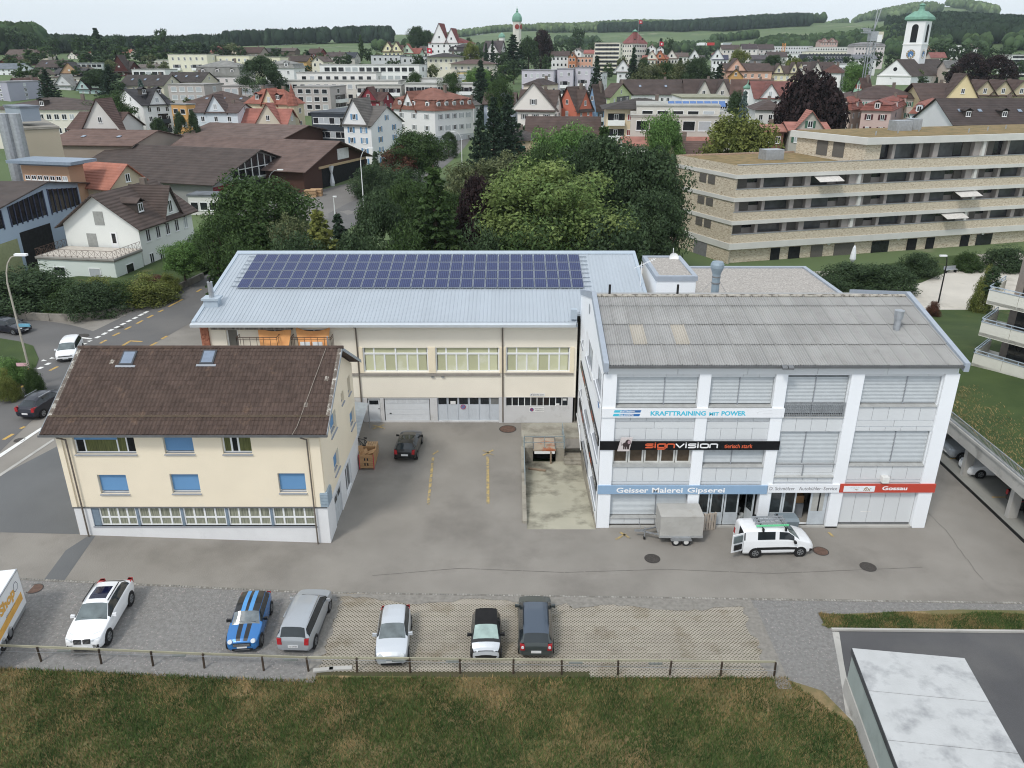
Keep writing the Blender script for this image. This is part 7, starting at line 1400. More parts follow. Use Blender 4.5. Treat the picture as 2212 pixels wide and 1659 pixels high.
for k,(z0,z1)in enumerate(((zB(408),zB(389)),(zB(457),zB(440)),(zB(506),zB(489)))):
 for q in(4.6,6.6):b=sdir*q+Vector((-.03,0,0)); put('shutter',MB().hexa([(b.x-.05,b.y,z0),(b.x+.05,b.y,z0),(b.x+.05+sdir.x*1.5,b.y+1.5,z0),(b.x-.05+sdir.x*1.5,b.y+1.5,z0)],[(b.x-.05,b.y,z1),(b.x+.05,b.y,z1),(b.x+.05+sdir.x*1.5,b.y+1.5,z1),(b.x-.05+sdir.x*1.5,b.y+1.5,z1)]).mesh('shutter',SHUT),bk)
b=sdir*5; put('garage_door',MB().hexa([(b.x-.06,b.y,-1),(b.x+.05,b.y,-1),(b.x+.05+sdir.x*3,b.y+3,-1),(b.x-.06+sdir.x*3,b.y+3,-1)],[(b.x-.06,b.y,zB(541)),(b.x+.05,b.y,zB(541)),(b.x+.05+sdir.x*3,b.y+3,zB(541)),(b.x-.06+sdir.x*3,b.y+3,zB(541))]).mesh('garage_door',mat('grey_door',c8(120,120,122),rough=.6)),bk)
pat=[('p',.7),('s',1.9),('w',1.7),('p',.5),('d',4.0),('p',.7),('s',2.0),('p',.9),('d',3.3),('w',1.6),('s',1.5),('p',1.2),('f',.5)]
LOGG=mat('loggia_glass',c8(80,82,84),rough=.15,var=.5,scale=.5)
def fill(z0,z1,x,xe,ph=0):
 i=ph
 while x<xe:
  c,wd=pat[i%len(pat)]; i+=1; x1=min(x+wd,xe)
  if c=='p':prism('pier',[(x,.5),(x1,.5),(x1,1.49),(x,1.49)],z0,z1,TAU)
  if c=='s':prism('shutter',[(x,1.2),(x1,1.2),(x1,1.3),(x,1.3)],z0+.05,z1-.05,SHUT)
  if c=='w':prism('window',[(x+.1,1.3),(x1-.1,1.3),(x1-.1,1.36),(x+.1,1.36)],z0+.7,z1-.15,PANED)
  if c=='d':prism('loggia',[(x,1.25),(x1,1.25),(x1,1.35),(x,1.35)],z0,z1-.1,LOGG); prism('rail',[(x,.1),(x1,.1),(x1,.14),(x,.14)],z0+.02,z0+.08,GALV)
  if c=='f':prism('fin_wall',[(x,.1),(x1,.1),(x1,1.49),(x,1.49)],z0-.9,z1,BAND)
  x=x1
fill(zB(410),zB(386.5)-.004,.5,L_,1); fill(zB(459.5),zB(436.5)-.004,.4,L_,0); fill(zB(508),zB(486.5)-.004,.4,L_,1)
prism('ground_wall',[(.4,.6),(L_,.6),(L_,1.4),(.4,1.4)],-2,zB(540)-.004,BRICK)
for x,w,m in((7.2,1.5,ROOMD),(10.2,1.9,ROOMD),(14,2,SHUT),(18,3.4,SHUT),(24.6,3,PANED),(31,1.7,ROOMD),(34.5,1.5,ROOMD),(41,1.6,ROOMD),(44,3,PANED)):prism('door',[(x,.5),(x+w,.5),(x+w,.59),(x,.59)],-1.4,zB(540)-.3,m)
for x in(16.9,29.2,45):mb=MB(); mb.cyl((x,.58,1.9),(x,.45,1.9),.28,.28,12); put('wall_lamp',mb.mesh('wall_lamp',LOC_),bk)
zr=zB(357.5); prism('roof_grass',[(.3,.5),(18,.5),(18,13.8),(SK(14)+.5,13.8)],zr-.4,zr-.22,DRYR); prism('parapet',[(SK(14)+.3,13.7),(18,13.7),(18,14),(SK(14)+.3,14)],zr-.5,zr,mat('pinkish_brick',c8(178,150,128),rough=.95,var=.2,scale=5)); prism('roof_unit',[(8,6),(11,6),(11,8),(8,8)],zr-.3,zr+1.2,GALV)
P0=18.5; ph0,ph1=zr,zr+2.2; prism('penthouse',[(P0+4,1.6),(L_,1.6),(L_,13),(P0,13)],zr-.6,ph1,TAU); fill(ph0-.7,ph1,P0+5,L_,2); prism('penthouse_end',[(P0+2,.4),(P0+4.6,.4),(P0+1.5,13),(P0-.8,13)],zr-.5,ph1,BRICK)
for y in(4,7):prism('shutter',[(P0+1.25-y*.22+.75,y),(P0+1.3-y*.22+.75,y),(P0+1.3-(y+2)*.22+.75,y+2),(P0+1.25-(y+2)*.22+.75,y+2)],zr,ph1-.1,SHUT)
prism('concrete_band',[(P0+1.6,-.2),(L_,-.2),(L_,14),(P0-1.5,14)],ph1,ph1+.95,BAND); prism('roof_grass',[(P0+2.2,.3),(L_,.3),(L_,13.6),(P0-.9,13.6)],ph1+.95,ph1+1.0,DRYR)
for x,y,w,h in((P0+13,8,3,1.5),(P0+17,9,1.6,1.6)):prism('roof_unit',[(x,y),(x+w,y),(x+w,y+1.8),(x,y+1.8)],ph1+1,ph1+1+h,GALV)
for k in range(7):mb=MB(); x=P0+5+k*5.5; mb.cyl((x,2.5+(k%3)*2,ph1+.9),(x,2.5+(k%3)*2,ph1+1.6),.1,n=6); put('vent_pipe',mb.mesh('vent_pipe',GALV),bk)
AWN=mat('pale_awning',c8(206,202,196),rough=.85)
for x,lvl in((12.5,386.5),(29,436.5),(31.2,436.5),(37.5,436.5),(35.8,486.5)):
 if x in(29,31.2):continue
 z=zB(lvl); mb=MB(); mb.hexa([(x,.4,z-.12),(x+4,.4,z-.12),(x+4,-1.3,z-.75),(x,-1.3,z-.75)],[(x,.4,z-.06),(x+4,.4,z-.06),(x+4,-1.3,z-.69),(x,-1.3,z-.69)]); put('awning',mb.mesh('awning',AWN),bk)
 # ---------------------------------------------------------------- villa with terrace, blue hall, sawmill
t,w,d,H0,H1=house(80,246,305,98.4,566,560,9,'flat','DCE8E0','9A968C',1,2,1,'villa_annexe','pale green single storey annexe with a railed terrace before the white villa',cat='annexe',win=(1.7,1.3))
mb=MB(); A,B=w/2,d/2
for a,b in(((-A,B),(-A,-B)),((-A,-B),(A,-B)),((A,-B),(A,B))):
 L=math.hypot(b[0]-a[0],b[1]-a[1]); n=int(L/.8); P=lambda q,z:(a[0]+(b[0]-a[0])*q,a[1]+(b[1]-a[1])*q,H0+.35+z); mb.bar(P(0,1),P(1,1),.04); mb.bar(P(0,.12),P(1,.12),.03)
 for i in range(n+1):mb.bar(P(i/n,0),P(i/n,1.0),.03)
 for i in range(n):mb.bar(P(i/n,.12),P((i+1)/n,.95),.02); mb.bar(P(i/n,.95),P((i+1)/n,.12),.02)
put('terrace_rail',mb.mesh('terrace_rail',RAILB),t); put('terrace_floor',MB().box(-A,-B,H0+.353,A,B,H0+.37).mesh('terrace_floor',mat('terrace_tile',c8(196,188,176),rough=.9)),t)
t,w,d,H0,H1=house(136,297,411,104.8,487,404,9,'gy','EEF2EC','5E4C44',2,0,5,'white_villa','white villa with brown tiled roof and a pale green side on the road corner',cat='villa',win=(1.0,1.7),cgs=((.6,4.2,4.0),),dms=2,band=None,oh=.8)
SHG=mat('grey_wood_shutter',c8(156,158,154),rough=.8); A,B=w/2,d/2
for x,z in((-1.6,H0-2.2),(.0,H0+.8)):put('shutter',MB().box(x-.7,-B-.06,z-.9,x+.7,-B-.01,z+.9).mesh('shutter',SHG),t)
dr=put('door',MB().box(1.2,-B-.05,H0-3.4,2.2,-B-.01,H0-1.0).mesh('door',FRAMEW),t); put('pane',MB().box(1.42,-B-.06,H0-2.5,1.98,-B-.052,H0-1.2).mesh('pane',PANED),dr)
t,w,d,H0,H1=house(-420,-105,None,93,500,392,3,'gx','A8C0D8','564A44',1,0,0,'blue_workshop','pale blue workshop hall with dark glazed gable and a big dark doorway',cat='hall',chim=0,gw=0,oh=.9,D=38)
A=w/2; GB=mat('blue_mullion',c8(62,70,96),rough=.6)
for i,(y0,y1,z1,z2)in enumerate(((-.45,-.26,.0,.22),(-.22,-.015,.05,.62),(.015,.2,.05,.7),(.24,.45,0,.3))):
 gl=put('window',MB().hexa([(A+.0,y0*d,H0-1.4),(A+.04,y0*d,H0-1.4),(A+.04,y1*d,H0-1.4+.02),(A,y1*d,H0-1.4)],[(A,y0*d,H0+(H1-H0)*max(0,1-abs(y0)*2)*.72-.2),(A+.04,y0*d,H0+(H1-H0)*max(0,1-abs(y0)*2)*.72-.2),(A+.04,y1*d,H0+(H1-H0)*max(0,1-abs(y1)*2)*.72-.2),(A,y1*d,H0+(H1-H0)*max(0,1-abs(y1)*2)*.72-.2)]).mesh('window',PANED),t); n=max(2,int((y1-y0)*d/1.1)); mb=MB()
 for k in range(n+1):y=(y0+(y1-y0)*k/n); mb.bar((A+.07,y*d,H0-1.6),(A+.07,y*d,H0+(H1-H0)*max(0,1-abs(y)*2)*.74-.2),.14)
 put('mullion',mb.mesh('mullion',GB),gl)
put('doorway',MB().box(A,-.19*d,0,A+.03,-.01*d,H0-2.6).mesh('doorway',ROOMD),t); put('roller_door',MB().box(A,-.34*d,0,A+.06,-.21*d,H0-3.2).mesh('roller_door',mat('olive_door',c8(150,156,112),rough=.7)),t)
t,w,d,H0,H1=house(150,458,646,154,395,317,19,'gx','9A9C9C','564740',1,0,0,'timber_hall','long dark brown roofed hall with a glazed gable over the red shop front',cat='hall',chim=0,gw=0,oh=1.2)
A=w/2; pn=mat('hall_mullion',c8(220,222,222),rough=.5); gl=put('gable_glazing',MB().poly([(A+.03,-.3*d,H0-.6),(A+.03,.3*d,H0-.6),(A+.03,.3*d,H0+(H1-H0)*.36),(A+.03,0,H1-.5),(A+.03,-.3*d,H0+(H1-H0)*.36)]).mesh('gable_glazing',PANED),t); mb=MB()
for k in range(9):y=(-.3+.075*k)*d; mb.bar((A+.06,y,H0-.7),(A+.06,y,H0+(H1-H0)*(1-abs(y/d)*2)-.35),.2)
mb.bar((A+.06,-.3*d,H0-.65),(A+.06,.3*d,H0-.65),.3); mb.bar((A+.06,-.3*d,H0+(H1-H0)*.3),(A+.06,.3*d,H0+(H1-H0)*.3),.15); put('mullion',mb.mesh('mullion',pn),gl)
put('shop_front',MB().box(A,-d/2,0,A+.08,-.16*d,H0-.9).mesh('shop_front',mat('wine_red',c8(120,28,40),rough=.7)),t); put('lettering',text_mesh('EISENRING',mat('pale_pink_letters',c8(240,214,220),rough=.6),4.4,1.0,bold=.05),t,(A+.1,-.46*d,H0-2.9),(R(90),0,R(90))); put('doorway',MB().box(A,-.1*d,0,A+.05,.4*d,H0-1.2).mesh('doorway',ROOMD),t)
t,w,d,H0,H1=house(405,470,476,146,425,418,5,'flat','E2E2DE','707880',1,3,0,'shop_porch','low white shop porch with display windows below the dark hall roof',cat='porch',win=(1.5,1.5),D=4,oh=.4)
WOODB='5A3A2E'
t,w,d,H0,H1=house(330,654,790,167,365,299,19,'gx',WOODB,'74594E',1,0,0,'sawmill_hall','sawmill hall with reddish brown roof and an open brown timber gable',cat='hall',chim=0,gw=0,oh=1.5); A=w/2
put('opening',MB().poly([(A+.04,-.24*d,0),(A+.04,.47*d,0),(A+.04,.47*d,H0-.8),(A+.04,-.24*d,H0-.8)]).mesh('opening',ROOMD),t); put('beam',MB().box(A,-.28*d,H0-.8,A+.25,.48*d,H0-.3).mesh('beam',mat('pale_beam',c8(196,168,128),rough=.9)),t); put('notice_board',MB().box(A+.05,.02*d,H0+.3,A+.15,.2*d,H0+2.6).mesh('notice_board',PAPER),t)
mb=MB(); mb.lathe((A+.5,-.12*d,0),[(.35,0),(.55,1.5),(.2,3.4),(.6,5.0),(.5,H0-.6)],8); put('curtain',mb.mesh('curtain',WCLOTH),t)
house(400,602,712,192,300,268,19,'gx',WOODB,'745B50',1,0,0,'sawmill_hall','rear sawmill hall with a reddish brown roof and closed timber gable',cat='hall',chim=0,gw=0,oh=1.3); house(96,284,300,176,314,281,6,'gx','A89888','7A5A4C',1,0,0,'sawmill_hall','low brown roofed hall with a pale rooflight beside the beige silo',cat='hall',chim=0,gw=0,D=22,sky=2)
house(13,50,127,140,281,279,55,'flat','C2B296','9C9484',1,0,0,'concrete_silo','tall beige concrete silo with a flat top at the left',cat='silo',oh=.2); house(12,46,62,143,247,245,40,'flat','9AA8B8','8894A4',1,0,0,'filter_unit','blue grey metal filter box standing on top of the beige silo',cat='filter',base=17.2)
for px,r_,lab in((30,.9,'thick silver metal duct rising in front of the silo, the right one of two'),(6,1.0,'pale blue metal duct at the left edge beside the silo')):a,b=atY(px,245,132),atY(px+3,382,132); o=MB().cyl((a.x,132,b.z-2),(a.x-.0,132,a.z),r_,r_,12).build('metal_duct',GALV); tag(o,lab,'duct')
t,w,d,H0,H1=house(44,146,178,119,360,357,14,'flat','CE9E74','8CA0B4',2,7,0,'brick_shed','orange brick shed with an overhanging blue metal roof below the silo',cat='shed',win=(.9,.7),oh=.5,skip=[('f',0,i)for i in range(7)]); put('metal_roof',MB().box(-w/2-1.2,-d/2-1.3,H0+.36,w/2+1.8,d/2+1,H0+.8).mesh('metal_roof',mat('blue_sheet_roof',c8(136,152,168),rough=.45,metal=.2)),t)
house(150,236,318,120,404,352,24,'gx','CDBB98','C06A48',1,0,2,'brick_workshop','cream brick workshop with a bright orange tile roof behind the villa',cat='workshop',chim=0)
for u,v,lab in((672,425,'stack of sawn timber at the corner of the open sawmill hall, the left one'),(684,423,'stack of sawn timber at the corner of the open sawmill hall, the right one'),(778,360,'timber stack beside the white lamp at the sawmill road')):
 p=spotg(u,v); t=thing('timber_stack',(p.x,p.y,tg(p.x,p.y)),lab,'timber stack')
 for k in range(5):put('timber_layer',MB().box(-1.2,-.7,k*.3,1.2,.7,k*.3+.22).mesh('timber_layer',PINE),t)
 # kerb wall and iron fence round the villa garden, seen on the outer bend
KW=GG((-40,668),(0,680),(60,690),(110,693),(155,694),(205,689),(250,680),(300,664),(345,646),(385,628),(440,602)); kw=thing('garden_wall',(KW[4][0],KW[4][1],gz(KW[4][0])),'low curved concrete wall holding the villa garden along the road','low wall'); KM=mat('old_wall',c8(150,144,134),rough=.95,var=.12,scale=.8,coord='World',spots=(c8(96,92,86),.6,.5,.2))
for a,b in zip(KW,KW[1:]):
 n=max(1,int(math.hypot(b[0]-a[0],b[1]-a[1])/2.2))
 for i in range(n):
  p,q=Vector((a[0]+(b[0]-a[0])*i/n,a[1]+(b[1]-a[1])*i/n,tg(*a))),Vector((a[0]+(b[0]-a[0])*(i+.985)/n,a[1]+(b[1]-a[1])*(i+.985)/n,tg(*a))); MB().bar(p+Vector((0,0,.35)),q+Vector((0,0,.35)),.3,.9).build('block',KM,kw)
GRD=GG((-40,662),(60,684),(155,688),(250,674),(345,640),(440,596),(520,560),(420,520),(330,560),(200,600),(60,620),(-60,610)); mb=MB(); mb.poly([(x,y,tg(x,y)+.5)for x,y in GRD]); o=mb.build('villa_garden',LAWN); o['kind']='structure'
isl=GG((-60,868),(0,838),(40,818),(78,793),(84,776),(72,748),(40,738),(-60,722)); mb=MB(); mb.poly([(x,y,gz(x)+.06)for x,y in isl]); o=mb.build('road_island',LAWN); o['kind']='structure'
# ================================================================ the town, house by house
BR,BR2,RD,GY='5E4A42','6A5248','A85A42','7C7C78'
def Hs(txt,**k):
 return txt
T_=[
# near the sawmill and the road
(742,801,868,203,270,229,22,'gx','F0F2F2','6C6660',4,2,2,'house','white house with pale blue shutters and a grey roof beside the road',dict(shut='5C9CCC',cg=((.42,7.5,6.),),band=None)),
(850,939,1022,236,240,190,40,'mans','F2F2F2','9A5A42',3,3,5,'big_house','big white house with a steep red brown mansard roof and many dormers',dict(shut='B8BEC2',dm=3,dms=5,mans=.5,cg=((.38,6,5.),),band=(.27,'C4CACE'))),
(672,760,905,208,246,244,15,'flat','3C444E','5A626C',3,7,6,'office_block','dark grey modern office block behind the white house with blue shutters',dict(D=22,win=(1.6,1.6),band=(.36,'E6E8E8'))),
(247,308,372,235,227,192,45,'gy','F4F5F6','3E3C40',4,3,3,'apartment_house','tall white four storey house with a dark slate roof and a clipped gable',dict(cgs=((.5,5,4.),),dms=2,bal=((2,.45,.8,'s','3C444C'),(1,.45,.8,'s','3C444C')),gw=2)),
(418,512,519,216,242,224,6,'gx','DCE8F0','66504A',2,3,1,'house','pale blue house with brown roof and a middle gable behind the sawmill',dict(cg=((.52,5.5,4.2),),D=10)),
(531,620,656,226,226,193,25,'hip','DCCCA0','B25E42',3,3,2,'villa','ornate yellowish villa with a bright orange hipped roof and a pointed turret',dict(dm=2,cg=((.58,5,4),),chim=2)),
(524,618,622,216,268,235,6,'gx','D8CEB4','B2604A',1,3,1,'side_house','low wing with orange roof and a cream gable before the turreted villa',dict(cg=((.6,7,5),),D=9,chim=0)),
(-30,186,190,214,237,211,2,'hip','EAE4D2','5C4C44',2,12,2,'school_hall','wide cream building with long window rows under a brown hipped roof at the left',dict(D=22,win=(1.3,1.4),dm=1)),
(149,248,252,193,278,242,4,'gx','D8D6D0','684A40',1,0,0,'house','house with steep brown tiles and a white cross gable below the cream hall',dict(cg=((.72,9,6.5),),D=13,chim=0)),
(369,534,540,262,232,197,3,'hip','D4CCBC','60483E',2,6,1,'inn','building with a very large dark brown hipped roof behind the pale blue house',dict(D=24,sky=4)),
(369,402,421,232,227,225,30,'flat','E0A038','9A9A98',3,2,1,'house','yellow orange flat roofed house beside two round clipped trees',dict(win=(2.,1.4))),
(773,825,850,270,217,199,20,'gx','9A2C3C','603C34',2,3,2,'house','crimson red house with brown roof behind the dark office block',dict(cg=((.45,6.5,4.),))),
(1053,1146,1167,192,304,279,12,'hip','EECFA4','564C48',2,3,1,'cottage','small apricot cottage with a dark hipped roof and green blinds by the trees',dict(pm=mat('green_blind',c8(44,110,92),rough=.7),win=(1.6,1.3))),
(1137,1294,1304,200,297,252,4,'gx','6A4838','604A42',1,0,0,'barn','brown barn with a broad plain tile roof and dark wooden gable',dict(D=13,chim=0)),
(1118,1196,1213,228,238,194,14,'gx','F0E8E0','5E4A42',3,3,2,'chalet_house','cream house with a broad white edged gable and grey shutters behind the barn',dict(cg=((.44,13,7),),shut='8C8A88',bal=())),
(1204,1246,1280,236,236,187,40,'gy','E0704C','5C4840',4,1,2,'apartment_house','orange red apartment house with white balconies and a steep brown roof',dict(bal=((0,.3,.7,'s'),(1,.3,.7,'s'),(2,.3,.7,'s')),cgs=((.5,7,5),))),
(1270,1288,1308,247,226,182,40,'gy','7CB0DC','5C4840',4,1,1,'apartment_house','narrow sky blue apartment house between the orange and the lime green ones',dict(bal=((1,.2,.8,'s'),(2,.2,.8,'s')))),
(1298,1318,1364,256,209,180,30,'gx','C0D088','5C4840',4,1,3,'apartment_house','lime green apartment house with a glazed roof terrace and white balcony',dict(bal=((3,.3,.9,'s'),))),
(1311,1470,1478,190,236,213,4,'hip','F0D8B0','4A423E',3,5,1,'chalet_house','cream chalet with a wide black roof, orange awnings and flower balconies',dict(D=14,bal=((0,.02,.25),(1,.02,.25),(2,.02,.25)),oh=1.2,pm=mat('red_shutter',c8(150,46,48),rough=.7))),
(1376,1556,1578,177,231,229,8,'flat','D0CCC0','B4B4A8',3,5,1,'modern_flats','modern greige flats with roof terraces and blue solar collectors on the flat roof',dict(win=(2.4,1.9),D=16)),
(1363,1584,1590,173,254,252,8,'flat','CCC8BC','B8B4A8',2,6,1,'lower_flats','wider lower storeys of the greige flats with a long terrace parapet',dict(win=(2.6,2.0),D=15)),
(1474,1576,1579,216,213,211,3,'flat','EEF0F2','9C9C78',2,10,0,'white_hall','plain white box hall with a window band behind the greige flats',dict(D=20,win=(1.3,1.6),skip=[('f',0,9),('f',0,8)])),
(1351,1541,1544,166,314,296,2,'gx','E8E6E0','B0664E',1,6,0,'row_house','long low white row with orange tiles half hidden by the big trees',dict(D=10)),
(1424,1530,1535,152,350,305,3,'gx','E6E4DE','6A4E44',2,4,0,'house','white house with a rust brown roof just behind the dark beech trees',dict(D=11)),
(1345,1480,1485,276,203,172,3,'gx','E8EAEA','54443E',2,10,1,'terrace_row','long white terrace with a broad dark brown roof left of the cream one',dict(D=16,sky=2)),
(1483,1578,1582,272,212,171,3,'gx','D8D2C8','56443E',2,6,1,'terrace_row','terrace with a brown roof and two white pointed cross gables',dict(D=16,cg=((.38,6,5.5),(.8,6,5.5)))),
(1570,1668,1673,330,153,137,3,'gx','F0B898','5A463E',3,6,1,'big_house','long peach house with a brown roof and a small triangular dormer',dict(D=16,cg=((.2,8,4.5),))),
(1572,1606,1614,316,166,148,15,'gy','D8A040','584640',2,2,1,'house','ochre yellow gabled house with a cross shaped attic window',dict(D=12)),
(1668,1736,1742,332,158,142,5,'gx','EEE4B4','5E4C44',3,5,1,'terrace_row','pale yellow row with three little pointed gables behind tall lamp posts',dict(D=12,cg=((.2,4,3.5),(.68,3.5,4),(.88,3.5,4)))),
(1743,1808,1814,322,160,134,6,'gx','E0DCD0','55443F',2,4,1,'big_house','brown roofed house with white dormer gables behind the weeping copper beech',dict(D=18,cg=((.3,5,4.5),))),
(1797,1818,1828,302,158,140,30,'hip','F2F2F2','6A4034',2,1,1,'turret_house','white tower like house with a red brown bell roof above the copper beech',dict(win=(1.4,1.6),W=7)),
(1580,1664,1700,264,196,172,15,'gx','E4D8DC','74544A',2,4,2,'big_house','old house with a patchy red brown roof beside the green onion turret',dict()),
(1632,1720,1726,246,212,176,5,'gx','EFEFEF','87493E',2,5,1,'big_house','white house with a large brick red roof left of the weeping copper beech',dict(D=18,cg=((.35,6,4),))),
(1632,1700,1710,212,238,216,8,'hip','EFEEEA','5C4A44',2,3,1,'house','white house with low brown hipped roof in front of the brick red roof',dict(D=14)),
(1707,1790,1796,166,281,264,6,'gx','B8B4A8','B86A54',2,3,1,'small_house','small grey house with bright red tiles and green shutters under the copper beech',dict(D=9,shut='3C7058',cg=((.5,6,3.6),))),
(1652,1694,1697,168,283,269,5,'gx','8A5A48','B87058',1,2,0,'shed','low shed with pale orange tiles beside the small grey house',dict(D=8)),
(1806,1838,1864,226,238,208,40,'mans','CDB4A4','9C5240',3,2,2,'apartment_house','dusky pink old house with a red mansard roof, half behind the copper beech',dict(dm=1,dms=1)),
(1862,1926,1963,216,240,210,30,'mans','DAB8B0','984C3C',3,2,2,'apartment_house','rose pink house with dark red shutters and a red mansard roof',dict(shut='5A2028',dm=1,dms=2,mans=.6)),
(1967,2035,2068,206,247,213,28,'mans','DCEAF4','A85A44',3,2,2,'apartment_house','pale blue house with blue shutters, green balcony and an orange tile mansard roof',dict(shut='2E78AC',dm=2,dms=1,mans=.55,bal=((1,.05,.5,'f','2E5A50'),))),
(1846,2000,2008,246,213,185,3,'hip','EADCD8','5C4640',3,8,1,'terrace_row','long old row with a mottled brown roof and green shutters below the church',dict(D=18,shut='5C9C8C',chim=2)),
(1843,1864,1884,256,196,168,45,'gy','9CDCB8','62463C',3,1,2,'house','mint green gabled house with orange shutters beside the tower crane',dict(shut='B0562E')),
(1996,2108,2120,236,213,180,8,'gx','EED898','5C463E',3,3,2,'chalet_house','yellow chalet with a huge brown roof and balcony gable right of the rose house',dict(D=18,cg=((.72,9,6.5),),oh=1.3)),
(2096,2260,2270,238,206,177,4,'gx','C8B890','60483F',3,8,1,'terrace_row','long brown roofed row with wooden zigzag gables at the right edge',dict(D=18,cg=((.18,7,4),(.42,7,4),(.66,7,4)),sky=3)),
(2062,2300,2310,186,270,213,3,'gx','ECEEF0','4C3E3A',1,8,0,'big_roof_house','house with an enormous dark brown roof carrying white skylights at the right edge',dict(D=22,dm=3,sky=5)),
(1045,1110,1120,266,224,200,6,'gx','B4C0D8','5E4A42',2,4,1,'house','lavender blue house with brown roof and a dark blue trimmed gable',dict(D=12,cg=((.62,7,5),))),
(1012,1024,1034,262,226,212,35,'gy','C8CCCC','6A6460',3,1,1,'small_house','narrow grey house peeping out behind the mansard roof',dict(W=8)),
(1131,1172,1205,266,184,170,30,'hip','EEDCC4','4E403C',2,2,2,'villa','cream villa with a dark hipped roof before the lilac apartment blocks',dict(win=(1.6,1.3))),
# first hillside, apartments
(1127,1196,1206,334,153,151,12,'flat','CFCAD8','9A98A0',3,5,2,'apartment_block','lilac apartment block, the nearest and lowest of the three stepped ones',dict(D=14,group='lilac apartment blocks')),
(1204,1238,1244,336,150,148,12,'flat','CDC8D6','9A98A0',3,2,2,'apartment_block','lilac apartment block in the middle of the three stepped ones',dict(D=16,group='lilac apartment blocks',bal=((0,.2,.7),(1,.2,.7)))),
(1243,1276,1284,338,147,145,12,'flat','D2CDDA','9A98A0',3,2,2,'apartment_block','lilac apartment block at the upper end beside the white office',dict(D=16,group='lilac apartment blocks',bal=((0,.2,.7),(1,.2,.7)))),
(1283,1300,1312,350,158,156,25,'flat','E8EAEC','8C8C8C',2,1,3,'office','small white office with a dark loggia next to the lilac blocks',dict()),
(636,712,750,288,189,187,12,'flat','BEB4B0','A09C98',4,4,1,'apartment_block','pinkish grey flats with white blinds and orange loggias behind the turret',dict(D=14,win=(2,1.6),bal=((1,.3,.9,'s'),(2,.3,.9,'s')))),
(479,564,570,292,187,185,5,'flat','BEB4B0','A09C98',3,5,1,'apartment_block','pinkish grey flats with big square windows below the dome shaped tree',dict(D=14,win=(2.2,1.8),pm=PANEP)),
(362,440,471,300,184,182,10,'flat','BEB4B0','A09C98',3,4,1,'apartment_block','pinkish grey flats in front of the twin brown gables',dict(D=14,win=(2.2,1.8),pm=PANEP)),
(258,352,371,322,184,162,10,'gx','D8D0B8','4C4440',2,5,2,'apartment_house','cream house with a long dark brown roof, left of the gabled twins',dict(sky=3,D=13)),
(356,434,451,334,176,156,10,'gx','D4CCB4','4A423E',2,4,2,'apartment_house','cream house with a long dark brown roof, right of the gabled twins',dict(sky=3,D=13)),
(424,518,526,346,164,131,5,'mans','E6DCDC','8C8C86',2,5,1,'apartment_block','pale pink flats with a tall grey mansard roof beside the dome shaped tree',dict(D=16,dm=3,mans=.6)),
(572,634,640,352,147,130,5,'mans','E8E8E8','90908A',3,3,1,'apartment_block','white flats with grey mansard roof to the right of the dome shaped tree',dict(D=14,dm=2)),
(284,356,360,372,151,148,4,'flat','E8EAEA','A0A09C',2,5,1,'villa','white modern terrace villa with a long glass front',dict(D=12,win=(2.6,1.6))),
(600,860,872,306,176,174,3,'flat','E6E2D8','A8A8A0',3,14,1,'terraced_flats','long white terraced flats with red brown blinds behind the crimson house',dict(D=14,win=(1.8,1.6),bal=((0,.02,.98),))),
(640,812,820,318,158,156,3,'flat','E4E2DC','A8A8A0',1,9,1,'penthouse_flats','set back top storey of the long white terraced flats',dict(D=10,win=(1.8,1.5))),
(770,866,872,300,185,183,4,'flat','C8C4BC','A8A8A0',3,5,1,'terraced_flats','rounded end of the terraced flats with dark glazed balconies',dict(D=12,bal=((0,.02,.98),(1,.02,.98),(2,.02,.98)))),
(874,1022,1032,298,182,180,4,'flat','D8D6D0','A8A8A0',3,8,1,'terraced_flats','pale terraced flats with glass balconies above the mansard roof',dict(D=14,win=(1.9,1.6),bal=((0,.02,.98),(1,.02,.98),(2,.02,.98)))),
(905,990,996,310,171,169,4,'flat','D6D6D2','A8A8A0',1,5,1,'penthouse_flats','set back top storey over the pale glass balconied flats',dict(D=10)),
(988,1024,1030,336,156,152,6,'flat','EACB7C','A4A49C',2,2,1,'house','pale yellow box house with two big blinds on the hillside',dict(D=10,win=(3,2),pm=PANEP)),
(690,905,922,374,141,139,8,'flat','F0F0F0','B0B0AC',3,13,1,'terraced_flats','bright white stepped flats with dark square loggias on the hillside',dict(D=14,win=(2.6,1.9))),
(362,446,452,402,118,115,4,'flat','ECE8CC','A8A89C',3,6,1,'terraced_flats','cream terraced flats with glass balconies, the left of three',dict(D=14,bal=((1,.1,.3),(1,.6,.85)))),
(466,538,544,410,121,118,4,'flat','ECE6C4','A8A89C',2,5,1,'terraced_flats','cream terraced flats with glass balconies, the middle of three',dict(D=14)),
(544,604,608,416,124,122,4,'flat','EAE4C0','A8A89C',2,4,1,'terraced_flats','cream terraced flats with glass balconies, the right of three',dict(D=14)),
(613,662,668,440,132,120,8,'gx','D8A850','503F38',2,3,1,'farmhouse','ochre farmhouse with a brown roof right of the cream terraces',dict(D=12)),
(801,864,870,446,120,117,5,'flat','C8CCD0','7C8288',2,5,1,'flats','grey blue flats below the yellow gabled house',dict(D=12,bal=((0,.05,.4),))),
(866,920,926,440,123,120,5,'flat','CCD0D2','7C8288',2,4,1,'flats','grey flats next to the house with a flag',dict(D=12,bal=((0,.1,.6),))),
(827,866,870,480,111,98,8,'gx','EEE6B0','64443C',2,4,1,'house','pale yellow house with twin gables on the hillside',dict(D=11,cg=((.28,7,5.),(.75,7,5.)))),
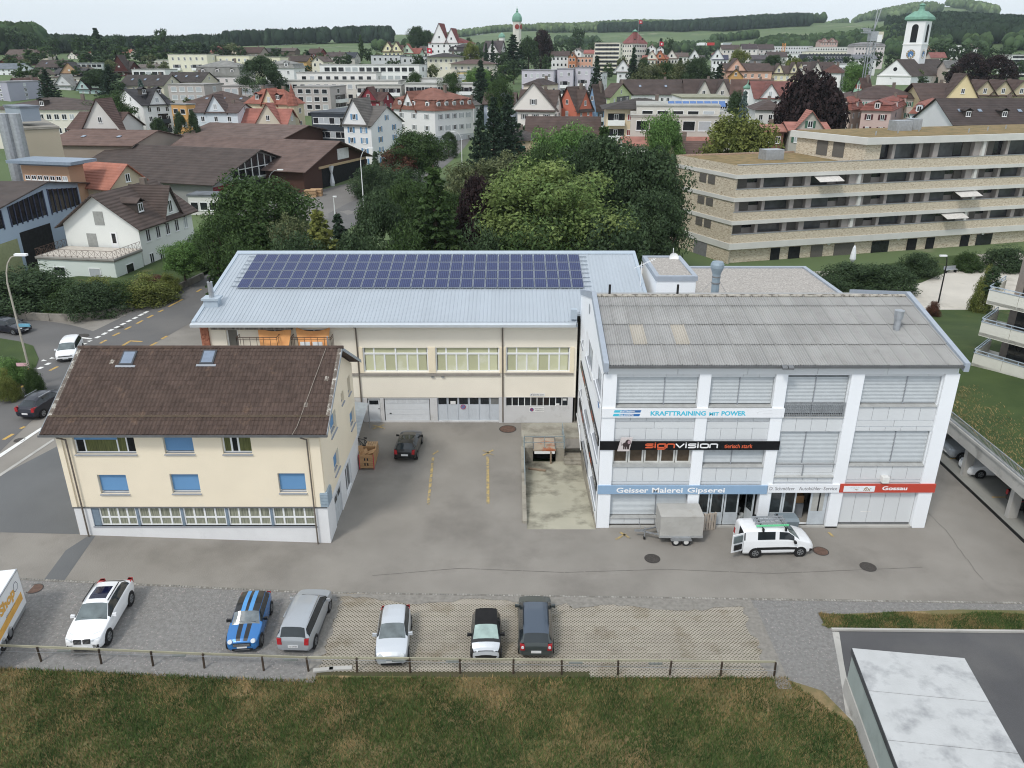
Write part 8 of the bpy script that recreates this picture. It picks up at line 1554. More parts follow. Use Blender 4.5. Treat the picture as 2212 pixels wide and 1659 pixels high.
(869,906,911,486,115,104,8,'gx','C4DCC4','A4503E',2,3,1,'house','pale green house with red tiles next to the yellow twin gables',dict(D=11,cg=((.3,8,5),))),
(922,994,1000,424,123,115,4,'hip','ECE6CC','443E3E',2,6,1,'villa','cream villa with flat dark roof and a red flag',dict(D=14,oh=1.5)),
(974,1064,1070,386,138,129,4,'hip','E6DCC8','6A4E46',1,6,1,'bungalow','low bungalow with a wide brown roof and white fascia',dict(D=14,oh=1.4)),
(970,1024,1030,490,111,95,8,'mans','E8E8E4','4A4448',2,4,1,'villa','white villa with a dark violet mansard roof before the red roofed school',dict(D=14,dm=2)),
(1043,1080,1090,500,114,88,15,'gx','E6E4E0','5C5254',2,3,1,'villa','tall villa with a steep dark roof among conifers on the hill',dict(D=14,cg=((.55,8,6),))),
(925,1006,1018,560,93,76,12,'hip','F2F2F4','8C3834',4,6,3,'school','large white school with a red roof and curved baroque gables',dict(D=26,cg=((.3,12,12,None),(.62,9,9,None)),dm=1)),
(703,766,772,520,124,113,4,'gx','C8C4BC','3E444E',1,4,1,'house','dark roofed house with blue solar panels on the hillside',dict(D=14)),
# left hillside
(45,84,90,338,194,180,8,'gy','F2F4F6','8894A0',2,4,1,'house','white gabled house with a round attic window',dict(D=14)),
(102,154,162,336,197,176,8,'gx','DCDEE2','8C8C86',2,3,1,'house','pale grey house with a light stone roof and a loggia',dict(D=13,cg=((.72,8,4),))),
(-20,14,21,300,178,176,20,'flat','B0B0C4','A0A0A8',4,1,1,'apartment_block','grey lilac block cut by the left edge',dict(D=14)),
(15,46,52,322,188,168,6,'gy','6A645C','6C4A3E',2,2,1,'house','taupe house with a white edged gable at the left',dict(D=14)),
(160,193,197,340,194,186,5,'gy','CCE0CC','A8503E',1,2,0,'cottage','little pale green cottage with a red roof',dict(D=10)),
(172,218,222,328,204,194,6,'gx','B4D4D4','4C403E',1,3,1,'cottage','little mint cottage with a dark roof',dict(D=9,cg=((.2,6,3.6),))),
(138,194,198,360,183,179,3,'flat','E4DCC8','A8A496',1,5,0,'house','long low cream house above the little cottages',dict(D=10)),
(114,175,180,404,163,148,6,'gx','2E2C32','4A4648',2,3,1,'chalet_house','black timber chalet with a tan balcony gable',dict(D=13,cg=((.62,10,5,'C09468'),))),
(160,180,184,436,152,145,8,'gy','E8E0B0','6A5E50',1,2,0,'house','small pale yellow house behind the black chalet',dict(D=10)),
(228,275,280,420,154,133,8,'gx','5C2E2C','4A3E3A',3,3,1,'chalet_house','dark red chalet with a pointed front gable',dict(D=13,cg=((.66,10,7.5),))),
(77,136,141,470,146,130,5,'gx','30343C','54443F',2,4,1,'house','slate clad house with a brown roof and white roof window',dict(D=14,sky=2)),
(149,222,228,462,137,131,5,'flat','A4ACB0','808488',2,6,1,'villa','glass fronted modern villa on the left hillside',dict(D=12,win=(2.4,2))),
(-14,38,42,420,148,137,6,'gx','EEF2F6','6C7884',2,4,1,'house','white house with a blue grey roof at the left edge',dict(D=12)),
(-6,46,50,540,137,122,6,'gy','70282A','5C4038',1,2,0,'barn','dark red barn like house high at the left edge',dict(D=16)),
(146,166,170,690,121,112,15,'gy','EEE6DC','5E4440',2,2,1,'house','white house with orange shutters below the forest',dict(D=12)),
(318,366,370,520,130,125,4,'flat','C8C4B8','A0A096',1,4,0,'house','low greige house above the white terrace villa',dict(D=10)),
# the far middle: spires, offices, gables
(1285,1339,1352,520,93,90,15,'flat','EFE9CF','BCB8A8',8,6,1,'office_tower','cream office tower beside the red roofed town hall',dict(D=16,win=(3,1.3))),
(1344,1366,1398,640,94,70,55,'hip','E4DED2','98504C',5,4,8,'town_hall','tall town hall with a red pyramid roof, green lantern and flag',dict(chim=0,dms=2)),
(1191,1228,1233,512,120,111,8,'gx','ECEFF0','5A4640',2,4,1,'house','white house with green shutters and brown roof below the purple beech',dict(D=12)),
(1228,1244,1246,500,122,113,8,'gy','CE7A3C','8A5A3C',3,2,0,'house','narrow orange house with a pointed gable',dict(D=12)),
(1245,1280,1284,508,124,122,6,'flat','E8A888','B0A098',2,4,1,'flats','salmon coloured flat roofed flats next to the orange gable',dict(D=12)),
(1236,1256,1262,560,111,104,15,'gy','F0F0F0','6A5E58',2,2,0,'house','white gabled house under the cypress slope',dict(D=12)),
(1262,1283,1286,545,115,108,8,'gx','E8DCD0','B0584C',1,3,0,'house','red roofed house left of the cream office tower',dict(D=12)),
(1388,1416,1420,476,128,120,12,'gx','ECE4D0','AC5440',2,3,1,'house','cream house with red roof, first of three gables in a row',dict(D=11,cg=((.7,7,4.5),))),
(1418,1442,1446,478,127,119,12,'gx','D07A44','A4523C',2,3,1,'house','orange house with red roof, middle of three gables in a row',dict(D=11,cg=((.3,7,4.5),))),
(1443,1464,1468,480,126,119,12,'gx','EAE6DC','7A5C50',2,3,1,'house','whitish house with brown roof, last of three gables in a row',dict(D=11,cg=((.35,7,4.5),))),
(1397,1417,1420,640,104,97,10,'gy','EEEEEE','9A4A40',2,2,0,'house','white house with a small red roof right of the town hall',dict(D=12)),
(1418,1434,1437,650,106,100,10,'gy','EEEEEE','5A5658',2,2,0,'house','white house with a grey roof right of the town hall',dict(D=12)),
(1333,1372,1377,372,155,143,8,'gx','EDEFF0','66504A',1,3,0,'house','brown roofed house with a small white front gable',dict(D=14,cg=((.3,8,5),))),
(1492,1522,1526,486,127,120,8,'gx','F0F2F4','5C5658',2,3,1,'house','white house with a grey roof right of the green park trees',dict(D=10,cg=((.25,7,5),))),
(1539,1572,1576,476,128,119,10,'gx','F0F2F6','4C506C',2,4,1,'house','white house with a blue black roof above the ochre gable',dict(D=10,cg=((.3,8,5.5),))),
(1541,1560,1563,540,118,109,8,'hip','EAE2DC','9A443C',2,2,1,'house','small villa with a red pyramid roof',dict(D=12)),
(1624,1656,1660,500,128,119,10,'gx','8C8A90','5A5258',1,2,1,'house','grey slate house among trees left of the crane',dict(D=12)),
(1648,1724,1728,600,117,115,3,'flat','ECEEEE','B0B0AC',2,10,0,'factory','long white flat hall behind the orange crane',dict(D=16)),
(1672,1756,1760,800,100,98,4,'flat','D4D6DA','A8A8AC',3,14,0,'apartment_block','pale grey hillside flats, first step of the terraced estate',dict(D=16)),
(1758,1840,1844,780,102,100,4,'flat','DCDCD8','A8A8AC',3,14,0,'apartment_block','pale hillside flats, second step of the terraced estate',dict(D=16)),
(1740,1838,1842,640,118,116,3,'flat','3C4250','4A505C',3,14,0,'apartment_block','dark blue grey flats below the terraced estate',dict(D=16)),
(1742,1842,1846,690,112,110,3,'flat','E8E4CC','B4B0A0',1,12,0,'apartment_block','thin cream row between the dark flats and the terraced estate',dict(D=12)),
(1846,1912,1916,660,100,91,4,'mans','E0D4D4','8C8A8C',4,9,1,'apartment_block','pinkish flats with a grey mansard roof behind the crane mast',dict(D=16)),
(1772,1810,1814,900,91,86,4,'gx','CFA8A0','8A5A50',2,6,0,'hotel','pink mansion at the foot of the wooded hill',dict(D=16,cg=((.25,8,4),(.7,8,4)))),
(2188,2230,2236,480,119,117,4,'flat','E8EAE6','B0B0A8',6,4,0,'apartment_block','white flats with balconies cut by the right edge',dict(D=14,win=(3,1.6))),
(12,64,70,690,118,107,4,'gx','B8A898','6A564C',1,4,0,'house','long brown roof at the forest edge on the far left',dict(D=14)),
(70,102,106,670,117,107,6,'gx','C8BCA8','66524A',1,3,0,'house','second brown roof at the forest edge on the far left',dict(D=12)),
(178,197,200,720,113,106,8,'gx','D8CCC0','B46048',1,2,0,'house','little orange roof at the forest edge, the left one',dict(D=10)),
(264,281,284,720,114,107,8,'gx','D8CCC0','B46048',1,2,0,'house','little orange roof at the forest edge, the right one',dict(D=10)),
(455,478,482,600,112,99,12,'gx','D4A898','9A5A4C',2,2,0,'farmhouse','pinkish house with a high red roof behind the cream terraces',dict(D=12)),
(490,512,516,620,112,101,12,'gy','E0D4BC','945448',2,2,0,'farmhouse','cream gable under a red roof behind the cream terraces',dict(D=14)),
(516,562,568,560,114,102,6,'gx','A8988C','5C4038',1,3,0,'barn','barn with a dark wine brown roof on the left hillside',dict(D=14)),
(566,600,606,780,111,104,6,'gx','6A5A50','4A4444',1,0,0,'farm_shed','low dark farm shed before the middle wood, the left one',dict(D=14)),
(606,636,642,780,110,104,6,'gx','6A5A50','6A5850',1,0,0,'farm_shed','low dark farm shed before the middle wood, the right one',dict(D=14)),
(664,690,694,560,115,105,10,'gx','8A3438','584038',2,3,0,'house','dark red house before the middle wood',dict(D=12)),
(673,698,702,432,132,122,12,'gy','E4DCC8','6A5850',2,2,1,'house','cream gabled house right of the ochre farmhouse',dict(D=12)),
(703,738,742,500,122,113,8,'gx','CFC8BC','5A4C48',1,3,0,'house','brown roofed house above the white stepped flats',dict(D=12)),
(26,56,60,400,166,154,10,'gx','A09890','3C3A40',1,3,1,'house','house with a black roof between the white and the taupe house',dict(D=12)),
(63,82,86,384,160,150,12,'gy','E8E4C8','6A5C50',2,1,1,'house','cream gable beside the dark spruce on the left slope',dict(D=10)),
(112,150,155,372,178,171,6,'gx','D4CCC0','64504A',1,3,0,'house','brown roof just behind the pale grey loggia house',dict(D=10)),
(292,340,346,432,146,139,4,'gx','E0DCD4','70645C',1,4,0,'house','greyish roof behind the white terrace villa',dict(D=11)),
(1560,1598,1602,620,106,97,6,'gx','DCD4CC','5C4A46',1,4,0,'house','far brown roof under the motorway, the left one',dict(D=14)),
(1604,1636,1640,640,105,95,6,'gx','E4DED8','54464A',2,3,0,'house','far violet brown roof under the motorway, the middle one',dict(D=14)),
(1640,1672,1676,660,106,96,6,'gx','D8D0CC','584848',1,3,0,'house','far brown roof under the motorway, the right one',dict(D=14)),
(1660,1700,1704,540,122,112,6,'gx','C8C4C0','5A4A48',1,4,0,'house','brown roof in front of the long white flat hall',dict(D=14)),
(1815,1844,1848,350,139,134,5,'flat','ECEEF0','B0B0B0',1,5,0,'office','white flat roofed building behind the white tower like house',dict(D=12)),
(1846,1894,1898,520,127,118,5,'gx','E0E0E0','70747C',2,5,0,'house','pale house with a grey roof left of the crane mast',dict(D=14)),
(2012,2044,2048,540,124,113,8,'gx','E0C8B8','9C5248',2,3,0,'house','house with a red roof to the right of the church tower',dict(D=12)),
(2000,2022,2026,640,109,101,10,'gx','E8C090','A06850',1,2,0,'house','peach house at the wood right of the church tower',dict(D=12)),
(2062,2078,2080,720,98,88,8,'flat','F0F0EE','B0B0B0',3,2,0,'house','white tower like house against the dark wood',dict(D=10)),
(2092,2112,2115,720,105,97,8,'gx','EEEEEA','6A5C58',2,3,0,'house','white house at the foot of the dark wood',dict(D=12)),
(2046,2078,2084,400,146,131,8,'gx','E8D4C4','70706E',2,3,0,'house','pinkish house with a grey roof between church and copper beeches',dict(D=12)),
(905,930,934,640,108,100,8,'gx','D8D4CC','5E504C',1,2,0,'house','brown roofed house left of the red roofed school',dict(D=12)),
(1318,1336,1340,620,110,103,8,'gx','E4DCD4','8A4C42',1,2,0,'house','small red roof behind the cream office tower',dict(D=12)),
(1455,1486,1490,540,122,114,8,'gx','E6E4E0','6A5850',2,3,0,'house','pale house with a brown roof among the park trees',dict(D=12)),
]
for a in T_:
 house(*a[:15],**a[15])
 # collector panels, flags, turrets, copper lanterns
t=thing('roof_collectors',tuple(atY(1505,231,183)),'row of blue solar collectors on the flat roof of the greige flats','solar panels'); LOC[t.name]=Vector((0,0,0));
for k in range(8):put('solar_panel',MB().hexa([(-6.2+k*1.6,0,0),(-4.8+k*1.6,0,0),(-4.8+k*1.6,1.2,1.1),(-6.2+k*1.6,1.2,1.1)],[(-6.2+k*1.6,-.06,.06),(-4.8+k*1.6,-.06,.06),(-4.8+k*1.6,1.14,1.16),(-6.2+k*1.6,1.14,1.16)]).mesh('solar_panel',mat('collector',c8(84,120,176),rough=.2)),t)
COPP=mat('green_copper',c8(112,160,140),rough=.7,var=.14,scale=.8)
def turret(u,top,r,wpx,body_py,label,name,prof,wall,dome,n=8,clock=None,base=None):
 p=atY(u,top,r); b=tg(p.x,r)if base is None else base; w=wpx*depth(r,p.z)/F/2; zb=zat(body_py,r); t=thing(name,(p.x,r,b),label,'tower'); LOC[t.name]=Vector((0,0,0)); H=zb-b; mb=MB(); mb.lathe((0,0,0),[(w,0),(w,H),(w*1.08,H+.1)],n); put('shaft',mb.mesh('shaft',wallm(wall)),t); hh=p.z-zb; mb=MB(); mb.lathe((0,0,H),[(a*w,c*hh)for a,c in prof],max(n,8)); put('dome',mb.mesh('dome',dome,smooth=n>4),t); return t,w,H,hh
ONION=[(1.15,0),(1.3,.1),(1.25,.22),(.8,.36),(.4,.46),(.2,.56),(.12,.75),(.0,1)]
turret(628,180,224,20,228,'pointed orange turret roof at the corner of the ornate villa','villa_turret',[(1.3,0),(.8,.35),(.4,.68),(0,1)],'DCCCA0',roofm_('B25E42'))
turret(1617,171,258,15,192,'white timbered turret with a pale green onion dome','onion_turret',ONION,'F0F0F0',COPP); turret(1084,69,610,13,81,'small pale tower with a green copper dome on the hill','chapel_tower',[(1.2,0),(1.15,.3),(.8,.6),(.2,.8),(0,1)],'E8E6E0',COPP); turret(1372,62,632,9,69,'green copper lantern crowning the red town hall roof','roof_lantern',[(1.2,0),(1.4,.25),(.5,.55),(.3,.7),(0,1)],'98504C',COPP,base=zat(84,632))
t,w,H,hh=turret(1117,12,560,20,47,'slender clock tower with a green copper dome and red clock faces','clock_tower',[(1.1,0),(1.18,.12),(1.1,.3),(.75,.48),(.25,.58),(.3,.66),(.12,.72),(.2,.78),(.04,.84),(0,1)],'DCD8CC',COPP,8)
for a in(-90,-45):x,y=w*.93*math.cos(R(a+22 if a==-45 else a)),w*.93*math.sin(R(a+22 if a==-45 else a)); mb=MB(); d=Vector((x,y,0)).normalized(); mb.cyl((x,y,H-3),Vector((x,y,H-3))+d*.3,1.5,1.5,16); put('clock_face',mb.mesh('clock_face',mat('clock_red',c8(150,58,52),rough=.6)),t)
# the white church on its rise
t,w,d,H0,H1=house(1895,1969,2056,388,164,128,44,'gy','F4F5F7','54453F',1,0,3,'church','white church with a dark brown roof and a lower side gable',cat='church',chim=0,win=(1.2,2.4),gw=0,oh=.4); put('round_window',MB().cyl((0,-d/2-.05,H0+(H1-H0)*.4),(0,-d/2,H0+(H1-H0)*.4),.9,.9,14).mesh('round_window',PANED),t); put('cornice',MB().box(-w/2-.1,-d/2-.35,H0-.3,w/2+.1,-d/2-.003,H0+.15).mesh('cornice',wallm('E0E0DE')),t); put('side_gable',MB().hexa([(w/2-2,d*.22,H0-5),(w/2+1.5,d*.22,H0-5),(w/2+1.5,d*.46,H0-5),(w/2-2,d*.46,H0-5)],[(w/2-2,d*.335,H1-.5),(w/2+1.5,d*.335,H1-.5),(w/2+1.5,d*.345,H1-.5),(w/2-2,d*.345,H1-.5)]).mesh('side_gable',wallm('F4F5F7')),t)
p=atY(1987,45,414); zb=tg(p.x,414); hw_=4.3; Ht=zat(46,414)-zb; ct=thing('church_tower',(p.x,414,zb),'tall white church tower with blue clock faces and a flared green copper cap','church tower',R(-44)); LOC[ct.name]=Vector((0,0,0)); put('shaft',MB().box(-hw_,-hw_,0,hw_,hw_,Ht).mesh('shaft',wallm('F6F7F9')),ct); hc=zat(6,414)-zb-Ht
mb=MB(); mb.lathe((0,0,Ht),[(hw_*1.42,0),(hw_*1.75,.7),(hw_*1.7,1.8),(hw_*1.3,2.9),(hw_*.8,4.3),(hw_*.42,hc*.56),(hw_*.3,hc*.66),(hw_*.27,hc*.84),(hw_*.38,hc*.87),(hw_*.3,hc*.93),(0,hc)],4); put('copper_cap',mb.mesh('copper_cap',COPP),ct); put('cornice',MB().box(-hw_-.2,-hw_-.2,Ht*.62,hw_+.2,hw_+.2,Ht*.62+.5).mesh('cornice',wallm('EDEDEA')),ct); put('finial',MB().bar((0,0,Ht+hc-.2),(0,0,Ht+hc+2.6),.18).mesh('finial',GALV),ct)
GOLD=mat('clock_gold',c8(150,128,78),rough=.5); CBL=mat('clock_blue',c8(70,124,180),rough=.6); zc=Ht*.47
for f in(0,1):
 Q=(lambda x,y,z:(x,-hw_-y,z))if f==0 else(lambda x,y,z:(hw_+y,x,z)); mb=MB(); n=20
 mb.poly([Q(-1.5,.05,Ht*.66),Q(1.5,.05,Ht*.66)]+[Q(1.5*math.cos(k*math.pi/8),.05,Ht*.9+1.4*math.sin(k*math.pi/8))for k in range(9)]); put('bell_opening',mb.mesh('bell_opening',ROOMD),ct)
 o=put('clock_face',MB().poly([Q(2.1*math.cos(k*.314),.06,zc+2.1*math.sin(k*.314))for k in range(20)]).mesh('clock_face',GOLD),ct); put('dial',MB().poly([Q(1.35*math.cos(k*.314),.1,zc+1.35*math.sin(k*.314))for k in range(20)]).mesh('dial',CBL),o)
 for k in range(12):a=k*.5236; put('hour_mark',MB().bar(Q(1.5*math.cos(a),.11,zc+1.5*math.sin(a)),Q(1.95*math.cos(a),.11,zc+1.95*math.sin(a)),.2).mesh('hour_mark',FRAMEW),o)
 put('clock_hand',MB().bar(Q(0,.14,zc),Q(.9,.14,zc-1.1),.2).bar(Q(0,.14,zc),Q(-.15,.14,zc-1.9),.2).mesh('clock_hand',FRAMEW),o)
 # tower crane, far crane, lorries, flags, lamps
def mast(t,x,y,z0,z1,w,m):
 mb=MB(); n=int((z1-z0)/(w*1.1))
 for sx in(-1,1):
  for sy in(-1,1):mb.bar((x+sx*w/2,y+sy*w/2,z0),(x+sx*w/2,y+sy*w/2,z1),w*.13)
 for k in range(n):
  a,b=z0+(z1-z0)*k/n,z0+(z1-z0)*(k+1)/n; s=1 if k%2 else-1; mb.bar((x-s*w/2,y-w/2,a),(x+s*w/2,y-w/2,b),w*.1); mb.bar((x+w/2,y-s*w/2,a),(x+w/2,y+s*w/2,b),w*.1)
 put('mast',mb.mesh('mast',m),t)
p=atY(1887,70,292); b=tg(p.x,292); cr_=thing('tower_crane',(p.x,292,b),'grey lattice tower crane in front of the white church','crane'); h=zat(68,292)-b; mast(cr_,0,0,0,h,1.9,GALV); put('cab',MB().box(1,-1.5,h-3.4,2.6,1.2,h-1).mesh('cab',FRAMEW),cr_); put('slewing_unit',MB().box(-1.3,-1.3,h-3,1.3,1.3,h).mesh('slewing_unit',GALV),cr_); mb=MB(); mb.bar((0,0,h),(1.4,0,h+7),.25); mb.bar((0,0,h),(.2,0,h+7),.25); put('apex',mb.mesh('apex',GALV),cr_); mb=MB()
for s in(-.8,.8):mb.bar((-1,s,h-.6),(-7.5,s-9,h-.6),.3); mb.bar((-1,s,h+.7),(-7.5,s-9,h+.7),.3)
for k in range(8):x,y=-1-6.5*k/8,-9*k/8; mb.bar((x,y-.8,h-.6),(x,y+.8,h+.7),.15)
put('jib',mb.mesh('jib',GALV),cr_); put('counterweight',MB().box(2.2,1.5,h-2.4,4.2,4,h).mesh('counterweight',mat('counterweight',c8(206,200,176),rough=.8)),cr_)
p=atY(1694,94,560); b=tg(p.x,560); c2_=thing('tower_crane',(p.x,560,b),'thin orange crane mast among the far white roofs','crane'); mast(c2_,0,0,0,zat(93,560)-b,1.6,mat('orange_steel',c8(212,140,60),rough=.6))
for u,v,w,c,lab in((1517,96,14,PW_,'white lorry on the far motorway'),(1535,96,15,mat('lorry_red',c8(200,40,44),rough=.5),'red lorry on the far motorway'),(1571,96,17,PS_,'silver lorry with a yellow tail on the far motorway')):
 p=atY(u,v,1010); w=w*.58; t=thing('lorry',(p.x,1010,p.z-1.9),lab,'lorry',0,'lorries on the motorway'); put('box',MB().box(-w/2,-1.2,.9,w/2,1.2,3.9).mesh('box',c),t); put('cab',MB().box(-w/2-2.4,-1.2,.7,-w/2-.3,1.2,3.3).mesh('cab',PW_),t)
 for x in(-w/2-1.4,-w/4,w/3):put('wheel',MB().cyl((x,-1.3,.5),(x,1.3,.5),.5,.5,8).mesh('wheel',TYRE),t)
for u,v,r,h,lab in((922,116,420,7,'red flag with a white cross on a pole before the cream villa'),(1424,100,510,16,'red flag with a white cross on the cream office tower'),(1380,52,634,14,'red flag with a white cross flying over the town hall')):
 p=atY(u,v,r); t=thing('flag',tuple(p),lab,'flag'); put('pole',MB().bar((0,0,-h),(0,0,3),.14).mesh('pole',GALV),t); put('cloth',MB().poly([(.1,0,.2),(2.6,.4,.0),(2.6,.4,2.4),(.1,0,2.7)]).mesh('cloth',RED),t); put('cross',MB().box(.9,.05,1.1,1.9,.1,1.5).box(1.2,.04,.8,1.6,.11,1.8).mesh('cross',FRAMEW),t)
def lamp(u,vb,vt,r,dx,label,m=None,head=.9,z=None):
 p=atY(u,vb,r); b=tg(p.x,r)if z is None else z; h=zat(vt,r)-b; t=thing('street_lamp',(p.x,r,b),label,'street lamp'); mb=MB(); mb.cyl((0,0,-.3),(0,0,h*.8),.1,.07,8); put('pole',mb.mesh('pole',m or GALV),t); mb=MB(); pts=[(dx*q**1.6,0,h*(.8+.2*math.sin(q*1.57)))for q in(0,.25,.5,.75,1)]
 for a,c in zip(pts,pts[1:]):mb.bar(a,c,.08)
 put('arm',mb.mesh('arm',m or GALV),t); put('lamp_head',MB().box(dx-(.1 if dx>0 else head),-.16,h-.06,dx+(head if dx>0 else.1),.16,h+.12).mesh('lamp_head',FRAMEW),t); return t
t=lamp(60,785,551,63.5,-.0+1.3,'tall street lamp with an orange banded foot on the road island',mat('lamp_beige',c8(176,170,156),rough=.6)); put('sign',MB().box(.05,-.05,5.5,1.0,.05,5.75).mesh('sign',mat('lamp_blue',c8(96,168,196),rough=.5)),t); put('direction_sign',MB().box(-1.0,-.04,1.9,.1,.0,2.2).mesh('direction_sign',mat('pink_sign',c8(226,176,184),rough=.6)),t)
for z in(1.0,1.6):put('band',MB().cyl((0,0,z),(0,0,z+.1),.11,.11,8).mesh('band',YST),t)
lamp(724,468,425,128,.0+.01,'short white lamp post with a box head at the road bend',FRAMEW,.5); lamp(784,420,320,150,1.6,'white curved street lamp by the sawmill entrance',FRAMEW); lamp(998,352,284,196,-1.6,'white curved street lamp beside the distant road',FRAMEW); lamp(584,420,367,140,1.8,'curved lamp in front of the timber hall',GALV); lamp(656,262,218,232,-.8,'slim lamp post before the pinkish grey flats',FRAMEW); lamp(1727,180,141,300,.8,'tall twin headed lamp post near the pale yellow row',FRAMEW); lamp(1400,136,110,455,.6,'pale lamp mast behind the row of three gables',FRAMEW)
t=lamp(2029,644,553,91.5,-.3,'dark slanting lamp post on the pale plaza',BLACKM,.7,0)
bq=spot(2052,590); t=thing('park_bench',(bq.x,bq.y,.07),'grey bench at the edge of the garden by the plaza lamp','bench',R(15)); put('seat',MB().box(-1,-.25,.42,1,.25,.5).mesh('seat',GALV),t); put('backrest',MB().box(-1,.22,.5,1,.28,.9).mesh('backrest',GALV),t)
for x in(-.8,.8):put('leg',MB().box(x-.04,-.22,0,x+.04,.22,.42).mesh('leg',BLACKM),t)
bq=spot(1838,582); t=thing('parasol',(bq.x,bq.y,.1),'closed white parasol in the garden before the brick apartments','parasol'); mb=MB(); mb.lathe((0,0,.9),[(.12,0),(.42,.5),(.34,1.3),(.2,2.1),(0,2.5)],10); put('canopy',mb.mesh('canopy',WCLOTH),t); put('pole',MB().bar((0,0,0),(0,0,1.2),.07).mesh('pole',GALV),t); put('base',MB().cyl((0,0,0),(0,0,.15),.4,.4,10).mesh('base',BLACKM),t)
